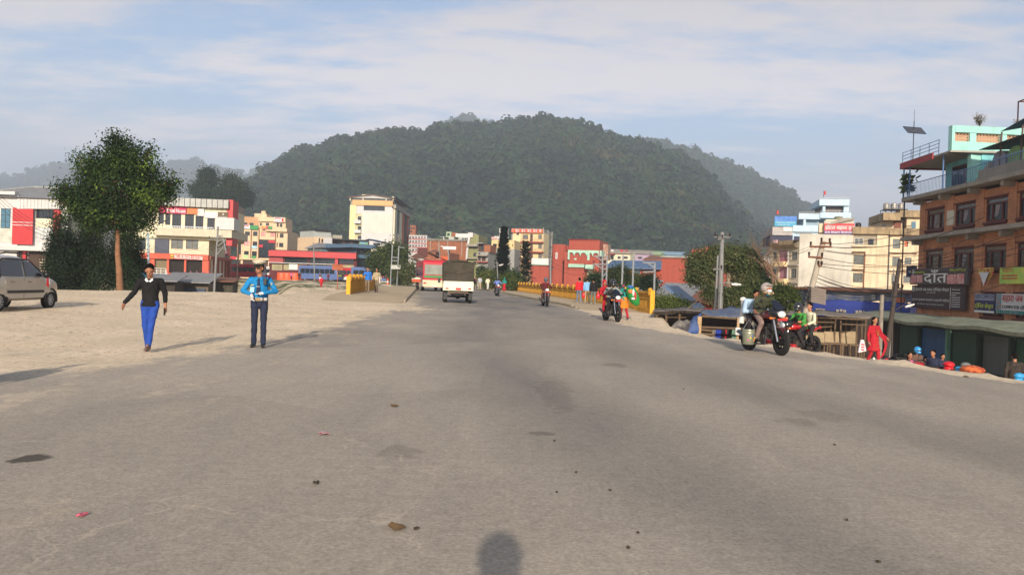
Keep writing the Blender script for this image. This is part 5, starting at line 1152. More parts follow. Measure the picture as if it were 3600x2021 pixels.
q=H.mb();s_b=FB.sz(*C8(1240,355))[0];q.add([FB.pt(s_b,z+3.3,-.6),FB.pt(FB.w,z+5.3,-.9),FB.pt(FB.w,z+5.6,-5),FB.pt(s_b+2,z+3.8,-4)],[(0,1,2,3)]);q.build('blue_tin_canopy',TINB,H.root)
for k in (s_b+.4,s_b+2.6,s_b+5.0):q=H.mb();q.tube([FB.pt(k,z+.14,-.4),FB.pt(k,z+3.2+k*.0,-.5)],.05,6);q.build('canopy_post',mat('rusty_post',(95,75,65),.7),H.root)
q=H.mb();q.add([FB.pt(s1+.2,z+.14,-.5),FB.pt(s1+2.4,z+1.6,-.5),FB.pt(s1+2.4,z+1.6,-1.2),FB.pt(s1+.2,z+.14,-1.2),FB.pt(s1+2.4,z+.14,-.5),FB.pt(s1+2.4,z+.14,-1.2)],[(0,1,2,3),(0,4,1),(3,2,5),(1,4,5,2)]);q.build('terrace_stair',CONC,H.root)
# tank with its steel frame
p=FM.pt(8.6,0,-2.5);zt_=z+4.1
o=MB();o.lathe((p[0],p[1],zt_),[(1.05,0),(1.1,.1),(1.1,.5),(1.14,.55),(1.1,.6),(1.1,1.3),(1.14,1.35),(1.1,1.4),(1.1,2.3),(.9,2.4),(.4,2.45),(.4,2.6)],18)
o.off=np.array((p[0],p[1],zt_));tk=o.build('water_tank',mat('black_tank_plastic',(38,35,32)),None,smooth=True,loc=(p[0],p[1],zt_));tag(tk,'big black water tank inside a red brown pipe frame at the right edge','water tank')
q=H.mb()
fx=[p[0]-2.4,p[0]+1.9];fy=[p[1]-1.6,p[1]+1.6]
for x in fx:
    for y in fy:q.tube([(x,y,z+4.1),(x,y,zt_+3.1)],.05,5)
for y in fy:q.tube([(fx[0],y,zt_+3.1),(fx[1],y,zt_+3.1)],.05,5)
for x in fx:q.tube([(x,fy[0],zt_+3.1),(x,fy[1],zt_+3.1)],.05,5)
q.tube([(fx[0],fy[0],zt_),(fx[0]+1.2,fy[0],zt_+2.0)],.03,4);q.tube([(fx[0]+1.2,fy[0],zt_),(fx[0],fy[0],zt_+2.0)],.03,4);q.build('tank_frame',mat('red_brown_pipe',(95,48,40),.6),H.root)
q=H.mb();q.fac(FM,5.8,12,z+3.9,z+4.1,-5,-.36);q.build('upper_slab',CONC,H.root)
# roof plants
def sprig(base,h,n,seed,m,name='roof_plant',lab='',cat='plant',spread=.5,leaf=.09,group=None):
    r=random.Random(seed);q=MB();st_=MB()
    for i in range(n):
        a=r.uniform(0,6.28);tip=np.array((math.cos(a)*spread*r.random(),math.sin(a)*spread*r.random(),h*r.uniform(.6,1)));st_.tube([(0,0,0),tuple(tip*.5+(0,0,.1)),tuple(tip)],[.012,.008,.004],3)
        for k in range(9):
            c=tip*r.uniform(.25,1)+np.array([r.uniform(-.1,.1)for _ in range(3)]);u=Vector((r.uniform(-1,1),r.uniform(-1,1),r.uniform(-.5,1))).normalized();w=u.orthogonal().normalized();l_=leaf*r.uniform(.6,1.3)
            q.add([c,c+np.array(u)*l_*.5+np.array(w)*l_*.35,c+np.array(u)*l_,c+np.array(u)*l_*.5-np.array(w)*l_*.35],[(0,1,2,3)])
    root=empty(name,base,label=lab,cat=cat,group=group);q.build('leaves',m,root);st_.build('stems',DKBR,root);return root
LEAFG=leafmat('mixed_green_leaves',(52,74,30),(92,112,48),(120,118,60),tr=.3,sc=1.5);LEAFD=leafmat('dry_roof_weeds',(90,92,58),(130,110,85),(140,100,95),tr=.2,sc=1.5)
sprig(FM.pt(.6,z+4.3,-.1),1.0,26,3,LEAFD,lab='round dry bush growing on the left end of the mint screen wall',spread=.55,leaf=.12)
for i,x in enumerate((3.4,4.3,5.2,6.1,7.0,7.9)):sprig(FM.pt(x,z+4.3,-.1),.75,22,20+i,LEAFD,lab='%s clump of dry weeds on the mint screen wall'%('leftmost','second','third','fourth','fifth','rightmost')[i],spread=.6,leaf=.1,group='weeds along the mint screen wall')
p=FB.pt(-.9,z+.2,.6);sprig(p,1.9,10,41,LEAFG,lab='spiky potted plant on the terrace corner of the brick building',spread=.7,leaf=.5)
# solar panel on mast
p=FB.pt(.2,z2+.12,.8);r=empty('solar_panel',p,label='tilted solar panel on a mast above the porch of the turquoise penthouse',cat='solar panel');q=MB();q.tube([(0,0,0),(0,0,3.1)],.03,6);q.tube([(0,0,3.1),(0,0,3.9)],.015,5);q.build('mast',DARKM,r);q=MB();q.fb((0,-.1,2.4),(1,.2,.0),(0,.8,.6),(0,-.6,.8),-.75,.75,-.5,.5,-.03,.03);q.build('panel',mat('solar_cells',(60,62,70),.25),r)
H.part('notice_board',(820,985,890,1133),mat('cream_board',(205,198,175),.8),.02,.1)
# left end: service pipe and small balconies
q=H.mb();q.tube([FB.pt(-.7,-3,.9),FB.pt(-.7,z,.9)],.05,6);q.build('service_pipe',DARKM,H.root)
q=H.mb();q.fac(FB,-1.6,-.02,z-.1,z+.25,-.8,.7);q.build('red_edge',REDD,H.root);q=H.mb();q.fac(FB,-1.4,-.02,z-STO-.1,z-STO+.1,-1.5,.7);q.build('balcony_slab',CONC,H.root)
q=H.mb()
for k in range(8):q.tube([FB.pt(-1.4+k*.18,z-STO+.1,.65),FB.pt(-1.4+k*.18,z-STO+1.0,.65)],.015,4)
q.tube([FB.pt(-1.4,z-STO+1.0,.65),FB.pt(-.02,z-STO+1.0,.65)],.02,4);q.build('balcony_railing',DARKM,H.root)
# signs
SBR=mat('sign_dark_brown',(62,42,42),.55,var=.06);SGR=mat('sign_charcoal',(70,62,62),.55,var=.06);SNV=mat('sign_navy',(36,40,88),.55,var=.04);LET=mat('letter_white',(225,222,215),.6,var=.02);LETG=mat('letter_lime',(190,200,60),.6,var=.02);PIC=mat('dental_picture_print',(190,110,110),.6,col2=(215,170,160),scale=3)
def bsign(C,r,m,texts,d0=.2,d1=.3,tilt=0):return H.sign(r,m,texts,d0=d0,d1=d1)if C is C8 else _s9(r,m,texts,d0,d1)
def _s9(r,m,texts,d0,d1):
    a,b,c,e=FB.rect(C9,*r);q=H.mb();q.fac(FB,a,b,c,e,d0,d1);o=q.build('sign_board',m,H.root)
    for t in texts:
        (st_,x0,y0,x1,y1,tm)=t[:6];f0=(x0-r[0])/(r[2]-r[0]);f1=(x1-r[0])/(r[2]-r[0]);g0=1-(y1-r[1])/(r[3]-r[1]);g1=1-(y0-r[1])/(r[3]-r[1])
        if st_=='#':q=H.mb();q.fac(FB,a+(b-a)*f0,a+(b-a)*f1,c+(e-c)*g0,c+(e-c)*g1,d1,d1+.012);q.build('picture',tm,o)
        elif st_=='@':q=H.mb();pm=FB.pt(a+(b-a)*(f0+f1)/2,c+(e-c)*(g0+g1)/2,d1);pn=FB.pt(a+(b-a)*(f0+f1)/2,c+(e-c)*(g0+g1)/2,d1+.012);q.cyl(pm,pn,(b-a)*(f1-f0)/2,20);q.build('emblem',tm,o)
        else:lettering(st_,FB,a+(b-a)*f0,a+(b-a)*f1,c+(e-c)*g0,c+(e-c)*g1,d1,tm,o,H.off,bold=t[6]if len(t)>6 else .0)
    return o
_s9((505,265,1100,438),SGR,[('@',522,283,556,328,GREYP),('प्राकृतिक',556,290,672,326,LETG,.02),('दाँत',660,285,905,424,LET,.07),('क्लिनिक',930,280,1085,322,LETG,.02),('#',512,338,572,425,PIC),('#',580,336,646,420,PIC),('#',906,336,992,430,PIC),('#',998,334,1068,428,PIC)],.35,.5)
_s9((493,445,1042,685),SBR,[('@',498,458,530,510,GREYP),('हिमानी जब एण्ड ट्रेनिङ्ग सेन्टर',536,468,890,512,LET,.02),('प्रधान कार्यालय',655,518,760,530,LET),('कुनै पनि प्रकारका रोजगारी वा कर्मचारी चाहिएमा',503,580,898,616,LET,.01),('तल दिइएको नम्बरमा सम्पर्क गर्नु होला',562,632,846,652,LET),('नेपाल',918,475,998,494,LET),('#',904,465,907,680,LET)]+[('————',918,515+i*22,1000,521+i*22,LET)for i in range(7)],.2,.32)
_s9((1136,530,1342,724),SNV,[('#',1140,532,1340,596,mat('sign_pale_field',(150,155,170),.6)),('सहारा COMPUTER',1144,538,1336,592,SNV,.03),('ट्रेनिङ सेन्टर',1140,622,1330,690,LETG,.04),('#',1138,700,1340,722,LET)],.2,.3)
_s9((1354,532,1760,740),SIGNW,[('#',1356,534,1416,700,mat('teal_portrait_print',(90,145,160),.6,col2=(170,120,100),scale=2)),('सहारा जब',1425,548,1640,628,INKR,.03),('COMPUTER ट्रेनिङ',1425,642,1700,696,INKB,.03),('#',1356,704,1760,738,mat('teal_strip',(40,120,120),.6)),('01-4016563',1362,710,1600,734,LET)],.2,.3)
_s9((1448,262,1760,430),mat('lime_sign',(185,195,80),.6,col2=(150,190,90),scale=.8),[('सहारा',1480,275,1600,320,INKR),('————',1475,340,1640,352,INKR),('————',1475,370,1640,382,INKR)],.5,.6)
a,b,c,e=FB.rect(C9,1180,265,1368,352);q=H.mb();q.add([FB.pt(a,e,.3),FB.pt(b,e,.5),FB.pt(b-.3,c+.1,.35),FB.pt(b-.7,c-.65,.7),FB.pt(a+.9,c-.1,.5),FB.pt(a,c+.1,.3)],[(0,1,2,4,5),(2,3,4)]);bn=q.build('torn_banner',mat('torn_yellow_banner',(200,180,80),.7,col2=(190,80,60),scale=1.5),H.root);q=H.mb();q.add([FB.pt(a+.1,c+.25,.33),FB.pt(b-.5,c+.25,.5),FB.pt(b-.6,c-.6,.75),FB.pt(a+.8,c-.15,.55)],[(0,1,2,3)]);q.build('folded_back',SIGNW,bn)
# projecting sign left of the corner, facing the camera
pA=P(*C9(395,300),59.5);pB=P(*C9(501,300),59.3);FS=Fac(pA,pB,0);a,b,c,e=FS.rect(C9,395,243,501,360);q=H.mb();q.fac(FS,a,b,c,e,-.08,.08);sb=q.build('sign_board',SNV,H.root);lettering('दाँत',FS,a+.12,b-.08,c+.3,e-.3,.08,LET,sb,H.off,bold=.06)
q=H.mb();q.fac(FS,a+.3,b+.6,c-.35,c-.2,-.05,.05);q.build('sign_bracket',REDD,H.root)
# shop row under a long concrete canopy
H=House('shop_row','row of closed roller shutter shops under a long sagging concrete canopy',C9,0,1,0,1,1,-3.0,0,3,mat('dark_green_shop_frame',(34,52,42),.7),Fc=Fac(FB.pt(-4.5,0,1.4),FB.pt(FB.w,0,1.4),-3.0),ztop=zsh-.55)
FSh=H.F;shut=[]
def fs(x):return FSh.sz(*C9(x,1050))[0]
cells=[(335,552,mat('dark_green_shutter',(42,82,64),.55,streak=.2)),(560,838,mat('blue_shutter',(30,92,146),.5,streak=.2)),(880,1122,mat('dark_green_shutter',(42,82,64))),(1190,1470,mat('grey_shutter',(90,98,98),.55,streak=.2)),(1530,1800,mat('dark_green_shutter',(42,82,64)))]
H.done()
zlo,zhi=-3.0,H.zt-.15
lst=[(fs(a_),min(fs(b_),FSh.w-.1),m_)for a_,b_,m_ in cells if fs(a_)<FSh.w-.5];lst.append((.2,fs(180),mat('dark_plank_door',(48,42,38),.8)));lst.append((fs(190),fs(320),mat('dark_plank_door',(48,42,38))))
for (a,b,m_)in lst:
    q=H.mb();q.fac(FSh,a,b,zlo,zhi,.02,.06);pnl=q.build('roller_shutter',m_,H.root)
    z_=zlo
    while z_<zhi-.05:q=H.mb();q.fac(FSh,a+.03,b-.03,z_+.01,z_+.075,.06,.085);q.build('slat',m_,pnl);z_+=.11
for x in (555,845,1165,1500):
    s_=fs(x);q=H.mb();q.fac(FSh,s_-.1,s_+.12,zlo,H.zt,.06,.3);q.build('post',mat('pale_green_post',(110,160,140),.7)if x==845 else H.m,H.root)
q=H.mb();s_=-.5;pts=[];n_=26
for i in range(n_+1):
    s_=.9+(FSh.w-.9)*i/n_;dz=.06*math.sin(i*1.1)+.05*math.sin(i*.37+1)
    pts+=[FSh.pt(s_,zsh-.35+dz,2.1),FSh.pt(s_,zsh-.15+dz,2.15),FSh.pt(s_,zsh+.25+dz*.5,.0),FSh.pt(s_,zsh-.1+dz*.5,.0)]
fs_=[]
for i in range(n_):
    for k in range(4):fs_.append((4*i+k,4*i+(k+1)%4,4*i+4+(k+1)%4,4*i+4+k))
fs_+=[(0,1,2,3)]
q.add(pts,fs_);q.build('canopy',mat('mossy_concrete_canopy',(128,134,116),.95,var=.25,streak=.3),H.root)
q=H.mb();q.fac(FSh,1,FSh.w,zsh-.55,zsh-.36,1.0,1.1);q.build('canopy_beam',H.m,H.root)
# ================================================================== BRIDGE, STREET FURNITURE, TREES, STALLS
YEL=mat('yellow_painted_concrete',(190,140,46),.8,var=.25,scale=2.5,streak=.35)
PAVE=mat('dusty_pavement',(176,158,128),.92,var=.14,scale=.8,bump=.3);KERB=mat('worn_kerb_concrete',(150,138,118),.92,var=.2,scale=2,bump=.3)
def zroad(x,y):return float(gz(x,y,right=False))
def railing(label,q0,y0,y1,step,end):
    b=QP(q0,y0);zb=lambda x,y:zroad(x,y)+.13
    root=empty('bridge_railing',(b[0],b[1],zb(*b)),label=label,cat='railing');off=np.array((b[0],b[1],zb(*b)));y=y0;k=0;ys=[]
    while y<=y1:ys.append(y);y+=step
    d=np.array((EX,EY,0));nrm=np.array((EY,-EX,0));post=None
    s_in=-1 if q0>-5 else 1
    m=MB();m.fb((0,0,0),tuple(nrm),tuple(d),(0,0,1),-.07,.07,-.07,.07,-.3,.98);m.fb((0,0,0),tuple(nrm*s_in),tuple(d),(0,0,1),.07,.15,-.07,.07,.80,1.02);c=nrm*s_in*.06;m.ball((c[0],c[1],1.06),(.12,.12,.10),10,6)
    p0=m.build('post',YEL,root);p0.location=(0,0,0)
    m=MB();L_=step
    m.fb((0,0,0),tuple(nrm),tuple(d),(0,0,1),-.10,.10,.10,L_-.10,.86,.98);m.fb((0,0,0),tuple(nrm),tuple(d),(0,0,1),-.07,.07,.10,L_-.10,.60,.68);m.fb((0,0,0),tuple(nrm),tuple(d),(0,0,1),-.09,.09,.10,L_-.10,-.3,.12)
    t0=m.build('beams',YEL,root)
    m=MB();n_=14
    for i in range(n_):
        t=.16+(L_-.32)*(i+.5)/n_;m.fb((0,0,0),tuple(nrm),tuple(d),(0,0,1),-.04,.04,t-.035,t+.035,.12,.60)
    for i in range(8):
        t=.16+(L_-.32)*(i+.5)/8;c=d*t+np.array((0,0,.77));m.fb(tuple(c),tuple(nrm),tuple((d+(0,0,1))*.707),tuple((d-(0,0,1))*.707),-.035,.035,-.07,.07,-.07,.07)
    b0=m.build('balusters',YEL,root);b0['kind']='stuff'
    for i,y in enumerate(ys):
        x,yy=QP(q0,y);loc=(x-off[0],yy-off[1],zb(x,yy)-off[2])
        if i==0:continue
        o=p0.copy();COL.objects.link(o);o.parent=root;o.location=loc
        if i<len(ys)-1:
            for s_ in (t0,b0):o=s_.copy();COL.objects.link(o);o.parent=root;o.location=loc
    # broad end slab
    m=MB();m.fb((0,0,0),tuple(nrm),tuple(d),(0,0,1),-.11,.11,-.26,-.11,-.4,1.03);m.build('end_slab',mat('bright_yellow_end',(218,160,36),.7,var=.1,scale=3,streak=.2),root)
    return root
railing('long yellow concrete bridge railing on the right of the road',0.0,40.0,112,2.6,1)
railing('yellow concrete bridge railing on the left, seen nearly end on',-15.5,44.0,66,2.4,0)
def pavement(label,qa,qb,ya,yb,side):
    m=MB();st=1.5;y=ya;V=[];Fs=[]
    while y<=yb+.01:
        for q in (qa,qb):x,yy=QP(q,y);V.append((x,yy,zroad(x,yy)-.02+.165*float(sm(ya,ya+4.5,y))))
        y+=st
    n=len(V)//2
    for i in range(n-1):Fs.append((2*i,2*i+1,2*i+3,2*i+2))
    b=len(V);V+=[(v[0],v[1],v[2]-.6)for v in V]
    for i in range(n-1):Fs+=[(2*i,2*i+2,b+2*i+2,b+2*i),(2*i+1,b+2*i+1,b+2*i+3,2*i+3)]
    Fs+=[(0,b,b+1,1)]
    m.add(V,Fs);o=m.build('pavement',PAVE);tag(o,kind='structure')
    qk=qb if side<0 else qa;sgn=1 if side<0 else-1
    d=(EX,EY,0);nr=(EY*sgn,-EX*sgn,0);k0=MB();k0.fb((0,0,0),nr,d,(0,0,1),.002,.17,.015,1.18,-.35,.158);ks=k0.build('kerb_stone',KERB,o,bevel=.015)
    y=ya+.1;first=True
    while y<yb-1:
        x,yy=QP(qk,y);z=zroad(x,yy)-.165*(1-float(sm(ya,ya+4.5,y)))+random.uniform(-.008,.008)
        if first:c=ks;first=False
        else:c=ks.copy();COL.objects.link(c);c.parent=o
        c.location=(x,yy,z);y+=1.2
    return o
pavement('l',-16.2,-12.4,37.2,90,-1);pavement('r',-3.1,.35,40.3,118,1)
# ------------------------------------------------------------------ poles and wires
POLE=mat('grey_pole_steel',(122,122,120),.6,streak=.2);POLEC=mat('pale_concrete_pole',(165,155,138),.9,streak=.2);INS=mat('dark_insulator',(52,36,34),.4);POLED=mat('dark_wood_pole',(66,58,52),.9)
def pole(name,label,C,top,bot,Y,r,m,cat='utility pole',zb=None,group=None,arms=(),lamp=None,extra=None,ins=True):
    a,b=P(*C(*bot),Y),P(*C(*top),Y);zb_=zb if zb is not None else float(gz(b[0],b[1]))-.3
    a2=a+(a-b)*(0 if a[2]<=zb_ else (a[2]-zb_)/(b[2]-a[2]+1e-6));root=empty(name,a2,label=label,cat=cat,group=group);q=MB(a2);q.tube([a2,b],[r*1.15,r*.8],10);q.build('pole',m,root,smooth=40)
    for (x0,y0,x1,y1)in arms:
        p,s=P(*C(x0,y0),Y),P(*C(x1,y1),Y);q=MB(a2);dy=np.array((0,-r*1.1,0));q.tube([p+dy,s+dy],.05,4);q.build('crossarm',m if m is not POLEC else RUST,root)
        if ins:
            q=MB(a2);n_=max(2,int(np.linalg.norm(s-p)/.7)+1)
            for k in range(n_):
                c=p+(s-p)*(.05+.9*k/max(1,n_-1))+dy;q.lathe(tuple(c+(0,0,.04)),[(.02,0),(.06,.05),(.035,.1),(.07,.14),(.03,.22)],7)
            q.build('insulators',INS,root)
    if lamp:
        (x0,y0,x1,y1)=lamp;p,s=P(*C(x0,y0),Y),P(*C(x1,y1),Y);q=MB(a2);q.tube([p,p+(s-p)*.5+(0,0,.12),s],.03,6);q.build('lamp_arm',m,root);q=MB(a2);dd=(s-p)/np.linalg.norm(s-p);q.tube([s-dd*.25,s,s+dd*.3],[.05,.09,.04],8);q.build('lamp_head',SIGNW,root)
    return root,a2,b
def boxpart(root,off,C,r,Y,m,name,dep=.3):
    a=P(*C(r[0],r[3]),Y);b=P(*C(r[2],r[1]),Y);q=MB(off);q.box(a[0],b[0],Y-dep,Y-.05,a[2],b[2]);return q.build(name,m,root)
r_,o_,_=pole('utility_pole','tallest grey pole with two short crossarms rising over the broad tree',C6,(996,-150),(970,745),47,.15,POLE,arms=[(890,-88,1085,-82),(925,-60,990,-66)])
pole('utility_pole','thin grey pole just left of the tallest pole at the broad tree',C6,(942,130),(913,745),46,.07,POLE,arms=[(880,300,985,303)])
pole('street_lamp','curved arm street lamp beside the broad tree trunks',C6,(985,465),(972,740),45,.08,POLE,cat='street lamp',lamp=(985,475,1160,482))
r_,o_,tp=pole('utility_pole','leaning concrete pole loaded with cable drums and insulators before the blue tarpaulin',C7,(925,655),(730,1446),40,.16,POLEC,arms=[(760,715,1000,718),(885,672,985,680),(745,828,905,838),(855,925,895,930)])
q=MB(o_)
for k in range(14):
    a=P(*C10(1460+k*3,330+k*8),39.7);t=k*.5;q.tube([a+np.array((-.3,0,.05*math.sin(t))),a+np.array((.0,-.12,.2)),a+np.array((.28,0,0.05*math.cos(t)))],.018,4)
for k in range(10):a=P(*C10(1335+(k%4)*18,310+k*22),39.8);q.tube([a+np.array((.18*math.cos(j*.9+k),-.1+.05*math.sin(j),.18*math.sin(j*.9+k)))for j in range(8)],.015,4)
q.build('cable_coils',BLACKP,r_);boxpart(r_,o_,C10,(1408,445,1460,500),39.7,SIGNW,'meter_box')
q=MB(o_);a=P(*C10(1495,400),39.5)
for k in range(9):q.fb(tuple(a+np.array((0.0,0,.34-.085*k))),(1,.1,-.18),(0,1,0),(.15,0,1),-.38,.38,-.2,.1,-.03,.03)
q.build('louvred_box',mat('grey_brown_louvre',(130,118,108),.8),r_)
r2,o2,tp2=pole('utility_pole','dark wooden pole in front of the peach hotel wing',C9,(330,175),(235,830),44,.13,POLED,arms=[(300,470,345,480)])
pole('utility_pole','slim pale pole left of the dark wooden pole',C7,(1705,960),(1680,1446),47,.05,POLE)
pole('utility_pole','old steel post standing behind the woman in red',C9,(148,540),(118,1200),30,.09,mat('peeling_grey_post',(128,120,108),.8,var=.3,scale=4),extra=1)
pole('street_lamp','small street lamp on a dark arm in front of the violet end of the tarpaulin',C9,(262,400),(255,740),46,.05,POLED,cat='street lamp',lamp=(290,690,425,650))
# steel gantries behind the right railing
def gantry(label,C,legs,arms,Y,cat='steel mast'):
    a0=P(*C(*legs[0][1]),Y);root=empty('steel_mast',a0,label=label,cat=cat);
    for (t,b)in legs:q=MB(a0);q.tube([P(*C(*b),Y)-(0,0,2.5),P(*C(*t),Y)],.085,6);q.build('mast',STEEL,root)
    for (x0,y0,x1,y1)in arms:q=MB(a0);q.tube([P(*C(x0,y0),Y-.1),P(*C(x1,y1),Y-.1)],.06,5);q.build('brace',STEEL,root)
    return root,a0
gantry('double steel mast with two long crossarms right of the arched hall',C5,[((970,430),(975,830)),((1028,430),(1018,830))],[(855,437,1030,437),(850,540,1028,540),(885,440,970,500),(885,545,970,600),(968,600,1030,600),(968,700,1025,640)],78)
gantry('bare steel mast, left of two standing before the blue roof',C5,[((1230,425),(1214,830))],[(1222,640,1242,640)],70)
gantry('bare steel mast, right of two standing before the blue roof',C5,[((1365,440),(1352,830))],[(1358,640,1380,640)],70)
gantry('steel mast with arm and cage near the red brick block',C5,[((1635,515),(1628,930))],[(1480,520,1640,522),(1485,640,1642,632),(1540,522,1635,590)],66)
rg,og=gantry('H shaped steel mast with control box at the far left end of the bridge',C3,[((1037,695),(1018,955)),((1108,705),(1083,1100))],[(1100,720,1170,726),(1030,832,1095,834),(1028,870,1092,872)],112);boxpart(rg,og,C3,(1025,920,1132,962),112,GREYP,'control_box',.6)
pole('utility_pole','grey pole with lamp brackets in front of the blank white hoarding',C4,(2150,585),(2150,985),88,.12,POLE,zb=-2,arms=[(1980,553,2155,556),(2110,740,2185,742)])
pole('street_lamp','thin street lamp in front of the tall conifer',C4,(1392,640),(1402,800),95,.07,POLE,cat='street lamp',zb=0,lamp=(1400,705,1450,690))
pole('street_lamp','street lamp with blue solar head above the brick shed',C4,(580,430),(590,640),110,.07,POLE,cat='street lamp',zb=0,lamp=(550,408,622,430))
r_,o_,_=pole('signboard','grey back of a long road sign arching over the brick house',C4,(708,430),(712,640),105,.09,POLE,cat='sign',zb=0);boxpart(r_,o_,C4,(632,432,818,468),105,SIGNW,'sign_board',.2)
pole('utility_pole','thin grey pole standing over the long red restaurant',C3,(165,665),(172,960),130,.1,POLE,zb=0)
r_,o_,_=pole('utility_pole','leaning steel pole with a ladder like top before the burger restaurant corner',C2,(838,555),(793,1300),82,.11,POLE,zb=-3,arms=[(740,690,870,685),(830,800,940,800)])
q=MB(o_)
for (x0,y0,x1,y1)in ((835,720,895,695),(830,860,900,770),(895,690,930,850),(835,660,890,660),(840,770,925,700)):q.tube([P(*C2(x0,y0),81.9),P(*C2(x1,y1),81.9)],.06,4)
q.build('brace',STEEL,r_)
pole('utility_pole','pale blue steel pole between the tree and the burger restaurant',C2,(64,625),(70,980),80,.12,mat('pale_blue_steel',(150,165,175),.6),zb=-3,arms=[(20,690,130,692)])
pole('utility_pole','dark slim pole left of the policeman among wires',C2,(1068,725),(1040,1310),90,.1,POLED,zb=-3,arms=[(1010,740,1130,738)])
r_,o_,_=pole('signboard','rusty brown blank signboard on a thin stake left of the bridge',C3,(432,905),(428,1175),58,.03,mat('rusty_sheet',(150,82,55),.8,var=.25,scale=3),cat='sign',ins=False)
boxpart(r_,o_,C3,(372,912,494,972),58,mat('rusty_sheet',(150,82,55)),'sign_board',.08)
# overhead wires
WIRE=mat('black_cable',(22,21,22),.6,var=.05)
def wire(a,b,sag,lab,grp='overhead wires',r=.014,n=14):
    a,b=np.array(a,float),np.array(b,float);pts=[a+(b-a)*t+np.array((0,0,-sag*4*t*(1-t)))for t in np.linspace(0,1,n)];m=MB(a);m.tube(pts,r,4);o=m.build('overhead_wire',WIRE,None,loc=tuple(a));tag(o,lab,'wire',grp);return o
WL=['%s cable from the top between loaded concrete pole and brick building'%w for w in ('topmost','second','third','fourth','fifth','sixth','thickest','seventh')]
ORD=('topmost','second from the top','middle','second from the bottom','lowest')
for i,(x,y,z_,sag)in enumerate(((1000,690,7.0,.5),(1005,720,6.2,.6),(920,750,5.3,.7),(900,760,4.6,.5),(905,838,4.3,.7),(890,930,3.4,.5),(865,1065,2.2,.9),(870,900,3.8,.4))):
    a=P(*C7(x,y),40);b=FB.pt(10.5+i*.5,z_,1.3);wire(a,b,sag,WL[i],'cables from the loaded pole to the brick building',r=.02 if i in (1,6)else .013)
for i,(z_,sag)in enumerate(((5.9,.3),(5.2,.4),(4.6,.3),(3.9,.5),(6.6,.3))):
    a=P(*C9(325,215+i*22),44);b=FB.pt(FB.w-.5,z_,1.2+i*.1);wire(a,b,sag,ORD[i]+' cable from the dark wooden pole across the brick facade','cables crossing the brick facade',r=.014)
for i in range(5):
    a=P(*C7(1690-i*2,1150+i*18),46);b=P(*C7(845,1010+i*45),40.2);wire(a,b,.35,ORD[i]+' slack cable between the leaning pole and the slim pale pole','slack cables before the blue tarpaulin',r=.013)
for i,(x,y)in enumerate(((895,-92),(1080,-86),(930,-64))):wire(P(*C6(x,y),47),P(*C7(770+i*50,715),40),.8,ORD[i]+' thin wire from the tallest pole to the loaded concrete pole','wires between the two big poles',r=.008)
for i in range(5):wire(P(*C2(800,690+i*28),82),P(*C2(66,735+i*22),80),1.2,ORD[i]+' thin wire strung past the first floor of the burger building','wires in front of the burger building',r=.012)
for i in range(4):wire(P(*C1(-40,500+i*30),60),P(*C1(520,800+i*25),72),.8,ORD[i]+' thin wire slanting across the white and red shop building','wires across the shop building',r=.014)
for i in range(3):wire(P(*C4(2150,560+i*60),88),P(*C5(970,440+i*60),78),1.0,ORD[i]+' thin wire between the white hoarding pole and the double steel mast','wires above the right railing',r=.012)
# ------------------------------------------------------------------ trees
BARK=mat('brown_bark',(128,92,66),.95,var=.3,scale=5,bump=.6,bscale=14);BARKD=mat('dark_bark',(70,56,44),.95,var=.3,scale=5,bump=.5)
LEAF1=leafmat('glossy_tree_leaves',(18,32,16),(44,66,26),(120,144,56),tr=.28,sc=1.1);LEAF2=leafmat('dark_evergreen_leaves',(18,32,20),(42,62,32),None,tr=.15,sc=1.0);LEAF3=leafmat('mid_green_leaves',(48,62,28),(88,100,46),(110,112,60),tr=.25,sc=.7);LEAF4=leafmat('dusty_green_leaves',(38,52,28),(78,88,48),(104,96,66),tr=.2,sc=1.2)
def leafcards(c,rad,n,size,r,q,tip=None):
    """n leaf quads in clumps through an ellipsoid"""
    k=max(3,n//16)
    for _ in range(k):
        while True:
            v=np.array([r.uniform(-1,1)for _ in range(3)]);l_=np.linalg.norm(v)
            if .05<l_<1:break
        v=v/l_*(l_**.45)*r.uniform(.8,1.02);cc=np.array(c)+v*np.array(rad);sp=size*1.9
        for _ in range(16):
            p=cc+np.array([r.gauss(0,sp)for _ in range(3)]);nn=Vector((v[0]+r.gauss(0,.6),v[1]+r.gauss(0,.6),v[2]+r.gauss(.3,.6))).normalized();u=nn.orthogonal().normalized();u.rotate(Matrix.Rotation(r.uniform(0,6.28),3,nn));w=nn.cross(u);s_=size*r.uniform(.6,1.25);u=np.array(u)*s_;w=np.array(w)*s_*.62
            q.v+=[tuple(p-u*.5),tuple(p+w*.5-u*.05),tuple(p+u*.6),tuple(p-w*.5-u*.05)];b=len(q.v)-4;q.f.append((b,b+1,b+2,b+3))
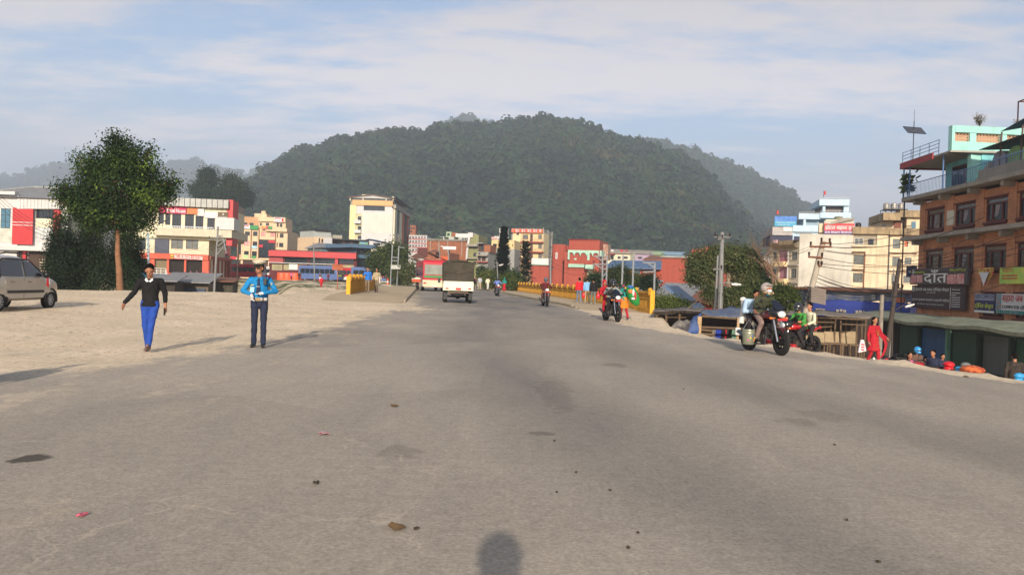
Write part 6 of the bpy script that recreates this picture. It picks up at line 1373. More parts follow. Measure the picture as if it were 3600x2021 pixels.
def tree(name,label,base,trunk,lobes,leaf,m,seed,bark=BARK,cat='tree',group=None,limbs=True,tr=.15,core=None):
    """trunk: list of points; lobes: (centre, (rx,ry,rz), leaf count)"""
    r=random.Random(seed);base=np.array(base,float);root=empty(name,base,label=label,cat=cat,group=group)
    q=MB(base);n_=len(trunk);q.tube(trunk,[tr*(1-.55*i/max(1,n_-1))+(.05 if i==0 else 0)for i in range(n_)],10)
    if limbs:
        t=np.array(trunk[-1],float);t0=np.array(trunk[-2],float)
        for (c,rad,n)in lobes:
            c=np.array(c,float);st=t0+(t-t0)*r.uniform(.3,1);md=(st+c)/2+np.array((r.uniform(-.1,.1),r.uniform(-.1,.1),-.1*rad[2]));q.tube([st,md,c+(0,0,rad[2]*.3)],[tr*.4,tr*.26,tr*.08],6)
            for _ in range(4):
                v=np.array([r.uniform(-1,1)*rad[i]*.8 for i in range(3)]);q.tube([md,(md+c+v)/2,c+v],[tr*.16,tr*.1,tr*.03],4)
    q.build('trunk',bark,root,smooth=60)
    q=MB(base)
    for (c,rad,n)in lobes:leafcards(c,rad,int(n*DENS),leaf*.95,r,q)
    me=bpy.data.meshes.new('crown');me.from_pydata([(p[0]-base[0],p[1]-base[1],p[2]-base[2])for p in q.v],[],q.f);me.materials.append(m);o=bpy.data.objects.new('crown',me);COL.objects.link(o);o.parent=root
    return root
DENS=2.3
def lob(C,x,y,rx,ry,Y,n,dy=0,rd=None):
    s=1/C(1,0)[0]if False else None
    k=(C(101,0)[0]-C(1,0)[0])/100;c=P(*C(x,y),Y+dy);return (c,(rx*k*Y/F,(rd if rd else rx*.85)*k*Y/F,ry*k*Y/F),n)
Y1=39.5;b=P(*C1(948,1282),Y1);gz1=float(gz(b[0],b[1]));b[2]=gz1-.1
tree('broadleaf_tree','bushy green tree with one bare pinkish trunk on the dirt verge',b,[b,P(*C1(918,1130),Y1),P(*C1(905,980),Y1),P(*C1(908,850),Y1),P(*C1(900,640),Y1)],
     [lob(C1,900,470,290,234,Y1,5200),lob(C1,927,204,105,108,Y1,1000),lob(C1,1010,270,176,126,Y1,1300,-.3),lob(C1,716,337,132,108,Y1,1000),lob(C1,624,555,167,108,Y1,1700),lob(C1,1166,536,167,135,Y1,1900),lob(C1,1111,375,132,108,Y1,900),lob(C1,835,717,228,99,Y1,2200),lob(C1,1065,707,140,99,Y1,1000),
      lob(C1,1332,432,44,40,Y1,140),lob(C1,1157,185,26,36,Y1,70),lob(C1,605,261,35,36,Y1,90),lob(C1,476,498,52,63,Y1,260),lob(C1,716,227,39,31,Y1,90),lob(C1,890,109,52,36,Y1,200),lob(C1,660,669,132,81,Y1,700),lob(C1,1286,517,61,54,Y1,250)],.13,LEAF1,5,tr=.17)
for i,(x,y,rx,ry,top,lab)in enumerate(((480,1080,130,230,860,'dark evergreen shrub beside the silver car, left of three'),(690,1060,170,260,800,'dark evergreen shrub behind the tree trunk, middle of three'),(980,1060,150,240,820,'dark evergreen shrub left of the boy in black, right of three'))):
    Yb=46+i;b=P(*C1(x,1290),Yb);b[2]-= .9
    tree('evergreen_shrub',lab,b,[b,P(*C1(x,1150),Yb),P(*C1(x,top+60),Yb)],[lob(C1,x,1090,rx,190,Yb,4200,rd=rx*.6),lob(C1,x-10,950,rx*.8,130,Yb,2000,rd=rx*.5),lob(C1,x+10,top+20,rx*.5,80,Yb,700),lob(C1,x,1240,rx*1.05,90,Yb,1200)],.11,LEAF2,30+i,bark=BARKD,cat='shrub',group='dark evergreen shrubs behind the verge',tr=.12)
    if i==0:tree('evergreen_shrub','tall slender evergreen shrub rising against the red panel of the shop',P(*C1(420,1290),49)-(0,0,.9),[P(*C1(420,1290),49)-(0,0,.9),P(*C1(420,1100),49),P(*C1(440,900),49)],[lob(C1,430,1000,60,220,49,1700),lob(C1,470,760,70,100,49,900)],.11,LEAF2,39,bark=BARKD,cat='shrub',group='dark evergreen shrubs behind the verge',tr=.1)
Yt=330
for i,(x,y,rx,ry,lab)in enumerate(((1600,400,62,60,'round crowned tree highest above the burger building roof'),(1785,450,75,65,'second tall tree above the burger building roof'),(1540,500,80,50,'low dark tree left of the round crowned tree'),(1690,540,110,60,'broad dark tree between the two tall trees'),(1860,540,90,70,'dark tree at the foot of the hill behind the red fin'))):
    b=P(*C1(x,640),Yt);b[2]=0;tree('hill_tree',lab,b,[b,P(*C1(x,y+40),Yt),P(*C1(x,y),Yt)],[lob(C1,x,y,rx*.85,ry*.85,Yt,1600),lob(C1,x+rx*.4,y+ry*.6,rx*.7,ry*.6,Yt,500)],.75,FOREST,60+i,bark=BARKD,cat='tree',group='trees behind the burger building',tr=.6)
Ym=132;b=P(*C3(1000,1010),Ym);b[2]=float(gz(b[0],b[1]));tree('broadleaf_tree','round light green tree at the left end of the bridge before the hotel tower',b,[b,P(*C3(985,930),Ym),P(*C3(980,860),Ym)],[lob(C3,960,860,125,85,Ym,3200),lob(C3,1080,800,85,80,Ym,1400),lob(C3,860,900,60,60,Ym,700),lob(C3,1040,930,120,60,Ym,900)],.42,LEAF3,71,bark=BARKD,tr=.35)
for i,(x,y,rx,ry,Yq,lab)in enumerate(((1110,1000,80,80,118,'dark bush under the light green tree by the control box'),(1210,1010,65,70,112,'brownish bush left of the red bus'))):
    b=P(*C3(x,1080),Yq);b[2]=float(gz(b[0],b[1]));tree('bush',lab,b,[b,P(*C3(x,y+20),Yq),P(*C3(x,y),Yq)],[lob(C3,x,y,rx,ry,Yq,1300),lob(C3,x+20,y+40,rx*.9,ry*.6,Yq,500)],.28,LEAF4,75+i,bark=BARKD,cat='bush',tr=.12)
for i,(x,y,rx,ry,Yq,m_,lab)in enumerate(((1240,860,60,60,105,LEAF3,'light green bush among the walkers at the far end of the bridge'),(1330,850,65,75,108,LEAF4,'dark bush at the foot of the tall conifer'),(1620,860,75,70,100,LEAF2,'dark bush between the two conifers'),(1185,775,28,40,130,LEAF2,'small dark tree before the grey cement house'),(1560,910,40,40,98,LEAF3,'low bush at the foot of the first railing posts'))):
    b=P(*C4(x,960),Yq);b[2]=-.2;tree('bush',lab,b,[b,P(*C4(x,y+20),Yq),P(*C4(x,y),Yq)],[lob(C4,x,y+10,rx*.72,ry*.75,Yq,800),lob(C4,x+10,y+50,rx*.7,ry*.6,Yq,500)],.24,m_,80+i,bark=BARKD,cat='bush',tr=.1)
for i,(x,y,rx,ry,Yq,m_,lab)in enumerate(((1190,660,115,75,84,LEAF4,'flat topped olive tree between the two bare steel masts'),(1370,740,90,45,86,LEAF4,'low olive bush right of the bare steel masts'),(1560,770,75,62,74,LEAF2,'round dark bush left of the big red block'),(900,740,60,70,90,LEAF2,'dark bush at the foot of the arched hall'),(830,760,45,70,92,LEAF3,'pale bush under the porch of the arched hall'),(1040,720,40,60,88,LEAF4,'small tree by the double steel mast'))):
    b=P(*C5(x,900),Yq);b[2]=-3;tree('bush',lab,b,[b,P(*C5(x,y+30),Yq),P(*C5(x,y),Yq)],[lob(C5,x,y,rx*.82,ry*.8,Yq,1300),lob(C5,x+10,y+ry*.8,rx*.7,ry*.7,Yq,500)],.2,m_,90+i,bark=BARKD,cat='bush',tr=.12)
def conifer(label,C,xt,yt,xb,yb,w,Y,seed,dens,sparse):
    r=random.Random(seed);t,b=P(*C(xt,yt),Y),P(*C(xb,yb),Y);b[2]=0 if b[2]>0 else b[2];k=(C(101,0)[0]-C(1,0)[0])/100*Y/F;root=empty('conifer',b,label=label,cat='tree');q=MB(b);q.tube([b,(t+b)/2,t],[.28,.18,.04],8);H_=t[2]-b[2];lf=MB(b);n_=int(H_/sparse)
    for i in range(n_):
        f=(i+.5)/n_;c=b+(t-b)*f;L_=w*k*.5*(1-f)**.75*(1.0 if f>.12 else .8)+.15;nb=13
        for j in range(nb):
            a=2*math.pi*j/nb+i*.7+r.uniform(-.2,.2);c=b+(t-b)*min(1,f+r.uniform(-.5,.5)/n_);d=np.array((math.cos(a),math.sin(a),0));ln=L_*r.uniform(.75,1.1);e=c+d*ln+np.array((0,0,ln*.38));md=c+d*ln*.5;q.tube([c,md,e],[.04,.03,.01],3)
            for s_ in range(int(dens*1.3)):
                u=r.uniform(.25,1.02);p=c+(e-c)*u+np.array([r.gauss(0,.07)for _ in range(3)]);dd=d*r.uniform(.2,.5)+np.array((r.uniform(-.2,.2),r.uniform(-.2,.2),r.uniform(.05,.35)));sd=np.cross(dd,(0,0,1))*.35;lf.v+=[tuple(p),tuple(p+dd*.5+sd),tuple(p+dd),tuple(p+dd*.5-sd)];b_=len(lf.v)-4;lf.f.append((b_,b_+1,b_+2,b_+3))
    q.build('trunk',BARKD,root);me=lf.mesh('crown');me.materials.append(LEAF2);o=bpy.data.objects.new('crown',me);COL.objects.link(o);o.parent=root
conifer('tall dense conifer with tiered branches left of the yellow block',C4,1502,178,1455,930,215,118,1,16,.36)
conifer('shorter sparse conifer with upturned branches before the yellow block',C4,1802,365,1795,965,215,112,2,11,.68)
Yc=60;b=P(*C6(1080,800),Yc);b[2]=-3.2
tree('broadleaf_tree','broad spreading tree with several pale trunks behind the tallest pole',b,[b,P(*C6(1070,620),Yc),P(*C6(1075,420),Yc),P(*C6(1080,280),Yc)],[lob(C6,780,270,190,150,Yc,4200),lob(C6,700,370,110,80,Yc,1200),lob(C6,1010,150,200,90,Yc,2600),lob(C6,1230,200,200,120,Yc,3600),lob(C6,1270,310,110,110,Yc,1700),lob(C6,1230,450,90,70,Yc,700)],.19,LEAF4,101,bark=mat('pale_bark',(150,132,112),.9),tr=.3)
Yd=55;b=P(*C6(900,800),Yd);b[2]=-3.2;tree('bush','mass of olive bushes under the broad tree behind the tarpaulin stalls',b,[b,P(*C6(900,640),Yd),P(*C6(900,560),Yd)],[lob(C6,880,590,90,60,Yd,1100),lob(C6,1080,640,120,80,Yd,1500),lob(C6,1250,640,120,110,Yd,2200),lob(C6,1360,560,110,140,Yd+1,2200)],.16,LEAF4,102,bark=BARKD,cat='bush',tr=.15)
b=P(*C6(1700,800),50);b[2]=-3.2;tree('bush','leafy green bush right of the near rider at the foot of the bare tree',b,[b,P(*C6(1700,680),50),P(*C6(1700,620),50)],[lob(C6,1690,620,110,90,50,2400),lob(C6,1800,660,90,100,50,2200),lob(C6,1640,700,90,90,50,1500)],.14,LEAF3,103,bark=BARKD,cat='bush',tr=.12)
b=P(*C6(1430,700),70);b[2]=-3.2;tree('bush','dark round tree behind the near rider',b,[b,P(*C6(1430,520),70),P(*C6(1440,440),70)],[lob(C6,1430,430,80,90,70,1800),lob(C6,1380,520,70,70,70,900)],.2,LEAF2,104,bark=BARKD,cat='tree',tr=.15)
for i,(x,y,rx,ry,lab)in enumerate(((1700,1040,80,55,'low green weeds right behind the yellow end slab'),(1830,1050,100,55,'low green weeds between the end slab and the tin roofed hut'),(1960,1070,80,40,'low green weeds above the grey tarpaulin stall'))):
    b=P(*C5(x,1110),47);b[2]=float(gz(b[0],b[1]));tree('bush',lab,b,[b,P(*C5(x,y+20),47),P(*C5(x,y),47)],[lob(C5,x,y,rx,ry,47,1500),lob(C5,x+20,y+40,rx*1.1,ry,47,900)],.11,LEAF3,110+i,bark=BARKD,cat='bush',group='weeds beyond the railing end',tr=.05)
# bare tree
def bare(label,C,base,Y,seed,H_):
    r=random.Random(seed);b=P(*C(*base),Y);root=empty('bare_tree',b,label=label,cat='tree');q=MB(b)
    def br(p,d,l_,rad,dep):
        pts=[p];dd=d.copy()
        for _ in range(3):dd=dd+np.array([r.gauss(0,.12),r.gauss(0,.12),r.gauss(.04,.06)]);dd /= np.linalg.norm(dd);pts.append(pts[-1]+dd*l_/3)
        q.tube(pts,[rad,rad*.85,rad*.7,rad*.55],5 if dep<2 else 3)
        if dep<5:
            for _ in range(3 if dep<3 else 2):
                a=r.uniform(0,6.28);s_=r.uniform(.35,.75);nd=dd+np.array((math.cos(a),math.sin(a),r.uniform(-.1,.5)))*s_;nd /= np.linalg.norm(nd);br(pts[-1 if r.random()<.6 else 2],nd,l_*r.uniform(.62,.8),rad*.52,dep+1)
    br(b,np.array((0,0,1.0)),H_*.32,.16,0);q.build('trunk',mat('grey_twig_bark',(112,88,70),.9),root)
bare('bare brown branched tree in front of the pink balconies',C7,(470,1330),58,12,5.6)
bare('small bare tree left of the bare branched tree',C7,(360,1300),60,15,4.6)
# ------------------------------------------------------------------ stalls below the road
BAMB=mat('dry_bamboo',(98,80,60),.8,var=.25,scale=4);TARPG=mat('dusty_grey_tarp',(110,105,98),.85,var=.3,scale=1.2,col2=(60,58,60));TARPB=mat('faded_blue_tarp',(66,86,122),.7,var=.3,scale=1.5,col2=(100,104,112));TARPV=mat('strong_blue_tarp',(56,72,150),.65,var=.15,scale=.6);TARPM=mat('murky_plastic_sheet',(88,98,128),.5,var=.3,scale=.7,col2=(125,126,128));CLOTHD=mat('sackcloth',(150,132,104),.95,var=.2,scale=3)
def cloth(pts_u,name,m,root,off,thick=.03,amp=.08,sub=8,seed=0):
    """bilinear sheet between two polylines (same length) with folds"""
    A_,B_=[np.array(p,float)for p in pts_u[0]],[np.array(p,float)for p in pts_u[1]];n=len(A_);V=[];W_=(n-1)*sub+1
    for j in range(7):
        t=j/6
        for i in range(W_):
            k=min(i//sub,n-2);f=i/sub-k;p=(A_[k]*(1-f)+A_[k+1]*f)*(1-t)+(B_[k]*(1-f)+B_[k+1]*f)*t;nn=noise.noise(Vector((p[0]*1.3+seed,p[1]*.9,p[2]*1.1)))*amp+noise.noise(Vector((p[0]*4+seed,p[1]*2,p[2]*2)))*amp*.4;V.append(p+np.array((nn*.3,-abs(nn)*.4,nn)))
    q=MB(off);fs=[(j*W_+i,j*W_+i+1,(j+1)*W_+i+1,(j+1)*W_+i)for j in range(6)for i in range(W_-1)];q.add(V,fs);o=q.build(name,m,root,smooth=True);s_=o.modifiers.new('s','SOLIDIFY');s_.thickness=thick;return o
off=P(*C6(300,1000),36);off[2]=-2.0;st1=empty('market_stall',off,label='dark market stall under a sagging grey tarpaulin beside the railing end',cat='stall')
cloth(([P(*C6(x,y),34)for x,y in ((150,812),(330,790),(560,790),(760,800))],[P(*C6(x,y),40)for x,y in ((180,770),(380,768),(580,758),(780,752))]),'tarpaulin_roof',TARPG,st1,off,seed=1)
cloth(([P(*C6(x,y),41)for x,y in ((150,800),(400,795),(760,800))],[P(*C6(x,y),41)-(0,0,0.0)for x,y in ((150,1090),(400,1100),(760,1110))]),'dark_backing',mat('cavity_shade_dark',(48,40,36),.95,var=.3),st1,off,amp=.03)  # dark sheet stands in for the shaded cavity under the tarpaulin
for x,y0,y1 in ((318,870,1010),(478,840,960),(205,850,930)):q=MB(off);q.tube([P(*C6(x,y0-20),34.5),P(*C6(x,y1),34.5)-(0,0,1)],.045,6);q.build('post',BAMB,st1)
for (x0,y0,x1,y1)in ((480,870,720,650),(330,880,560,880),(470,885,520,885)):q=MB(off);q.tube([P(*C6(x0,y0),34.6),P(*C6(x1,y1),34.6)],.02,5);q.build('rope',BAMB,st1)
boxpart(st1,off,C6,(365,806,402,842),35,mat('pale_card',(165,165,140),.8),'notice',.1)
off=P(*C6(900,1000),30);off[2]=-2.0;st2=empty('market_stall',off,label='bamboo market stall draped with a blue and grey tarpaulin, clothes hanging inside',cat='stall')
cloth(([P(*C6(x,y),29.5)for x,y in ((745,830),(900,850),(1080,872),(1290,880),(1500,900))],[P(*C6(x,y),33.5)for x,y in ((740,785),(920,790),(1090,755),(1260,775),(1500,800))]),'tarpaulin_roof',TARPB,st2,off,amp=.16,seed=2)
cloth(([P(*C6(x,y),29.4)for x,y in ((640,880),(700,830),(752,800))],[P(*C6(x,y),29.2)for x,y in ((560,1045),(640,1062),(706,1075))]),'draped_tarpaulin',mat('deep_blue_tarp',(46,72,120),.6,var=.35,scale=2),st2,off,amp=.3,seed=3)
cloth(([P(*C6(x,y),29.6)for x,y in ((640,890),(600,905),(560,930))],[P(*C6(x,y),29.0)for x,y in ((580,1050),(480,1025),(330,990))]),'trailing_tarpaulin',TARPG,st2,off,amp=.3,seed=4)
cloth(([P(*C6(x,y),34)for x,y in ((745,850),(1000,860),(1290,880))],[P(*C6(x,y),34)for x,y in ((745,1250),(1000,1250),(1290,1250))]),'dark_backing',mat('cavity_shade_dark',(48,40,36)),st2,off,amp=.05)  # dark backing, the stall's inner shade put into its colour
for x,y0,w_ in ((722,870,.085),(1192,880,.05),(1450,880,.05)):q=MB(off);a=P(*C6(x,y0),29.3);q.tube([a,(a[0]-.05,a[1],-2.2)],w_,6);q.build('post',mat('pale_timber_post',(176,146,108),.8,var=.15,scale=4),st2)
for (x0,y0,x1,y1)in ((745,865,1290,905),(745,998,1290,1020),(742,1030,880,1045),(1200,908,1290,915),(742,1078,900,1090)):q=MB(off);q.tube([P(*C6(x0,y0),29.45),P(*C6(x1,y1),29.45)],.045,6);q.build('rail',BAMB,st2)
for i,(x0,x1,c_,nm)in enumerate(((875,912,(120,116,112),'grey'),(914,980,(40,60,150),'blue'),(983,1026,(30,32,40),'black'),(1028,1044,(170,30,45),'red'),(1046,1090,(44,58,50),'dark green'),(1115,1168,(105,140,120),'sage green'))):
    a,b_=P(*C6(x0,1028),30.4),P(*C6(x1,1028),30.4);q=MB(a);w_=b_[0]-a[0];V=[]
    for j in range(6):
        for k in range(7):V.append((a[0]+w_*k/6*(1-.03*j),a[1]+.05*math.sin(k*2.1+j),a[2]-j*.27))
    q.add(V,[(j*7+k,j*7+k+1,(j+1)*7+k+1,(j+1)*7+k)for j in range(5)for k in range(6)]);o=q.build('hanging_cloth',mat('cloth_'+nm.replace(' ','_'),c_,.9),None,smooth=True,loc=tuple(a));s_=o.modifiers.new('s','SOLIDIFY');s_.thickness=.03;tag(o,nm+' garment hanging on the lower rail of the bamboo stall','garment','garments on the bamboo stall rail')
a=P(*C6(1186,1048),29.1);q=MB(a);q.box(a[0]-.1,a[0]+.09,a[1]-.03,a[1]+.03,a[2]-.14,a[2]+.14);o=q.build('white_plaque',SIGNW,None,loc=tuple(a),bevel=.03);tag(o,'small white plaque with a dark hole tied to the stall post','plaque');q=MB(a);q.cyl((a[0]-.02,a[1]-.05,a[2]),(a[0]-.02,a[1]-.03,a[2]),.05,12);q.build('dark_disc',INKB,o)
# long bamboo market shed at right
off=P(*C10(1700,1100),40);off[2]=-3;st3=empty('market_shed',off,label='long dark bamboo market shed with a thin grey roof below the blue tarpaulin',cat='stall')
cloth(([P(*C10(x,y),34+(x-1050)/300)for x,y in ((1050,660),(1400,668),(1800,690),(2250,712))],[P(*C10(x,y),44)for x,y in ((1100,630),(1480,612),(1900,636),(2300,660))]),'roof_sheet',mat('ashy_thatch_sheet',(118,110,100),.95,var=.3,scale=2),st3,off,amp=.12,seed=6)
cloth(([P(*C10(x,y),45)for x,y in ((1050,660),(1600,680),(2300,710))],[P(*C10(x,y),45)for x,y in ((1050,1250),(1600,1260),(2300,1290))]),'dark_backing',mat('cavity_shade_dark',(48,40,36)),st3,off,amp=.1)  # shade beneath the shed roof, painted as a dark backing sheet
r=random.Random(4)
for i,x in enumerate((1400,1440,1490,1540,1620,1700,1760,1830,1910,1990,2060,2130,2190)):
    Yp=34.5+r.uniform(0,6)+i*.25;a=P(*C10(x,690),Yp);q=MB(off);q.tube([a,(a[0]+r.uniform(-.1,.1),a[1],float(gz(a[0],a[1]))-.3)],.04,6);q.build('post',BAMB,st3)
for (x0,y0,x1,y1)in ((1400,770,1760,775),(1430,850,1700,835),(1400,700,2200,740),(1850,800,2200,815)):q=MB(off);q.tube([P(*C10(x0,y0),36),P(*C10(x1,y1),37)],.035,6);q.build('rail',BAMB,st3)
for i,(x0,y0,x1,y1,Yp,lab)in enumerate(((1350,910,1600,1060,35,'sackcloth covered bamboo table nearest the leaning pole'),(1610,905,1810,1060,37,'sackcloth covered bamboo table in the middle of the market shed'),(1830,900,2060,1080,40,'sackcloth covered bamboo table deepest in the market shed'))):
    a,b_=P(*C10(x0,y0),Yp),P(*C10(x1,y1),Yp);g=float(gz((a[0]+b_[0])/2,Yp));t_=empty('bamboo_table',((a[0]+b_[0])/2,Yp,g),label=lab,cat='table',group='bamboo tables in the market shed');o3=np.array(((a[0]+b_[0])/2,Yp,g));q=MB(o3);q.fb((a[0],Yp,b_[2]),(1,0,0),(0,1,0),(0,.25,1),0,b_[0]-a[0],0,.06,0,a[2]-b_[2]);q.build('cloth_panel',CLOTHD,t_);q=MB(o3);q.box(a[0]-.05,b_[0]+.1,Yp-.3,Yp+.8,b_[2]-.08,b_[2]);q.build('table_top',BAMB,t_)
    for x in (a[0],b_[0]):
        for y in (Yp-.25,Yp+.7):q=MB(o3);q.tube([(x,y,g-.1),(x+.05,y,b_[2])],.035,5);q.build('leg',BAMB,t_)
# blue tarpaulin hoarding
off=P(*C7(1300,1400),66);off[2]=-3;st4=empty('tarpaulin_hoarding',off,label='long blue tarpaulin hoarding with a murky plastic upper band below the peach hotel',cat='hoarding');FT=fac_px(C7,(640,1300),(1975,1300),70,60,-3);k0=FT.sz(*C7(800,1165))[1]
def trow(nm,m,r0,off_,d0,d1):a,b,c,e=FT.rect(C7,*r0);q=MB(off);q.fac(FT,a,b,c,e,d0,d1);return q.build(nm,m,st4)
cloth(([FT.pt(FT.w*t,FT.sz(*C7(640+1335*t,1165+55*t))[1],0)for t in (0,.25,.5,.75,1)],[FT.pt(FT.w*t,FT.sz(*C7(640+1335*t,1300+35*t))[1],.05)for t in (0,.25,.5,.75,1)]),'plastic_band',TARPM,st4,off,amp=.1,sub=10,seed=8)
cloth(([FT.pt(FT.w*t,FT.sz(*C7(640+1335*t,1298+35*t))[1],.1)for t in (0,.25,.5,.75,.955)],[FT.pt(FT.w*t,-2.5,.12)for t in (0,.25,.5,.75,.955)]),'blue_sheet',TARPV,st4,off,amp=.12,sub=10,seed=9)
q=MB(off);q.fac(FT,FT.w*.957,FT.w+.5,-2.5,FT.sz(*C7(1930,1225))[1],.1,.2);q.build('violet_sheet',mat('pale_violet_sheet',(140,138,190),.7),st4)
q=MB(off);q.fac(FT,-.2,1.6,-2.5,FT.sz(*C7(660,1160))[1],-.1,.2);q.build('dark_end_sheet',mat('dark_slate_sheet',(52,60,84),.7),st4)
for k in range(12):s_=FT.w*k/11;q=MB(off);q.tube([FT.pt(s_,-3,-.15),FT.pt(s_,FT.sz(*C7(640+1335*k/11,1168+55*k/11))[1],-.15)],.06,5);q.build('post',BAMB,st4)
q=MB(off);a0=FT.sz(*C7(640,1160))[1];a1=FT.sz(*C7(1975,1218))[1];q.add([FT.pt(-.5,a0,.5),FT.pt(FT.w+.5,a1,.5),FT.pt(FT.w+.5,a1+.12,-5),FT.pt(-.5,a0+.15,-5),FT.pt(-.5,a0-.15,.5),FT.pt(FT.w+.5,a1-.15,.5)],[(0,1,2,3),(0,4,5,1)]);q.build('tin_roof',RUST,st4)
for i,(x,y)in enumerate(((865,1398),(900,1396),(935,1402),(1090,1408),(1130,1405),(1170,1412),(1305,1420),(1345,1418),(1385,1424))):o_=(lambda a,b,c,e:(lambda q:(q.fac(FT,a,b,c,e,.22,.26),q.build('paper_notice',mat('pale_paper',(175,165,140),.8),st4)))(MB(off)))(*FT.rect(C7,x,y,x+26,y+26))
for i,(x0,y0,x1,y1)in enumerate(((1475,1240,1512,1300),(1750,1270,1830,1330))):a,b,c,e=FT.rect(C7,x0,y0,x1,y1);q=MB(off);q.fac(FT,a,b,c,e,.05,.2);q.build('board',(GREYP,SALMON)[i],st4)
# ================================================================== VEHICLES
def wheel_parts(root,c,r,w,axis='x',spokes=6,rimc=None,cover=False,name='wheel'):
    o=empty_mesh=None;q=MB(c);prof=[(r*.62,-w/2),(r*.9,-w/2),(r,-w*.3),(r,w*.3),(r*.9,w/2),(r*.62,w/2),(r*.60,0)]
    n=24;vs=[]
    for (rr,h)in prof:
        for k in range(n):a=2*math.pi*k/n;vs.append((c[0]+h,c[1]+rr*math.cos(a),c[2]+rr*math.sin(a)))
    fs=[(i*n+k,i*n+(k+1)%n,((i+1)%len(prof))*n+(k+1)%n,((i+1)%len(prof))*n+k)for i in range(len(prof))for k in range(n)];q.add(vs,fs);q.off=np.array(c,float)
    w_=q.build(name,RUBBER,root,smooth=35);w_.location=c
    q=MB(c);rm=rimc or STEEL
    for sgn in ((1,-1)if w<.3 and not cover else (1,-1)):
        h0=sgn*w*.38;q.add([(c[0]+h0,c[1]+r*.62*math.cos(2*math.pi*k/n),c[2]+r*.62*math.sin(2*math.pi*k/n))for k in range(n)]+[(c[0]+h0,c[1]+r*.52*math.cos(2*math.pi*k/n),c[2]+r*.52*math.sin(2*math.pi*k/n))for k in range(n)],[(k,(k+1)%n,n+(k+1)%n,n+k)for k in range(n)])
        for k in range(spokes):
            a=2*math.pi*k/spokes;d=(0,math.cos(a),math.sin(a));s_=(0,-math.sin(a),math.cos(a));q.fb(c,(1,0,0),s_,d,h0-w*.06,h0+w*.06,-r*.06,r*.06,r*.08,r*.6)
    q.cyl((c[0]-w*.45,c[1],c[2]),(c[0]+w*.45,c[1],c[2]),r*.16,12);rim=q.build('rim',rm,w_);return w_
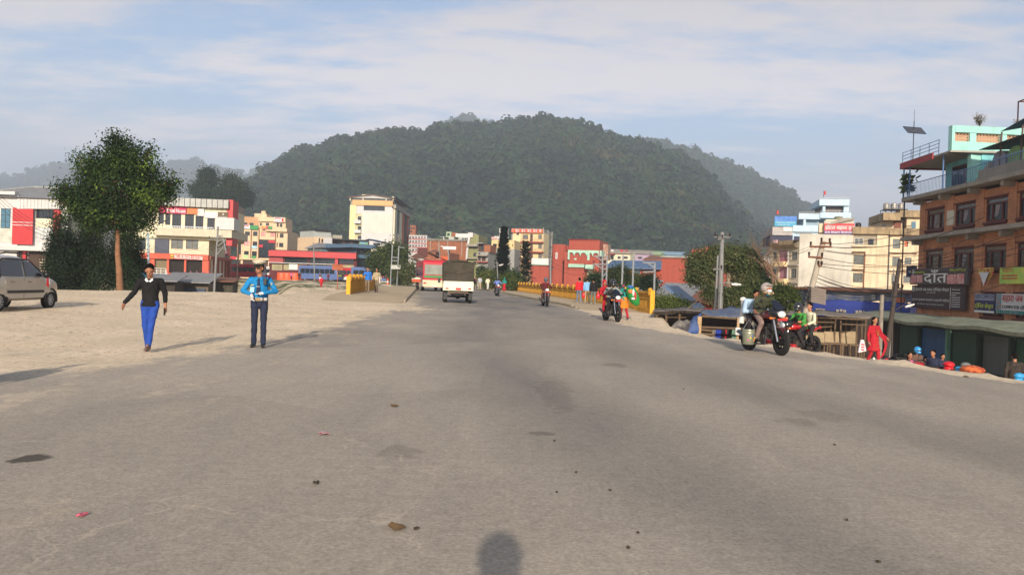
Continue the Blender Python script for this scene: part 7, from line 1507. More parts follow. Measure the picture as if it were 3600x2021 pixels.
# ------------------------------------------------ motorcycle, front towards -Y
MBLK=gloss('black_bike_paint',(22,22,26),coat=.5);ENG=mat('engine_alloy',(92,90,86),.45,metal=.7,var=.2,scale=9)
def motorcycle(label,loc,rz,paint,lean=0.0,fairing=True,plate=REDP):
    t=empty('motorcycle',loc,rz,label,'motorcycle');t.rotation_euler=(0,lean,rz)
    RB=MBLK;wheel_parts(t,(0,-.66,.30),.30,.10,spokes=6,rimc=BLACKP,name='wheel');wheel_parts(t,(0,.66,.30),.30,.13,spokes=6,rimc=BLACKP,name='wheel')
    q=MB()
    for s in (-.09,.09):q.tube([(s,-.66,.30),(s,-.46,.82),(s*.9,-.42,.95)],[.028,.024,.02],8)
    q.build('fork',CHROME,t,smooth=50);q=MB();q.lathe((0,0,0),[(0.0,0)],3)if False else q.prism([(-.82,.52),(-.70,.62),(-.55,.63),(-.42,.56),(-.44,.53),(-.56,.60),(-.70,.59),(-.80,.50)],-.06,.06,0);q.build('mudguard',paint,t)
    q=MB();q.tube([(-.36,-.20,1.03),(-.25,-.34,1.0),(-.06,-.40,.96),(.06,-.40,.96),(.25,-.34,1.0),(.36,-.20,1.03)],.015,6)
    for s in (-1,1):q.tube([(s*.22,-.33,1.01),(s*.36,-.20,1.03)],.022,6)
    q.build('handlebar',BLACKP,t,smooth=50)
    for s in (-1,1):
        q=MB();q.tube([(s*.24,-.33,1.0),(s*.34,-.36,1.16)],.008,5);q.ball((s*.36,-.36,1.2),(.055,.02,.04),10,6);q.build('mirror',BLACKP,t,smooth=50)
        q=MB();q.tube([(s*.08,-.52,.82),(s*.17,-.52,.82)],.012,5);q.ball((s*.2,-.53,.82),(.04,.03,.028),8,5);q.build('indicator',mat('amber_lens',(220,120,50),.2),t,smooth=50)
    # tank, seat, tail, side panels
    def body(name,secs,m,parent=t):
        q=MB();n=12;vs=[]
        for (y,z,rx,rz_)in secs:
            for k in range(n):a=2*math.pi*k/n;vs.append((rx*math.cos(a),y,z+rz_*math.sin(a)))
        fs=[(i*n+k,i*n+(k+1)%n,(i+1)*n+(k+1)%n,(i+1)*n+k)for i in range(len(secs)-1)for k in range(n)]+[tuple(range(n))[::-1],tuple((len(secs)-1)*n+k for k in range(n))];q.add(vs,fs);return q.build(name,m,parent,smooth=55)
    body('fuel_tank',[(-.40,.84,.06,.06),(-.33,.86,.14,.10),(-.18,.88,.16,.12),(.0,.86,.14,.11),(.10,.82,.08,.07)],paint)
    body('seat',[(.02,.80,.09,.03),(.15,.80,.13,.045),(.40,.82,.13,.045),(.52,.86,.12,.05),(.80,.89,.09,.04),(.86,.88,.04,.03)],BLACKP)
    body('tail',[(.35,.74,.11,.06),(.65,.78,.09,.06),(.92,.86,.05,.04)],paint);q=MB();q.ball((0,.93,.82),(.06,.03,.03),8,5);q.build('tail_light',mat('red_lens',(170,20,20),.2),t)
    body('side_panel',[(-.30,.62,.10,.10),(-.10,.58,.15,.15),(.15,.60,.13,.13),(.32,.68,.10,.09)],paint if not fairing else MBLK)
    q=MB();q.box(-.13,.13,-.16,.16,.24,.46);q.tube([(0,-.10,.40),(0,-.22,.62)],.10,10);
    for k in range(6):q.box(-.14,.14,-.30+.012*k,-.08,.44+.03*k,.455+.03*k)
    q.box(-.17,.17,.0,.14,.26,.40);q.build('engine',ENG,t,bevel=.015);q=MB();q.tube([(-.0,-.38,.90),(0,-.18,.5),(0,-.1,.22),(0,.28,.26),(0,.66,.30)],.025,6)
    for s in (-.1,.1):q.tube([(s,.25,.35),(s,.66,.30)],.022,6);q.tube([(s,.60,.34),(s,.50,.72)],.018,6)
    q.build('frame',BLACKP,t,smooth=50);q=MB();q.tube([(-.1,-.22,.50),(-.14,-.22,.22),(-.17,.10,.20),(-.19,.38,.30),(-.20,.80,.44)],[.02,.022,.025,.05,.05],10);q.build('exhaust',mat('dull_exhaust_steel',(95,98,104),.35,metal=.8),t,smooth=50)
    q=MB();q.tube([(-.24,.02,.27),(.24,.02,.27)],.014,6);q.tube([(-.22,.36,.36),(.22,.36,.36)],.014,6);q.build('footpegs',BLACKP,t)
    if fairing:
        body('fairing',[(-.62,.90,.05,.05),(-.58,.92,.12,.11),(-.46,.95,.17,.15),(-.36,.95,.15,.12)],MBLK);q=MB();q.add([(-.11,-.60,1.0),(.11,-.60,1.0),(.13,-.42,1.14),(.06,-.32,1.22),(-.06,-.32,1.22),(-.13,-.42,1.14)],[(0,1,2,5),(5,2,3,4)]);w=q.build('windscreen',mat('smoked_screen',(28,32,44),.1),t);w.modifiers.new('s','SOLIDIFY').thickness=.006
        q=MB();q.prism([(-.34,.24),(-.05,.20),(.02,.30),(-.28,.34)],-.12,.12,0);q.build('belly_pan',paint,t)
    q=MB();q.ball((0,-.64,.91),(.10,.05,.075),12,7);q.build('headlight',mat('headlight_glass',(215,215,210),.08,spec=.9),t,smooth=60)
    q=MB();q.box(-.12,.12,-.685,-.675,.77,.82);q.build('number_plate',plate,t)
    return t
# ------------------------------------------------ bus, front towards -Y
def bus(label,loc,rz,L_,Wd,Hh,main,lower,front=None,text=None,stripe=None,low=False):
    t=empty('bus',loc,rz,label,'bus');h=Hh;w=Wd/2;l2=L_/2
    q=MB();prof=[(-l2,.45),(-l2-.0,h*.45),(-l2+.18,h*.93),(-l2+.5,h),(l2-.25,h),(l2-.05,h*.92),(l2,h*.45),(l2,.45)];q.prism(prof,-w,w,0);q.build('body',main,t,bevel=.09)
    q=MB();q.box(-w-.012,w+.012,-l2-.02,l2+.02,.40,h*.36);q.build('lower_body',lower,t,bevel=.03)
    for s in (-1,1):
        n=max(4,int(L_/1.15));
        for k in range(n):y0=-l2+.55+(L_-1.0)*k/n;q=MB();q.box(s*(w+.004),s*(w+.02),y0+.05,y0+(L_-1.0)/n-.05,h*.50,h*.80);q.build('window',GLASS,t)
        if stripe:q=MB();q.box(s*(w+.006),s*(w+.024),-l2+.4,l2-.3,h*.40,h*.455);q.build('stripe',stripe,t)
        for y in (-l2+1.3,l2-1.5):wheel_parts(t,(s*(w-.14),y,.43),.43,.26,spokes=8)
        q=MB();q.box(s*w*.62,s*w*.92,-l2-.06,-l2-.0,.75,.95);q.build('headlight',mat('headlight_glass',(215,215,210)),t);q=MB();q.box(s*w*.72,s*w*.95,l2+.0,l2+.05,.72,.84);q.build('tail_light',mat('red_lens',(170,20,20)),t)
        q=MB();q.tube([(s*w,-l2+.1,h*.8),(s*(w+.22),-l2-.2,h*.78),(s*(w+.24),-l2-.2,h*.66)],.03,5);q.box(s*(w+.16),s*(w+.32),-l2-.24,-l2-.18,h*.54,h*.68);q.build('mirror',BLACKP,t)
    q=MB();q.add([(-w*.9,-l2-.012,h*.47),(w*.9,-l2-.012,h*.47),(w*.88,-l2+.15,h*.88),(-w*.88,-l2+.15,h*.88)],[(0,1,2,3)]);ws=q.build('windscreen',GLASS2 if low else GLASS,t);ws.modifiers.new('s','SOLIDIFY').thickness=.03
    q=MB();q.box(-w*.86,w*.86,l2-.02,l2+.035,h*.53,h*.85);q.build('rear_window',mat('pale_rear_glass',(135,138,128),.15,var=.2),t,bevel=.04)
    for y0,y1 in ((-l2-.12,-l2),(l2,l2+.12)):q=MB();q.box(-w,w,y0,y1,.38,.62);q.build('bumper',lower,t,bevel=.04)
    if front:q=MB();q.box(-w*.8,w*.8,-l2-.03,-l2+.01,h*.36,h*.45);q.build('front_banner',front,t)
    if text:
        q=MB();q.box(-w*.9,w*.9,l2+.005,l2+.03,h*.43,h*.50);g=q.build('rear_band',text,t);q=MB();q.box(-.26,.26,l2+.12,l2+.135,.48,.60);q.build('number_plate',SIGNW,t)
    return t
def ground_at(u,v):p=G(u,v);return (p[0],p[1],float(gz(p[0],p[1],right=(p[0]>4 and p[1]<40))))
REDB=gloss('red_bus_paint',(176,34,44),coat=.3);CRB=gloss('cream_bus_paint',(205,190,160));BLB=gloss('blue_bus_paint',(88,108,152),coat=.3);WHB=gloss('white_bus_paint',(205,205,202))
p=P(*C3(1425,1190),76);bz=float(gz(p[0],p[1],right=False));
# rear ends towards the camera: rz = pi turned along the bridge
HD=math.atan2(0.1063,.9943)
rb=bus('red and cream bus seen from behind at the far end of the bridge',(p[0]-.3,p[1]+4.6,bz),math.pi+HD+.10,8.4,2.2,3.0,REDB,CRB,text=INKG)
for (cx,cy,Y,rz,L_,lab,m1,m2,fr)in ((240,1098,150,math.pi/2-.28,8.2,'blue local bus in three quarter view left of the rusty signboard',BLB,BLB,mat('yellow_front_banner',(185,200,90),.6)),(850,1085,150,math.pi/2-.15,9.0,'blue bus with a red window band left of the light green tree',BLB,BLB,None),(520,1070,165,math.pi/2-.45,7.5,'red and white bus waiting between the two blue buses',REDB,WHB,WHB),(300,1045,185,math.pi/2,7.5,'white bus roof showing above the left blue bus',WHB,WHB,None),(90,1040,172,math.pi/2,6,'white minibus half hidden at the left of the blue local bus',WHB,WHB,None)):
    a=P(*C3(cx,cy),Y);bus(lab,(a[0],Y,float(gz(a[0],Y,right=False))+.0),rz,L_,2.3,2.9,m1,m2,fr,stripe=INKR if 'red window' in lab else None,low=True)
for (cx,cy,Y,lab,m1,m2)in ((1140,1072,140,'red and white bus behind the policeman at his left',REDB,REDB),(1330,1040,168,'white roofed bus behind the policeman cap',WHB,REDB)):
    a=P(*C2(cx,cy),Y);bus(lab,(a[0],Y,float(gz(a[0],Y,right=False))),math.pi/2-.1,7.0,2.3,2.7,m1,m2,WHB,low=True)
# ------------------------------------------------ jeep pickup with canvas, seen from behind
JW=gloss('cream_white_truck_paint',(222,216,190));CANV=mat('dark_olive_canvas',(62,58,48),.9,var=.25,scale=2.5,bump=.4,bscale=10)
pj=G(*C4(795,1225));jz=float(gz(pj[0],pj[1]));t=empty('pickup_truck',(pj[0],pj[1]+1.6,jz),math.pi+HD,label='white pickup truck with a tall dark canvas canopy seen from behind',cat='truck');
# local: front -Y, rear +Y
def B_(name,b,m,bev=.02,parent=None,**k):q=MB();q.box(*b);return q.build(name,m,parent or t,bevel=bev)
B_('cargo_bed',(-.80,.80,-.15,1.85,.72,.80),JW);tg=B_('tailgate',(-.80,.80,1.85,1.90,.66,1.16),JW,.02);B_('tailgate_panel',(-.70,.70,1.90,1.915,.80,1.08),JW,.01,tg)
for s in (-1,1):
    B_('side_wall',tuple(sorted((s*.76,s*.81)))+(-.15,1.85,.66,1.14),JW);B_('tail_light',tuple(sorted((s*.52,s*.68)))+(1.90,1.93,.74,.80),mat('red_lens',(170,20,20)),.01);wheel_parts(t,(s*.66,1.15,.35),.35,.20,spokes=8);wheel_parts(t,(s*.66,-1.35,.35),.35,.20,spokes=8);B_('mud_flap',tuple(sorted((s*.56,s*.78)))+(1.55,1.57,.18,.62),BLACKP,.0)
    B_('mirror',tuple(sorted((s*.92,s*1.06)))+(-.62,-.56,1.05,1.30),BLACKP,.02)
B_('number_plate',(-.14,.14,1.916,1.93,.70,.82),REDP,.0);B_('rear_bumper',(-.55,.55,1.86,1.98,.52,.60),mat('rusty_truck_metal',(105,88,70),.8,var=.3,scale=6));B_('chassis',(-.35,.35,-1.7,1.8,.42,.62),BLACKP)
q=MB();q.ball((0,1.6,.50),(.30,.2,.14),12,8);q.build('fuel_tank',ENG,t,smooth=60);q=MB();q.tube([(-.7,1.15,.35),(.7,1.15,.35)],.06,8);q.ball((.0,1.15,.35),(.15,.15,.14));q.build('rear_axle',BLACKP,t)
q=MB();q.prism([(-1.95,.55),(-1.95,.95),(-1.3,1.05),(-1.0,1.55),(-.25,1.6),(-.22,.55)],-.74,.74,0);q.build('cab',JW,t,bevel=.05);q=MB();q.box(-.62,.62,-.235,-.215,1.15,1.5);q.build('rear_window',GLASS,t)
V=[];n=15
for j,(y,zt,wd)in enumerate(((-.12,2.22,.80),(.5,2.30,.84),(1.1,2.26,.82),(1.70,2.30,.84),(1.88,2.24,.82))):
    for i in range(n):
        f=i/(n-1);
        if f<.3:x,z=-wd*(1+.03*math.sin(f*9+j)),1.05+(zt-1.15)*f/.3
        elif f>.7:x,z=wd*(1+.03*math.sin(f*9+j)),1.05+(zt-1.15)*(1-f)/.3
        else:x,z=-wd+2*wd*(f-.3)/.4,zt-.10+.10*math.sin(math.pi*(f-.3)/.4)+.02*math.sin(j*2+i)
        V.append((x,y,z))
q=MB();q.add(V,[(j*n+i,j*n+i+1,(j+1)*n+i+1,(j+1)*n+i)for j in range(4)for i in range(n-1)]);cv=q.build('canopy',CANV,t,smooth=True);cv.modifiers.new('s','SOLIDIFY').thickness=.03
q=MB();V=[];
for j in range(9):
    for i in range(17):
        x=-.78+1.56*i/16;z=1.12+1.08*j/8;V.append((x,1.86+.035*math.sin(i*1.9+j*.3)-.05*math.sin(math.pi*i/16)*(j/8>.1),z))
q.add(V,[(j*17+i,j*17+i+1,(j+1)*17+i+1,(j+1)*17+i)for j in range(8)for i in range(16)]);cf=q.build('canvas_flap',CANV,cv,smooth=True);cf.modifiers.new('s','SOLIDIFY').thickness=.02;q=MB();q.tube([(0.02,1.93,2.2),(.0,1.95,1.6),(.0,1.93,1.1)],.012,5);q.tube([(-.78,1.93,1.75),(0,1.95,1.6),(.78,1.93,1.7)],.01,4);q.build('rope',BAMB,cv)
# ------------------------------------------------ silver hatchback: rear towards -Y, right side towards the road
CARP=gloss('silver_beige_car_paint',(182,176,164),coat=.8,metal=.15)
pr,pf=G(39.6,1097),G(181,1087);hd=math.atan2(-(pf[0]-pr[0]),pf[1]-pr[1])+.10;ctr=(pr+pf)/2;cz=float(gz(ctr[0],ctr[1]));ux,uy=math.cos(hd),math.sin(hd)
t=empty('parked_car',(ctr[0]-.9*ux,ctr[1]-.70*uy,cz+.0),hd,label='silver beige hatchback parked on the dirt with red and white ribbon on its mirror',cat='car')
st_=[(-1.74,.60,.50,.62,.80,.80),(-1.70,.70,.34,.60,.92,.98),(-1.55,.745,.30,.58,.93,1.40),(-1.35,.755,.28,.57,.93,1.50),(-.7,.76,.26,.56,.94,1.555),(-.1,.76,.26,.56,.94,1.55),(.35,.76,.26,.56,.94,1.45),(.75,.76,.26,.56,.93,1.18),(1.0,.755,.26,.57,.93,.98),(1.35,.74,.28,.58,.86,.89),(1.62,.70,.32,.60,.76,.79),(1.76,.58,.42,.58,.66,.67)]
def carsec(y,w,z0,zm,zb,zt):
    wr=w*.80 if zt>1.1 else w*.9;return [(0,y,z0),(w*.9,y,z0),(w,y,zm-.1),(w*1.0,y,zm+.1),(w*.985,y,zb),(wr+(w-wr)*.35,y,zb+(zt-zb)*.6),(wr,y,zt-.05*(zt>1)),(wr*.7,y,zt),(0,y,zt+.015)]
V=[];secs=[carsec(*s_)for s_ in st_]
for sc_ in secs:V+=sc_+[(-x,y,z)for (x,y,z)in sc_[-2:0:-1]]
m_=16;q=MB();q.add(V,[(i*m_+k,i*m_+(k+1)%m_,(i+1)*m_+(k+1)%m_,(i+1)*m_+k)for i in range(len(secs)-1)for k in range(m_)]+[tuple(range(m_))[::-1],tuple((len(secs)-1)*m_+k for k in range(m_))]);bd=q.build('body',CARP,t,smooth=60);sb=bd.modifiers.new('s','SUBSURF');sb.levels=sb.render_levels=2
def sidepatch(name,pts,m,out=.012,parent=None,th=.01,s=1):
    """pts (y,z) polygon on the side; x from the sections"""
    ys=[s_[0]for s_ in st_]
    def X(y,z):
        w=np.interp(y,ys,[s_[1]for s_ in st_]);zb=np.interp(y,ys,[s_[4]for s_ in st_]);zt_=max(1.3,np.interp(y,ys,[s_[5]for s_ in st_]));wr=w*.80
        return (w*.985 if z<zb else w*.985-(w*.985-wr)*min(1,(z-zb)/(zt_-zb))**1.2)+out
    V=[(s*X(y,z),y,z)for y,z in pts];q=MB();q.add(V,[tuple(range(len(V)))]);o=q.build(name,m,parent or t);mo=o.modifiers.new('s','SOLIDIFY');mo.thickness=th;mo.offset=0;return o
for s in (1,-1):
    dr1=sidepatch('door',[(-.98,.42),(-.98,.92),(-.18,.92),(-.18,.36),(-.75,.36)],CARP,.004,th=.012,s=s);dr2=sidepatch('door',[(-.15,.36),(-.15,.92),(.78,.92),(.86,.60),(.78,.36)],CARP,.004,th=.012,s=s)
    sidepatch('window',[(-1.18,.97),(-1.16,1.30),(-1.0,1.40),(-.20,1.42),(-.20,.96)],GLASS,.012,dr1,s=s);sidepatch('window',[(-.10,.96),(-.10,1.42),(.22,1.37),(.55,1.17),(.80,.97)],GLASS,.012,dr2,s=s)
    sidepatch('side_moulding',[(-.92,.50),(-.92,.58),(.78,.58),(.78,.50)],mat('dark_rubbing_strip',(60,56,54),.6),.02,th=.02,s=s);sidepatch('window_trim',[(-1.25,.93),(-1.22,1.36),(-1.0,1.46),(.2,1.46),(.6,1.22),(.9,.96),(.9,.93),(.55,1.19),(.2,1.42),(-1.0,1.42),(-1.18,1.32),(-1.2,.93)],BLACKP,.013,s=s)
    for dr,y in ((dr1,-.8),(dr2,.0)):sidepatch('handle',[(y,.80),(y,.835),(y+.16,.835),(y+.16,.80)],CHROME,.03,dr,th=.03,s=s)
    for y in (-1.19,1.19):
        wheel_parts(t,(s*.66,y,.275),.275,.17,spokes=9);q=MB();n=20;cx=s*.735;V=[(cx+s*.012,y+rr*math.cos(a),.29+rr*math.sin(a))for rr in (.275,.345)for a in np.linspace(-.25,math.pi+.25,n)];q.add(V,[(k,k+1,n+k+1,n+k)for k in range(n-1)]);o=q.build('wheel_arch',BLACKP,t);o.modifiers.new('s','SOLIDIFY').thickness=.05
    q=MB();q.ball((s*.86,.72,1.02),(.09,.07,.10),10,7);q.build('mirror',BLACKP,t,smooth=60);q=MB();q.tube([(s*.58,-1.0,1.575),(s*.60,-.8,1.61),(s*.60,.1,1.61),(s*.58,.3,1.555)],.022,6);q.build('roof_rail',BLACKP,t,smooth=60)
    tl=(lambda q:(q.box(*(sorted((s*.50,s*.725))+[-1.755,-1.62,.74,1.10])),q.build('tail_light',mat('clear_lamp_lens',(190,170,165),.15),t,bevel=.03))[1])(MB())
    for z in (.84,1.0):q=MB();q.ball((s*.63,-1.755,z),(.06,.025,.06),12,7);q.build('lamp',mat('red_lens',(170,20,20)),tl,smooth=60)
q=MB();q.add([(-.60,-1.655,1.08),(.60,-1.655,1.08),(.54,-1.53,1.42),(-.54,-1.53,1.42)],[(0,1,2,3)]);o=q.build('rear_window',GLASS,t);o.modifiers.new('s','SOLIDIFY').thickness=.03
q=MB();q.box(-.70,.70,-1.80,-1.62,.34,.62);q.build('rear_bumper',CARP,t,bevel=.06);q=MB();q.box(.3,.66,-1.805,-1.78,.50,.56);q.build('reflector',GREYP,t,bevel=.01)
q=MB();q.add([(.89,.70,.93),(.90,.76,.93),(.93,.74,.66),(.90,.66,.70)],[(0,1,2,3)]);o=q.build('ribbon',INKR,t);o.modifiers.new('s','SOLIDIFY').thickness=.01;q=MB();q.add([(.90,.76,.92),(.91,.80,.9),(.93,.78,.74),(.91,.74,.76)],[(0,1,2,3)]);o=q.build('ribbon',SIGNW,t);o.modifiers.new('s','SOLIDIFY').thickness=.01
# cone and barrels
a=P(*C3(983,1116),118);a[2]=float(gz(a[0],a[1],right=False));q=MB(a);q.lathe(tuple(a),[(.3,0),(.3,.06),(.2,.08),(.16,.35)],12);o=q.build('traffic_cone',mat('orange_plastic',(225,90,50),.5),None,loc=tuple(a),smooth=40);tag(o,'orange traffic cone at the far end of the left pavement','traffic cone');q=MB(a);q.lathe(tuple(a),[(.17,.36),(.13,.6),(.125,.62)],12);q.build('white_band',SIGNW,o);q=MB(a);q.lathe(tuple(a),[(.125,.63),(.05,1.2),(.0,1.22)],12);q.build('tip',mat('orange_plastic',(225,90,50)),o)
for i,(x,y)in enumerate(((1545,1120),(1605,1100),(1690,1098))):
    a=P(*C2(x,y),135);a[2]=float(gz(a[0],a[1]));q=MB(a);q.lathe(tuple(a),[(1.0,0),(1.05,.1),(1.0,.5),(1.05,1.0),(.95,1.35),(.8,1.4)],16);o=q.build('water_barrier',mat('orange_plastic',(225,90,50)),None,loc=tuple(a),smooth=40);tag(o,'orange round road barrel, %s of three near the red restaurant'%('leftmost','middle','rightmost')[i],'road barrel','orange barrels near the red restaurant')
# ================================================================== PEOPLE
SKIN=mat('brown_skin',(158,108,80),.55,var=.06,scale=6);HAIR=mat('black_hair',(16,13,12),.95,var=.3,scale=20,spec=.1)
def clothm(name,c,bump=.35):return mat(name,c,.85,var=.14,scale=7,bump=bump,bscale=16)
def cap(q,p0,p1,r0,r1):
    q.tube([p0,p1],[r0,r1],12);q.ball(p0,r0,12,8);q.ball(p1,r1,12,8)
TS=bpy.data.scenes.new('workbench')
def remesh(q,name,m,parent,vox,smooth=2,wr=0.0,seed=0):
    me=q.mesh('tmp');o=bpy.data.objects.new('tmp',me);COL.objects.link(o);COL.objects.unlink(o);TS.collection.objects.link(o);r=o.modifiers.new('r','REMESH');r.mode='VOXEL';r.voxel_size=vox
    s=o.modifiers.new('s','SMOOTH');s.iterations=smooth;s.factor=.6

    with bpy.context.temp_override(scene=TS,view_layer=TS.view_layers[0]):m2=bpy.data.meshes.new_from_object(o.evaluated_get(bpy.context.evaluated_depsgraph_get()))
    bpy.data.objects.remove(o);bpy.data.meshes.remove(me)
    n=len(m2.vertices)
    if wr and n:
        co=np.zeros(n*3,np.float32);m2.vertices.foreach_get('co',co);nr=np.zeros(n*3,np.float32);m2.vertices.foreach_get('normal',nr);co=co.reshape(-1,3);nr=nr.reshape(-1,3)
        w=np.sin(co[:,2]*46+6*np.sin(co[:,0]*14+seed)+4*np.sin(co[:,1]*17))*.5+np.sin(co[:,2]*27-5*np.sin(co[:,0]*21+seed*2))*.5;co+=nr*(w*wr)[:,None];m2.vertices.foreach_set('co',co.ravel())
    m2.name=name;m2.materials.clear();m2.materials.append(m);m2.polygons.foreach_set('use_smooth',[True]*len(m2.polygons));ob=bpy.data.objects.new(name,m2);COL.objects.link(ob);ob.parent=parent;return ob
DEF=dict(head=(0,-.01,1.56),neck=(0,.01,1.40),chest=(0,0,1.25),pelvis=(0,0,.93),lsh=(.185,.01,1.36),rsh=(-.185,.01,1.36),lel=(.235,.03,1.10),rel=(-.235,.03,1.10),lwr=(.245,-.03,.86),rwr=(-.245,-.03,.86),lhip=(.09,0,.90),rhip=(-.09,0,.90),lkn=(.10,-.02,.49),rkn=(-.10,-.02,.49),lan=(.105,.03,.08),ran=(-.105,.03,.08))
WALK=dict(lkn=(.09,-.10,.50),lan=(.09,-.16,.10),rkn=(-.09,.02,.48),ran=(-.09,.22,.11),lel=(.235,.10,1.10),lwr=(.24,.10,.86),rel=(-.235,-.02,1.11),rwr=(-.24,-.18,.90))
BACKW=dict(WALK)
def person(label,loc,rz,pose=None,H=1.66,shirt=None,trousers=None,shoes=None,hair=True,vox=.018,sleeve='long',skirt=None,helmet=None,headturn=0.0,headtilt=0.0,fat=1.0,coat=0.07,group=None,parts=(),gloves=None,skin=None,scarf=None,face=True,name='person'):
    J=dict(DEF);J.update(pose or {});k=H/1.70;J={a:np.array(b,float)*k for a,b in J.items()};t=empty(name,loc,rz,label,'person',group);sk=skin or SKIN
    hd=J['head'];fwd=np.array((math.sin(headturn),-math.cos(headturn)*math.cos(headtilt),-math.sin(headtilt)));up=np.array((0,-math.sin(headtilt),math.cos(headtilt)));sd=np.cross(fwd,up)
    q=MB()
    def hball(c,r,n=14,m=9):    # ellipsoid in head axes
        b=MB();b.ball((0,0,0),r,n,m);q.add([hd+sd*(v[0]+c[0])*k-fwd*(v[1]+c[1])*k+up*(v[2]+c[2])*k for v in b.v],b.f)
    hball((0,.01,.03),(.076,.094,.095));hball((0,-.02,-.045),(.056,.068,.065));hball((0,-.092,-.012),(.014,.022,.024),8,6);hball((0,-.06,-.075),(.03,.03,.022),8,6);hball((.076,.01,-.005),(.012,.02,.03),8,5);hball((-.076,.01,-.005),(.012,.02,.03),8,5)
    cap(q,J['neck']-(0,0,.04*k),hd-(0,-.01*k,.05*k),.055*k,.05*k)
    for s in 'lr':
        cap(q,J[s+'sh']-(0,0,.03*k),J[s+'el'],.040*k,.036*k);cap(q,J[s+'el'],J[s+'wr'],.037*k,.026*k);cap(q,J[s+'hip'],J[s+'kn'],.07*k,.048*k);cap(q,J[s+'kn'],J[s+'an'],.048*k,.034*k)
        w=J[s+'wr'];d=w-J[s+'el'];d /= np.linalg.norm(d);hv=(pose or {}).get(s+'hand');d2=np.array(hv,float)if hv is not None else d*.9+np.array((0,-.35,0));d2 /= np.linalg.norm(d2);sx=1 if s=='l' else-1
        wd=np.cross(d2,(sx*1.0,.1,.0));wd /= np.linalg.norm(wd)+1e-6;pm=w+d2*.055*k
        hq=q if not gloves else MB()
        cap(hq,w+d2*.01,pm+d2*.01,.026*k,.032*k);cap(hq,pm+wd*.018*k,pm-wd*.02*k,.026*k,.026*k)
        for f in range(4):
            o=pm+wd*(-.028+.019*f)*k+d2*.028*k;ln=(.062,.075,.07,.055)[f]*k;m1=o+d2*ln*.5;e=m1+(d2*.7-np.array((sx*.6,.2,0)))*ln*.5;cap(hq,o,m1,.0095*k,.009*k);cap(hq,m1,e,.009*k,.0075*k)
        th0=w+d2*.03*k-wd*.022*k;th1=th0+(d2*.6-wd*.7)*.04*k;cap(hq,th0,th1,.013*k,.011*k);cap(hq,th1,th1+d2*.025*k,.011*k,.009*k)
        if gloves:remesh(hq,'glove',gloves,t,min(vox,.010),1)
    pe,ch,nk=J['pelvis'],J['chest'],J['neck'];cap(q,pe,ch,.10*k,.11*k);cap(q,ch,nk-(0,0,.06*k),.09*k,.05*k);cap(q,J['lsh']-(0,0,.02*k),J['rsh']-(0,0,.02*k),.038*k,.038*k);cap(q,J['lhip'],J['rhip'],.08*k,.08*k)
    remesh(q,'body',sk,t,vox*.7,1)
    if face:
        for s in (-1,1):q=MB();hball((s*.030,-.082,.014),(.011,.006,.005),8,5);q.build('eye',INKB,t)
        q=MB();hball((0,-.099,-.062),(.022,.008,.006),8,5);q.build('mouth',mat('lip',(112,60,52),.6),t)
    if hair is True:q=MB();hball((0,.022,.058),(.084,.094,.082));hball((0,.05,.0),(.078,.062,.075));remesh(q,'hair',HAIR,t,vox*.8,1)
    elif hair=='long':q=MB();hball((0,.025,.05),(.085,.095,.085));cap(q,hd+(0,.06*k,0),hd+(0,.10*k,-.25*k),.07*k,.045*k);remesh(q,'hair',HAIR,t,vox,1)
    if shirt:
        q=MB();V=[];n=16;ax_=J['lsh']-J['rsh'];ax_ /= np.linalg.norm(ax_);sec=[]
        low=pe-(0,0,coat*k)
        cap(q,J['lsh']-(.02*k,0,.01*k),J['rsh']+(.02*k,0,-.01*k),.052*k,.052*k)
        for (f,rx,ry)in ((0,.168,.128),(.12,.160,.122),(.35,.148,.108),(.62,.168,.120),(.82,.182,.118),(.93,.165,.095),(1.0,.075,.07)):
            c=low*(1-f)+nk*f if f<.62 else (ch*(1-(f-.62)/.38)+nk*((f-.62)/.38));c=low+(ch-low)*(f/.62)if f<.62 else c;sec.append((c,rx*k*fat,ry*k*fat))
        bk=np.cross(ax_,(0,0,1.0));bk /= np.linalg.norm(bk)
        for c,rx,ry in sec:
            for i in range(n):a=2*math.pi*i/n;V.append(c+ax_*rx*math.cos(a)+bk*ry*math.sin(a))
        q.add(V,[(j*n+i,j*n+(i+1)%n,(j+1)*n+(i+1)%n,(j+1)*n+i)for j in range(len(sec)-1)for i in range(n)]+[tuple(range(n))[::-1],tuple((len(sec)-1)*n+i for i in range(n))])
        for s in 'lr':
            c=J[s+'sh'];e=J[s+'el'];w=J[s+'wr'];cap(q,c-(0,0,.02*k),e if sleeve!='short' else c+(e-c)*.7,.058*k*fat,.050*k*fat)
            if sleeve=='long':cap(q,e,e+(w-e)*.95,.054*k*fat,.038*k*fat)
            elif sleeve=='rolled':cap(q,e,e+(w-e)*(.55 if s=='l' else .95),.052*k,.042*k)
        remesh(q,'shirt',shirt,t,vox,2,.004,len(label))
    if trousers:
        q=MB();cap(q,J['lhip']+(-.02*k,0,.03*k),J['rhip']+(.02*k,0,.03*k),.098*k,.098*k);cap(q,pe,pe-(0,0,.05*k),.112*k,.11*k)
        for s in 'lr':cap(q,J[s+'hip'],J[s+'kn'],.084*k,.062*k);cap(q,J[s+'kn'],J[s+'an'],.062*k,.053*k)
        remesh(q,'trousers',trousers,t,vox,2,.004,3)
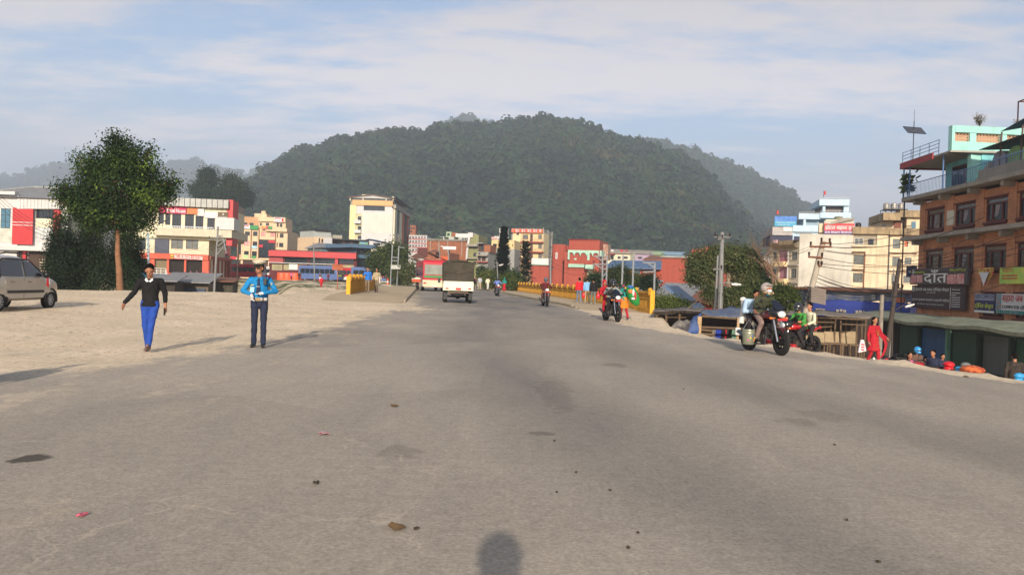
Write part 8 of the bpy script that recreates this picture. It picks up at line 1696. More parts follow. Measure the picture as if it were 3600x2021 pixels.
    if skirt:
        q=MB();n=20;V=[];m_,zb,rb=skirt;dn=[(pe+(0,0,.10*k),.14,.11),(pe,.165,.125),(pe*(.5)+np.array((pe[0],pe[1],zb*k))*.5,.18,.14),(np.array((pe[0],pe[1],zb*k)),rb,rb*.75)]
        for j,(c,rx,ry)in enumerate(dn):
            for i in range(n):a=2*math.pi*i/n;f=1+.07*j/3*math.sin(5*a);V.append(c+np.array((rx*k*f*math.cos(a),ry*k*f*math.sin(a),0)))
        q.add(V,[(j*n+i,j*n+(i+1)%n,(j+1)*n+(i+1)%n,(j+1)*n+i)for j in range(3)for i in range(n)]+[tuple(range(n))[::-1],tuple(3*n+i for i in range(n))]);remesh(q,'tunic',m_,t,vox,1,.003)
    sm_=shoes or BLACKP
    for s in 'lr':
        a=J[s+'an'];fv=np.array((.10 if s=='l' else-.10,-1,0));fv=fv*(pose or {}).get('toe',1);dz=(pose or {}).get(s+'toez',0);q=MB();hp=a-fv*.045*k*.0+np.array((0,.03,-.035))*k;tp=a+fv*.14*k+np.array((0,0,-.045+dz))*k;cap(q,hp,tp,.042*k,.034*k);remesh(q,'shoe',sm_,t,max(.011,vox*.7),1)
    if helmet:
        hm_,vis=helmet;q=MB();hball((0,.01,.03),(.128,.150,.138));hball((0,-.04,-.06),(.10,.11,.07));o=remesh(q,'helmet',hm_,t,vox,1);q=MB();hball((0,-.062,.012),(.104,.098,.045));remesh(q,'visor',vis,o,vox*.8,1)
    if scarf:
        q=MB();hball((0,.025,.035),(.098,.108,.115));cap(q,hd+(0,.04*k,-.06*k),nk+(0,.05*k,-.05*k),.085*k,.10*k);o=remesh(q,'headscarf',scarf,t,vox,1)
    t['_k']=k;return t,J,k,(hd,sd,fwd,up)
def addp(t,name,m,f,smooth=50,parent=None,**kw):q=MB();f(q);return q.build(name,m,parent or t,smooth=smooth,**kw)
def put(C,x,y):p=G(*C(x,y));return (p[0],p[1],float(gz(p[0],p[1])))
BLUE_SH=clothm('police_blue_shirt',(20,122,178));NAVYT=clothm('navy_trousers',(30,38,60));BLKS=clothm('black_knit',(13,13,15));COBT=clothm('cobalt_trousers',(30,66,148));GLV=mat('white_glove',(222,214,210),.8,bump=.2,bscale=20)
# --- policeman
pp=put(C11,1835,1235)
pz=dict(lkn=(.095,-.03,.49),lan=(.10,-.03,.09),rkn=(-.085,-.01,.49),ran=(-.10,.05,.08),lel=(.31,-.02,1.13),lwr=(.13,-.25,1.09),rel=(-.32,-.02,1.12),rwr=(-.11,-.24,1.06),lhand=(-.9,-.1,-.15),rhand=(.35,-.1,-.95),head=(-.02,-.02,1.57),toe=1)
t,J,k,(hd,sd,fw,up)=person('policeman in blue shirt, navy trousers, white gloves, belt and cap standing on the road',pp,.10,pz,1.68,BLUE_SH,NAVYT,gloss('polished_black_shoe',(18,17,17)),vox=.012,gloves=GLV,headturn=-.35,hair=True,coat=-.03)
def hb_(q,c,r,n=18,m=8):
    b=MB();b.ball((0,0,0),r,n,m);q.add([hd+sd*(v[0]+c[0])*k-fw*(v[1]+c[1])*k+up*(v[2]+c[2])*k for v in b.v],b.f)
addp(t,'cap_band',mat('dark_cap_band',(40,40,34),.7),lambda q:hb_(q,(0,.005,.075),(.097,.108,.045)))
cpo=addp(t,'cap_crown',mat('white_cap_cloth',(215,205,178),.8),lambda q:(hb_(q,(0,.0,.135),(.138,.148,.030)),hb_(q,(0,-.01,.115),(.110,.122,.034))))
addp(t,'cap_visor',BLACKP,lambda q:hb_(q,(0,-.085,.050),(.075,.055,.014)),parent=cpo);addp(t,'cap_badge',STEEL,lambda q:hb_(q,(0,-.118,.098),(.018,.008,.018),8,5),parent=cpo)
addp(t,'sunglasses',gloss('black_lens',(10,10,12)),lambda q:(hb_(q,(.034,-.09,.012),(.032,.014,.022)),hb_(q,(-.034,-.09,.012),(.032,.014,.022)),hb_(q,(0,-.03,.02),(.086,.065,.006)),None)[0])
addp(t,'tie',clothm('navy_tie',(32,38,62)),lambda q:q.add([(-.022*k,-.118,1.372*k),(.022*k,-.118,1.372*k),(.016*k,-.142,1.33*k),(.042*k,-.155,1.10*k),(0,-.150,1.03*k),(-.042*k,-.155,1.10*k),(-.016*k,-.142,1.33*k)],[(0,1,2,6),(2,3,4,5,6)]))
addp(t,'tie_clip',STEEL,lambda q:q.box(-.035,.03,-.165,-.158,1.21*k,1.218*k))
for s in (-1,1):addp(t,'collar',BLUE_SH,lambda q:q.add([(0,-.10,1.385*k),(s*.075,-.045,1.425*k),(s*.085,-.10,1.37*k),(s*.045,-.135,1.32*k)],[(0,1,2,3)])).modifiers.new('s','SOLIDIFY').thickness=.008
def ringbelt(q,z0,z1,rx,ry,n=24,y0=0):q.add([(rx*math.cos(2*math.pi*i/n),y0+ry*math.sin(2*math.pi*i/n),z)for z in (z0,z1)for i in range(n)],[(i,(i+1)%n,n+(i+1)%n,n+i)for i in range(n)])
bl=addp(t,'belt',mat('white_webbing',(215,208,205),.8),lambda q:ringbelt(q,.935*k,.995*k,.172,.135));bl.modifiers.new('s','SOLIDIFY').thickness=.012
addp(t,'belt_buckle',mat('brass_buckle',(130,112,80),.4,metal=.6),lambda q:q.box(-.045,.045,-.152,-.140,.932*k,.998*k),parent=bl)
for x in (-.1,-.085,.075,.1):addp(t,'belt_loop',mat('dark_webbing',(85,78,62),.8),lambda q:q.box(x-.005,x+.005,-.140,-.118,.930*k,1.0*k),parent=bl)
addp(t,'walkie_talkie',BLACKP,lambda q:(q.box(.095,.155,-.165,-.125,1.25*k,1.38*k),q.tube([(.145,-.14,1.38*k),(.15,-.14,1.52*k)],.006,5)),bevel=.006)
addp(t,'radio_strap',BLACKP,lambda q:q.tube([(.15,-.13,1.30*k),(.19,-.06,1.40*k),(.20,.02,1.38*k),(.19,-.09,1.2*k),(.172,-.10,.98*k),(.178,-.08,.75*k)],.008,5))
idc=addp(t,'id_card',mat('pale_blue_card',(150,205,230),.5),lambda q:q.add([(-.155,-.135,1.20*k),(-.07,-.158,1.20*k),(-.075,-.160,1.10*k),(-.155,-.145,1.09*k)],[(0,1,2,3)]));addp(t,'name_badge',YELP,lambda q:q.box(-.14,-.08,-.160,-.145,1.235*k,1.248*k),parent=idc)
addp(t,'shoulder_patch',GREYP,lambda q:q.ball((.236*k,-.055,1.27*k),(.022,.026,.034),8,6));
for s in (-1,1):addp(t,'epaulette',mat('navy_epaulette',(30,34,52),.8),lambda q:q.add([(s*.10,-.035,1.425*k),(s*.10,.02,1.43*k),(s*.20,.02,1.405*k),(s*.20,-.03,1.40*k)],[(0,1,2,3)])).modifiers.new('s','SOLIDIFY').thickness=.012
# --- young man in black
pp=put(C11,445,1290)
pz=dict(lkn=(.05,-.09,.51),lan=(.03,-.16,.12),rkn=(-.07,.0,.48),ran=(-.045,.12,.09),lel=(.25,.05,1.10),lwr=(.27,.02,.84),rel=(-.27,-.05,1.12),rwr=(-.41,-.16,.92),head=(.0,-.09,1.53),neck=(0,-.02,1.39),ltoez=.07,lhand=(.0,-.1,-1),rhand=(-.2,-.3,-.9))
t,J,k,(hd,sd,fw,up)=person('young man in black sweater and cobalt blue trousers walking with his head bowed',pp,.18,pz,1.60,BLKS,COBT,mat('grey_sneaker',(110,88,84),.8),vox=.012,sleeve='rolled',headtilt=.42,headturn=.1)
for s in (-1,1):addp(t,'collar',mat('white_shirt_collar',(212,216,216),.8),lambda q:q.add([(0,-.125,1.325*k),(s*.055,-.08,1.40*k),(s*.07,-.115,1.355*k),(s*.035,-.145,1.315*k)],[(0,1,2,3)])).modifiers.new('s','SOLIDIFY').thickness=.012
addp(t,'phone',BLACKP,lambda q:q.box(.25,.262,-.10,-.03,.70*k,.84*k),bevel=.004)
# --- pedestrians
JB=clothm('bright_blue_jacket',(36,108,190));KHA=clothm('khaki_trousers',(120,105,84));BEI=clothm('beige_trousers',(165,148,118));DNM=clothm('faded_denim',(98,118,140));GRT=clothm('grey_trousers',(98,110,108));REDS=clothm('red_sweatshirt',(196,30,44));LBS=clothm('light_blue_shirt',(120,170,212));WHT=clothm('white_cotton',(205,203,198));DKC=clothm('dark_cloth',(42,38,40));BRN=clothm('brown_jacket',(98,72,62));MAR=clothm('maroon_jacket',(98,32,40));REDK=clothm('scarlet_kurta',(165,22,38));TEAL=clothm('teal_shawl',(30,125,115));ORG=clothm('orange_tunic',(206,120,34));GRJ=clothm('grey_riding_jacket',(135,142,138));OLV=clothm('olive_jacket',(62,66,46));CRM=clothm('cream_jacket',(200,196,170));PNK=clothm('pink_shirt',(205,100,150));GRN=clothm('green_jacket',(66,140,60))
def walkpos(C,x,y,dz=.145):p=G(*C(x,y),dz);return (p[0],p[1],float(gz(p[0],p[1],right=False))+dz)
person('man in bright blue jacket and khaki trousers walking towards us on the left pavement',walkpos(C3,757,1228),.1,dict(WALK,rel=(-.26,-.05,1.15),rwr=(-.15,-.22,1.2),head=(0,-.02,1.56)),1.62,JB,KHA,BRN,vox=.022,fat=1.1)
person('dark haired person half hidden behind the man in the bright blue jacket',(lambda p:(p[0]+.35,p[1]+.9,p[2]))(walkpos(C3,770,1222)),.0,WALK,1.60,BEI,KHA,BRN,vox=.025,hair='long')
for (x,y,H_,sh,tr,lab,f)in ((668,1031,1.62,REDS,DNM,'man in red sweatshirt walking away on the right pavement with a red bag',1.12),(770,1036,1.63,LBS,BEI,'man in light blue shirt and cap walking away between the red and black tops',1.12),(848,1048,1.60,BLKS,GRT,'man in loose black top walking away, rightmost of the three',1.25)):
    t,J,k,hh=person(lab,walkpos(C5,x,y,.12),math.pi+HD,dict(WALK,lwr=(.24,.02,.86),rwr=(-.24,-.02,.86)),H_,sh,tr,BEI,vox=.02,fat=f,coat=.08)
    if 'cap' in lab:addp(t,'cap',DKC,lambda q:(q.ball((hh[0][0],hh[0][1]+.01,hh[0][2]+.07),(.095,.11,.07)),q.ball((hh[0][0],-.12,hh[0][2]+.06),(.06,.07,.012))))
    if sh in (REDS,BLKS):
        c=np.array(t.location)+np.array((.30,.02,.50));q=MB(c);q.ball(tuple(c-(0,0,.0)),(.13,.08,.20),12,8);q.tube([tuple(c+(0,0,.15)),tuple(c+(-.03,0,.36))],[.05,.015],6);o=q.build('carrier_bag',mat('red_plastic_bag',(200,34,48),.35),None,smooth=60,loc=tuple(c));tag(o,'red plastic bag carried by the man in the %s top'%('red' if sh is REDS else 'black'),'bag')
# woman with sack
t,J,k,hh=person('woman in orange tunic and red trousers walking away with a bundle on her back',(lambda p:(p[0],p[1],float(gz(p[0],p[1],right=False))))(G(*C5(1240,1243))),math.pi+.3,dict(WALK,head=(.06,-.12,1.46),neck=(.03,-.06,1.33),chest=(0,-.03,1.2),lwr=(.15,-.2,1.25),rwr=(-.15,-.2,1.2)),1.50,TEAL,REDK,DKC,vox=.02,skirt=(ORG,.52,.22),scarf=clothm('dark_teal_scarf',(44,70,74)),fat=1.05)
addp(t,'scarf_flower',REDP,lambda q:q.ball((J['head'][0],J['head'][1]+.085,J['head'][2]+.06),(.05,.05,.04)))
c=np.array(t.location)+np.array((.30,-.22,.98));q=MB(c);b=MB();b.ball((0,0,0),(.24,.22,.42),16,12);q.add([c+np.array(v)*(1+.08*noise.noise(Vector(v)*6))+np.array((-v[2]*.35,0,0))for v in b.v],b.f);o=q.build('bundle',mat('green_printed_sack',(36,130,60),.45,var=.1),None,smooth=70,loc=tuple(c));tag(o,'big green printed sack with orange, red and blue patches on the walking woman','sack')
for (dx_,dy_,dz_,r_,m)in ((-.14,-.20,.16,(.10,.05,.08),mat('orange_print',(200,110,60))),(-.02,-.21,.12,(.05,.04,.14),SIGNW),(.06,-.20,-.02,(.05,.05,.17),REDP),(-.12,-.12,.33,(.12,.10,.07),INKBL),(-.02,-.225,-.12,(.08,.03,.05),SIGNW)):q=MB(c);q.ball(tuple(c+np.array((dx_,dy_,dz_))),r_,10,7);q.build('printed_patch',m,o,smooth=60)
# riders
RIDE=dict(pelvis=(0,.22,.90),lhip=(.09,.2,.88),rhip=(-.09,.2,.88),lkn=(.21,-.18,.72),rkn=(-.21,-.18,.72),lan=(.20,.06,.34),ran=(-.20,.06,.34),chest=(0,.13,1.18),neck=(0,.04,1.33),lsh=(.19,.07,1.29),rsh=(-.19,.07,1.29),lel=(.33,-.08,1.10),rel=(-.33,-.08,1.10),lwr=(.34,-.20,1.06),rwr=(-.34,-.20,1.06),lhand=(.1,-1,0),rhand=(-.1,-1,0),head=(0,-.02,1.49))
PILL=dict(pelvis=(0,.62,.97),lhip=(.09,.6,.95),rhip=(-.09,.6,.95),lkn=(.25,.30,.74),rkn=(-.25,.30,.74),lan=(.22,.42,.42),ran=(-.22,.42,.42),chest=(0,.58,1.25),neck=(0,.52,1.42),lsh=(.18,.53,1.37),rsh=(-.18,.53,1.37),lel=(.27,.45,1.12),rel=(-.27,.45,1.12),lwr=(.18,.25,1.02),rwr=(-.18,.25,1.02),lhand=(0,-1,-.3),rhand=(0,-1,-.3),head=(0,.50,1.60))
def ride(lab_b,lab_r,pos,rz,paint,shirt,trousers,helmet,vox=.02,pill=None,fairing=True,H=1.62,**kw):
    motorcycle(lab_b,pos,rz,paint,fairing=fairing);a=person(lab_r,pos,rz,RIDE,H*1.02,shirt,trousers,vox=vox,helmet=helmet,hair=helmet is None,**kw);b=None
    if pill:b=person(pill[0],pos,rz,dict(PILL,**(pill[4]if len(pill)>4 else {})),1.58,pill[1],pill[2],vox=vox,**pill[3])
    return a,b
BLKH=gloss('black_helmet_shell',(30,32,36),coat=.6);VIS=gloss('dark_visor',(18,20,24))
REDM=gloss('red_bike_paint',(170,20,26),coat=.6)
def rpos(C,x,y,back=.66):p=G(*C(x,y));return np.array((p[0],p[1]+back,float(gz(p[0],p[1]+.3,right=False))))
a,b=ride('black motorcycle with a red plate carrying the grey jacketed rider','rider in grey jacket and black helmet with a bag strap across his chest',rpos(C5,1112,1276),.22,MBLK,GRJ,DKC,(BLKH,VIS),.016,pill=('passenger in red shawl seated behind the grey jacketed rider',REDK,REDK,dict(scarf=REDK,hair=False),dict(head=(-.18,.48,1.56),neck=(-.14,.5,1.42),lsh=(.02,.53,1.35),rsh=(-.30,.5,1.34),rel=(-.36,.42,1.12),chest=(-.10,.56,1.25))),gloves=BLACKP)
addp(a[0],'shoulder_bag',DKC,lambda q:(q.ball((-.08,-.10,1.12),(.13,.05,.10)),q.tube([(-.17,-.05,1.15),(.12,-.06,1.38)],.02,6),q.ball((.17,.05,1.36),(.075,.09,.035)),q.ball((-.17,.05,1.36),(.075,.09,.035))))
ride('dark red motorcycle of the rider in the maroon jacket','rider in maroon jacket and grey helmet approaching beside the railing',rpos(C5,245,1077),.12,MAR,MAR,BRN,(gloss('grey_helmet_shell',(80,88,98)),VIS),.02,fairing=False,face=True)
ride('black motorcycle of the rider in the pale blue shirt','rider in pale blue shirt and dark helmet farther up the bridge',rpos(C4,1395,1132),.15,MBLK,clothm('periwinkle_shirt',(110,135,200)),DKC,(BLKH,VIS),.022,fairing=False)
# near rider
pn=rpos(C10,985,1243,.62);rzn=.26
pn=np.array(G(*C10(985,1243)));pn=np.array((pn[0]+.66*math.sin(-rzn)*1.0,pn[1]+.66*math.cos(rzn),float(gz(pn[0],pn[1],right=False))))
a,b=ride('red and black sport motorcycle nearest the camera','rider in olive jacket, white mask and scratched motocross helmet nearest the camera',pn,rzn,gloss('black_red_bike_paint',(84,14,18),coat=.6),OLV,clothm('dusty_mauve_trousers',(138,116,108)),None,.013,pill=('passenger in pale blue and white jacket holding on behind the olive jacketed rider',clothm('ice_blue_jacket',(165,190,215)),DKC,dict(helmet=None,hair=True),dict(head=(-.03,.36,1.42),lel=(.30,.38,1.0),rel=(-.36,.38,1.0),lsh=(.17,.44,1.26),rsh=(-.27,.46,1.28),neck=(-.05,.40,1.30),chest=(-.05,.52,1.14))),gloves=BLACKP)
t,J,k,(hd,sd,fw,up)=a
for o in list(bpy.data.objects):
    if o.parent==t and o.name.startswith('hair'):bpy.data.objects.remove(o)
hsh=remesh((lambda q:(hb_(q,(0,.015,.035),(.130,.152,.135)),hb_(q,(0,-.06,.10),(.10,.13,.035)),q)[2])(MB()),'helmet',mat('scuffed_pale_helmet',(168,156,150),.4,var=.15,scale=5),t,.012,1)
addp(t,'chin_guard',mat('gold_black_stripe',(70,60,48),.5,col2=(190,165,120),scale=10),lambda q:[cap(q,*[hd+sd*c_[0]+(-fw)*c_[1]+up*c_[2]for c_ in pr_],.026,.026)for pr_ in (((-.115,-.02,-.04),(-.07,-.15,-.08)),((-.07,-.15,-.08),(0,-.185,-.10)),((0,-.185,-.10),(.07,-.15,-.08)),((.07,-.15,-.08),(.115,-.02,-.04)))],parent=hsh)
addp(t,'visor_opening',SKIN,lambda q:hb_(q,(0,-.09,.02),(.078,.07,.045)),parent=hsh);addp(t,'helmet_mark',INKB,lambda q:hb_(q,(-.05,-.115,.10),(.03,.02,.02)),parent=hsh);addp(t,'peak',mat('scuffed_pale_helmet',(168,156,150)),lambda q:hb_(q,(0,-.15,.105),(.085,.07,.012)),parent=hsh);addp(t,'face_mask',mat('white_mask',(215,222,228),.8),lambda q:hb_(q,(0,-.105,-.030),(.062,.065,.040)));addp(t,'scarf',mat('cyan_scarf',(30,150,180),.8),lambda q:hb_(q,(.01,-.07,-.125),(.05,.07,.03)))
for s in (-1,1):addp(t,'eye',INKB,lambda q:hb_(q,(s*.032,-.158,.030),(.016,.008,.008),8,5))
cc=pn+np.array((-.40,-.10,.36));q=MB(cc);q.lathe(tuple(cc+(0,0,-.17)),[(.12,0),(.125,.01),(.135,.24),(.145,.25),(.145,.28),(.138,.29),(.145,.32),(.14,.34),(.11,.33)],24);o=q.build('paint_bucket',mat('pale_steel_bucket',(150,152,130),.35,metal=.5,var=.15,scale=5),None,smooth=40,loc=tuple(cc));tag(o,'pale metal paint bucket with flower prints hanging from the near motorcycle','bucket')
q=MB(cc);q.tube([tuple(cc+(-.14,0,.15)),tuple(cc+(0,.0,.40)),tuple(cc+(.14,0,.15))],.006,5);q.build('handle',STEEL,o)
for i,m in enumerate((mat('pink_daisy',(200,90,140),.6),YELP,INKBL,mat('orange_print',(200,110,60)),YELP)):a_=-1.9+i*.38;q=MB(cc);q.ball(tuple(cc+(.13*math.cos(a_),.13*math.sin(a_),-.07+.05*(i%3))),(.022,.012,.022),8,5);q.build('flower_print',m,o)
cc=pn+np.array((-.36,.55,.98));q=MB(cc);q.ball(tuple(cc+(0,0,.22)),(.08,.07,.06),12,8);q.tube([tuple(cc+(0,0,.2)),tuple(cc),tuple(cc+(-.03,0,-.34))],[.05,.045,.07],10);o=q.build('white_bag',WHT,None,smooth=70,loc=tuple(cc));tag(o,'white cloth bag hanging off the back of the near motorcycle passenger','bag')
# two on a red bike on the slope behind
pb=P(*C10(1215,1150),24.5);pb[2]=float(gz(pb[0],24.5))+.05
ride('red motorcycle standing on the slope behind the near rider','man in green and black jacket with a dark helmet on the standing red motorcycle',pb,-math.pi/2+.45,REDM,GRN,DKC,(BLKH,VIS),.018,pill=('young man in cream jacket with backpack strap sitting behind the green jacket',CRM,DKC,dict(hair=True)))
# woman in red
plw=P(*C9(60,1180),24.5);plw[2]=float(gz(plw[0],24.5));
t,J,k,(hd,sd,fw,up)=person('woman in scarlet kurta and flowing red scarf walking below the road edge',plw,.35,dict(WALK,rel=(-.24,.02,1.1),rwr=(-.25,-.02,.86),lel=(.28,-.02,1.12),lwr=(.42,-.10,1.0),lhand=(.7,-.2,-.7)),1.56,REDK,REDK,mat('brown_sandal',(90,60,45),.7),vox=.016,skirt=(REDK,.55,.24),hair='long',headtilt=.1)
q=MB();V=[]
ctl=[((-.12,-.14,1.34),(-.05,-.15,1.24)),((.0,-.16,1.22),(.05,-.17,1.08)),((.18,-.12,1.12),(.2,-.14,.98)),((.40,-.10,.98),(.34,-.12,.84)),((.56,-.06,.80),(.42,-.06,.66)),((.48,-.05,.55),(.34,-.05,.45)),((.36,-.05,.35),(.22,-.05,.28))]
for (u_,l_)in ctl:V+=[np.array(u_)*k,np.array(l_)*k]
q.add(V,[(2*i,2*i+2,2*i+3,2*i+1)for i in range(len(ctl)-1)]);o=q.build('scarf',REDK,t,smooth=True);o.modifiers.new('s','SUBSURF').levels=2;o.modifiers.new('t','SOLIDIFY').thickness=.015
addp(t,'gold_embroidery',mat('gold_thread',(200,150,70),.5,metal=.4),lambda q:[q.ball(((.012+.035*(1-abs(i)/5))*s,-.135-.004*i,(1.24-.03*i)*k),(.012,.006,.012),6,4)for i in range(6)for s in (-1,1)]+[q.ball((random.uniform(-.13,.13),-.15,random.uniform(.62,1.0)*k),(.007,.008,.007),5,4)for _ in range(26)])['kind']='stuff'
c=np.array(t.location)+np.array((-.42,-.12,.62));q=MB(c);q.add([c+np.array(v)for v in ((-.05,-.03,.22),(.05,-.03,.22),(.13,-.05,-.12),(-.12,-.05,-.18),(-.05,.03,.22),(.05,.03,.22),(.13,.05,-.12),(-.12,.05,-.18))],[(0,1,2,3),(4,7,6,5),(0,4,5,1),(1,5,6,2),(2,6,7,3),(3,7,4,0)]);o=q.build('shopping_bag',mat('white_printed_plastic',(212,200,202),.4),None,loc=tuple(c),bevel=.02);tag(o,'white plastic shopping bag with red print held by the woman in red','bag')
q=MB(c);
for i in range(3):q.fb(tuple(c+(.0,-.062,.08-.08*i)),(1,0,-.2),(0,1,0),(0,0,1),-.05,.05,-.006,.0,-.015,.02)
q.build('red_print',INKR,o)
# group by the shutters
def low(C,x,y,Y):p=P(*C(x,y),Y);return (p[0],p[1],float(gz(p[0],p[1])))
SIT=dict(pelvis=(0,.1,.62),lhip=(.09,.1,.60),rhip=(-.09,.1,.60),lkn=(.2,-.3,.62),rkn=(-.2,-.3,.62),lan=(.18,-.3,.12),ran=(-.18,-.3,.12),chest=(0,.06,.92),neck=(0,.02,1.08),lsh=(.18,.03,1.04),rsh=(-.18,.03,1.04),lel=(.25,-.1,.82),rel=(-.25,-.1,.82),lwr=(.2,-.3,.72),rwr=(-.2,-.3,.72),head=(0,-.01,1.24))
def hsit(x,y,Y,hgt):p=P(*C9(x,y),Y);return (p[0],p[1],p[2]-hgt)
person('woman in pink shirt and sunglasses sitting among the parked motorcycles',hsit(432,1120,27,1.30),.1,SIT,1.6,PNK,DKC,vox=.02,hair='long')
person('person in brown top with a blue helmet behind the woman in pink',hsit(510,1075,29,1.58),.2,None,1.6,BRN,DKC,vox=.022,helmet=(gloss('blue_helmet_shell',(50,140,200)),VIS))
person('man in navy jacket and jeans looking left before the blue shutter',hsit(672,1090,26.5,1.66),-.9,dict(head=(0,-.05,1.55)),1.66,clothm('navy_jacket',(36,42,66)),DNM,vox=.018,fat=1.1)
person('person bending in green jacket beside the man in navy',hsit(600,1165,27.5,1.28),.4,SIT,1.6,GRN,DKC,vox=.022)
person('boy in navy jacket right of the man in the navy jacket',hsit(765,1140,28,1.30),.3,None,1.32,clothm('navy_jacket',(36,42,66)),DKC,vox=.022)
person('man in dark checked shirt seen from behind at the right edge',hsit(1500,1120,23.5,1.64),math.pi-.4,WALK,1.64,mat('dark_plaid_cloth',(62,52,42),.85,var=.3,scale=12,col2=(34,30,30)),DKC,vox=.018,fat=1.1)
for i,(x,y,Y,rz,m,lab)in enumerate(((270,1185,27.5,1.2,REDM,'red motorcycle parked leftmost before the shutters'),(410,1215,26.2,.8,MBLK,'black motorcycle parked before the woman in pink'),(555,1225,26.6,.5,REDM,'red tailed motorcycle parked between the woman in pink and the man in navy'))):
    p=P(*C9(x,y),Y);motorcycle(lab,(p[0],p[1],p[2]-.98),rz+math.pi,m,fairing=(i==1))
for (x,y,Y,r_,m,nm,lab,cat)in ((825,1245,25.5,(.17,.17,.10),mat('red_basin_plastic',(190,30,40),.4),'basin','red plastic basin heaped with grey cloth on the ground','basin'),(1075,1300,24.5,(.38,.3,.14),mat('orange_netting_heap',(205,110,60),.9,var=.3,scale=4,col2=(150,60,40)),'heap','heap of orange netting sacks at the road edge','sacks'),(995,1255,25.2,(.15,.14,.1),mat('grey_bundle_cloth',(110,112,110),.9),'bundle','grey cloth bundle behind the orange heap','bundle'),(925,1285,25,(.11,.1,.06),mat('cyan_plastic',(50,140,190),.4),'basin','small cyan plastic basin left of the orange heap','basin'),(1540,1362,22.5,(.15,.1,.09),mat('cyan_plastic',(50,140,190)),'bag','cyan plastic bag by the man in the checked shirt','bag')):
    p=P(*C9(x,y),Y);q=MB(p);b=MB();b.ball((0,0,0),r_,16,10);q.add([p+np.array(v)*(1+.25*noise.noise(Vector(v)*5))for v in b.v],b.f);q.ball(tuple(p-(0,0,r_[2]*1.4)),(r_[0]*.9,r_[1]*.9,r_[2]),12,6);o=q.build(nm,m,None,smooth=70,loc=tuple(p));tag(o,lab,cat)
# far figures
far=[(C4,1092,1030,'man in brown jacket walking beside the canopy truck',BRN,DKC,1.65),(C4,1150,1045,'man in pale grey shirt and cream trousers among the far walkers',clothm('pale_grey_shirt',(165,170,172)),BEI,1.65),(C4,1262,1042,'person in cream shirt and white trousers among the far walkers',CRM,WHT,1.6),(C3,895,1122,'person in white robe crossing at the far end of the left pavement',WHT,WHT,1.55),(C3,488,1112,'person in dark clothes standing near the red and white bus',DKC,DKC,1.7),(C3,247,1212,'child in red on the dirt bank left of the signboard',REDS,REDK,1.05),(C3,325,1105,'person in maroon at the front corner of the blue local bus',MAR,DKC,1.6),(C3,235,1085,'person in brown boarding the blue local bus',BRN,WHT,1.6),(C2,1735,1100,'person in dark coat near the orange barrels',DKC,DKC,1.65),(C2,1648,1100,'person in pink top between the orange barrels',PNK,DKC,1.6)]
for (C,x,y,lab,sh,tr,H_)in far:
    dzz=.145 if C is C4 else .0
    if C is C4:p=walkpos(C,x,y)
    else:
        g=G(*C(x,y));Y_=min(g[1],140);Y_={488:140,325:143,235:144,895:118,1735:130,1648:134,247:62}.get(x,Y_);p=P(*C(x,y),Y_);p=(p[0],p[1],float(gz(p[0],Y_,right=False)));
    person(lab,p,random.uniform(-.5,.5)+(math.pi if C is C4 else 0),WALK,H_,sh,tr,vox=.035,face=False)
person('woman in teal shawl and red sari walking at the far end of the right pavement',walkpos(C4,1495,1062),math.pi,WALK,1.55,TEAL,REDK,vox=.03,skirt=(REDK,.12,.24),scarf=TEAL,hair=False,face=False)
person('woman carrying orange cloth behind the pale blue rider',walkpos(C4,1455,1040),math.pi,WALK,1.5,ORG,WHT,vox=.035,face=False)
p=walkpos(C4,1208,1032,.0);motorcycle('small maroon motorcycle coming between the far walkers',p,0,MAR,fairing=False);person('rider on the small maroon motorcycle between the far walkers',p,0,RIDE,1.6,CRM,DKC,vox=.03,face=False)
# cyclist with crate
p=G(*C3(1300,1205));p=np.array((p[0],p[1]+.5,float(gz(p[0],p[1],right=False))));t=empty('bicycle',p,math.pi+HD,label='bicycle with a wide red crate on its carrier left of the red bus',cat='bicycle')
for y in (-.55,.55):wheel_parts(t,(0,y,.34),.34,.04,spokes=10)
addp(t,'frame',BLACKP,lambda q:(q.tube([(0,.55,.34),(0,.15,.35),(0,-.4,.85),(0,-.55,.34)],.018,6),q.tube([(0,.15,.35),(0,.2,.85)],.018,6),q.tube([(0,.2,.75),(0,-.38,.8)],.018,6),q.tube([(-.28,-.35,1.0),(.28,-.35,1.0)],.014,6)));addp(t,'saddle',BLACKP,lambda q:q.ball((0,.2,.9),(.09,.14,.04)))
c=p+np.array((0,-.45,.98));q=MB(c);q.box(c[0]-.42,c[0]+.42,c[1]-.25,c[1]+.25,c[2]-.16,c[2]+.14);o=q.build('crate',mat('brick_red_crate',(170,80,50),.8,streak=.2),None,loc=tuple(c),bevel=.01);tag(o,'wide brick red crate carried on the back of the bicycle','crate');q=MB(c);q.box(c[0]-.43,c[0]+.43,c[1]-.26,c[1]+.26,c[2]+.14,c[2]+.19);q.build('lid',SIGNW,o)
person('cyclist in pale green shirt riding away beside the red bus',p,math.pi+HD,dict(RIDE,pelvis=(0,.2,.98),lhip=(.08,.18,.96),rhip=(-.08,.18,.96),lkn=(.1,-.15,.75),rkn=(-.1,-.05,.62),lan=(.1,.1,.42),ran=(-.1,.12,.2),chest=(0,.06,1.22),lel=(.3,-.1,1.15),rel=(-.3,-.1,1.15),lwr=(.28,-.33,1.02),rwr=(-.28,-.33,1.02),head=(0,-.08,1.5)),1.62,clothm('pale_green_shirt',(170,205,165)),DKC,vox=.025,face=False,fat=1.15)
p=G(*C3(1250,1108));motorcycle('white scooter parked left of the cyclist at the kerb',(p[0],p[1],float(gz(p[0],p[1],right=False))),.6,WHB,fairing=False)
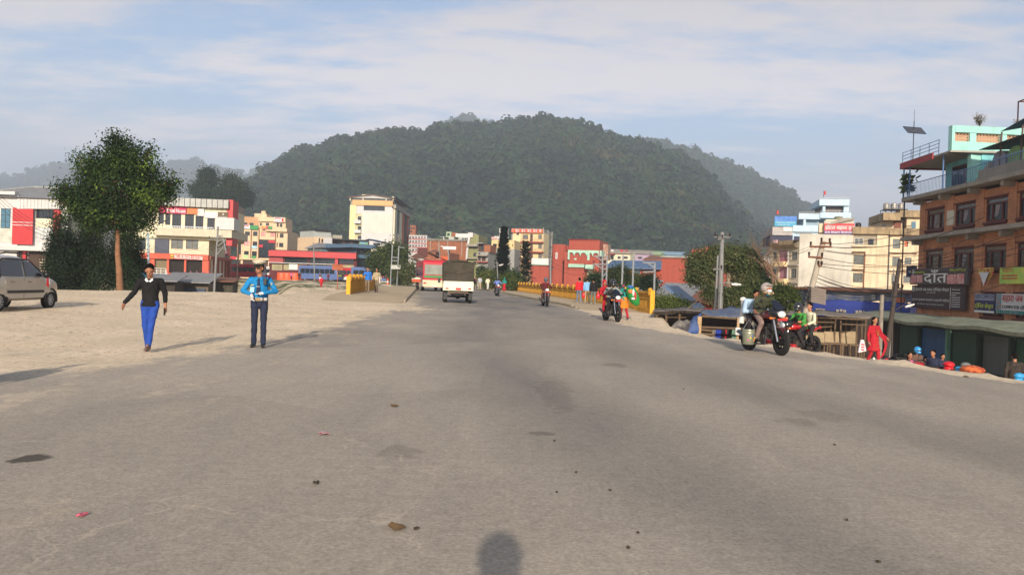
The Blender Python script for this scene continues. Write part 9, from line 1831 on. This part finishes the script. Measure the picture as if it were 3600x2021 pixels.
# the photographer, whose shadow falls on the road, and a bystander left of the frame
person('photographer in dark clothes whose shadow falls at the bottom of the picture',(-.02,-.30,0),math.pi,dict(lel=(.19,-.14,1.22),rel=(-.19,-.14,1.22),lwr=(.10,-.16,1.40),rwr=(-.10,-.16,1.40),lhand=(-.4,-.1,.6),rhand=(.4,-.1,.6)),1.66,DKC,DKC,vox=.03,fat=1.3,helmet=(DKC,DKC),scarf=DKC)  # helmet and scarf added only to broaden the shadow of the head
person('bystander in dark clothes just left of the picture casting a shadow',(-6.45,7.3,0),0,WALK,1.66,DKC,DKC,vox=.04)
# ------------------------------------------------ litter and stones
def litter(name,lab,x,y,m,sz_,seed,cat='litter',thick=.01,C=C0):
    p=G(*C(x,y));r=random.Random(seed);q=MB(p);V=[]
    for i in range(4):
        for j in range(3):V.append((p[0]+(i/3-.5)*sz_[0],p[1]+(j/2-.5)*sz_[1],p[2]+.012+r.uniform(0,sz_[2])))
    q.add(V,[(i*3+j,i*3+j+1,(i+1)*3+j+1,(i+1)*3+j)for i in range(3)for j in range(2)]);o=q.build(name,m,None,loc=tuple(p));o.rotation_euler=(0,0,r.uniform(0,3));o.modifiers.new('s','SOLIDIFY').thickness=thick;tag(o,lab,cat);return o
litter('crumpled_wrapper','crumpled silver and red wrapper lying mid road',816,1093,mat('silver_foil_wrapper',(160,150,150),.3,col2=(150,60,60),scale=20),(.09,.08,.02),1)
litter('wrapper','small pink wrapper at the lower left of the road',206,1298,mat('pink_foil',(200,90,110),.4),(.06,.03,.012),2);litter('dry_leaf','curled dry leaf near the bottom centre of the road',998,1332,mat('dry_leaf_brown',(95,75,50),.9),(.085,.06,.03),3,'leaf');litter('dry_leaf','small dark leaf just right of the curled dry leaf',1048,1332,mat('dark_leaf',(60,52,40),.9),(.03,.02,.01),4,'leaf')
litter('dry_leaf','tiny leaf fragments between the wrapper and the curled leaf',795,1218,mat('dark_leaf',(60,52,40)),(.05,.03,.015),5,'leaf');litter('dry_leaf','dry leaf on the road below the pavement end',992,1023,mat('dry_leaf_brown',(95,75,50)),(.08,.06,.02),6,'leaf');litter('dry_leaf','brown leaf near the right edge of the road',2430,948,mat('dry_leaf_brown',(95,75,50)),(.12,.07,.02),7,'leaf')
for i,(x,y)in enumerate(((1450,1190),(1605,1342),(1580,1380),(1535,1235),(2130,1310),(1720,980),(1395,1110),(2100,1120),(2210,1415),(1400,1240))):litter('dry_leaf','small dark leaf on the asphalt, '+('farthest back in mid road','in the lower middle of the road','nearest the bottom edge of the picture','just above the lower middle leaf','alone at the far lower right','in front of the tar patch mid road','straight ahead, farthest away','below the near motorcycle','nearest the bottom right corner','left of the two middle leaves')[i],x,y,mat('dark_leaf',(60,52,40)),(.016,.012,.006),20+i,'leaf')['group']='dark leaves scattered on the road'
litter('plastic_bottle','flattened white and blue bottle on the dirt behind the policeman',714,760,SIGNW,(.25,.08,.05),8)
STN=mat('pale_stone',(165,150,130),.95,var=.2,scale=6,bump=.4)
def stone(p,r,lab,seed,grp=None,m=None):
    q=MB(p);b=MB();b.ball((0,0,0),r,9,6);q.add([np.array(p)+np.array(v)*(1+.45*noise.noise(Vector(v)*3/max(r)+Vector((seed,0,0))))for v in b.v],b.f);o=q.build('stone',m or STN,None,loc=tuple(p),smooth=30);return tag(o,lab,'stone',grp)
for i,(x,y,r)in enumerate(((990,1278,.16),(965,1280,.12),(1030,1278,.1),(815,1296,.13),(545,1312,.15))):
    p=P(*C1(x,y),38.5-(x<700)*2);p[2]=float(gz(p[0],p[1]))+.03;stone(p,(r,r*.8,r*.6),('pale stone at the foot of the bare pink trunk','second pale stone touching the pink trunk','small stone right of the pink trunk','brick fragment left of the pink trunk','white stone in front of the dark shrubs')[i],i)
r=random.Random(9)
q=MB();
for i in range(1500):
    x=r.uniform(-22,-6.5);y=r.uniform(11,40);s_=r.uniform(.006,.022)
    if i>1250:x=r.uniform(3.9,7.2);y=r.uniform(29,41)
    z=float(gz(x,y));q.ball((x,y,z+s_*.3),(s_,s_*r.uniform(.6,1.2),s_*.6),5,4)
o=q.build('gravel',mat('gravel_stone',(158,138,112),.95,var=.3,scale=8));tag(o,'loose gravel and clods scattered over the dirt verge',kind='stuff')
bpy.data.scenes.remove(TS)
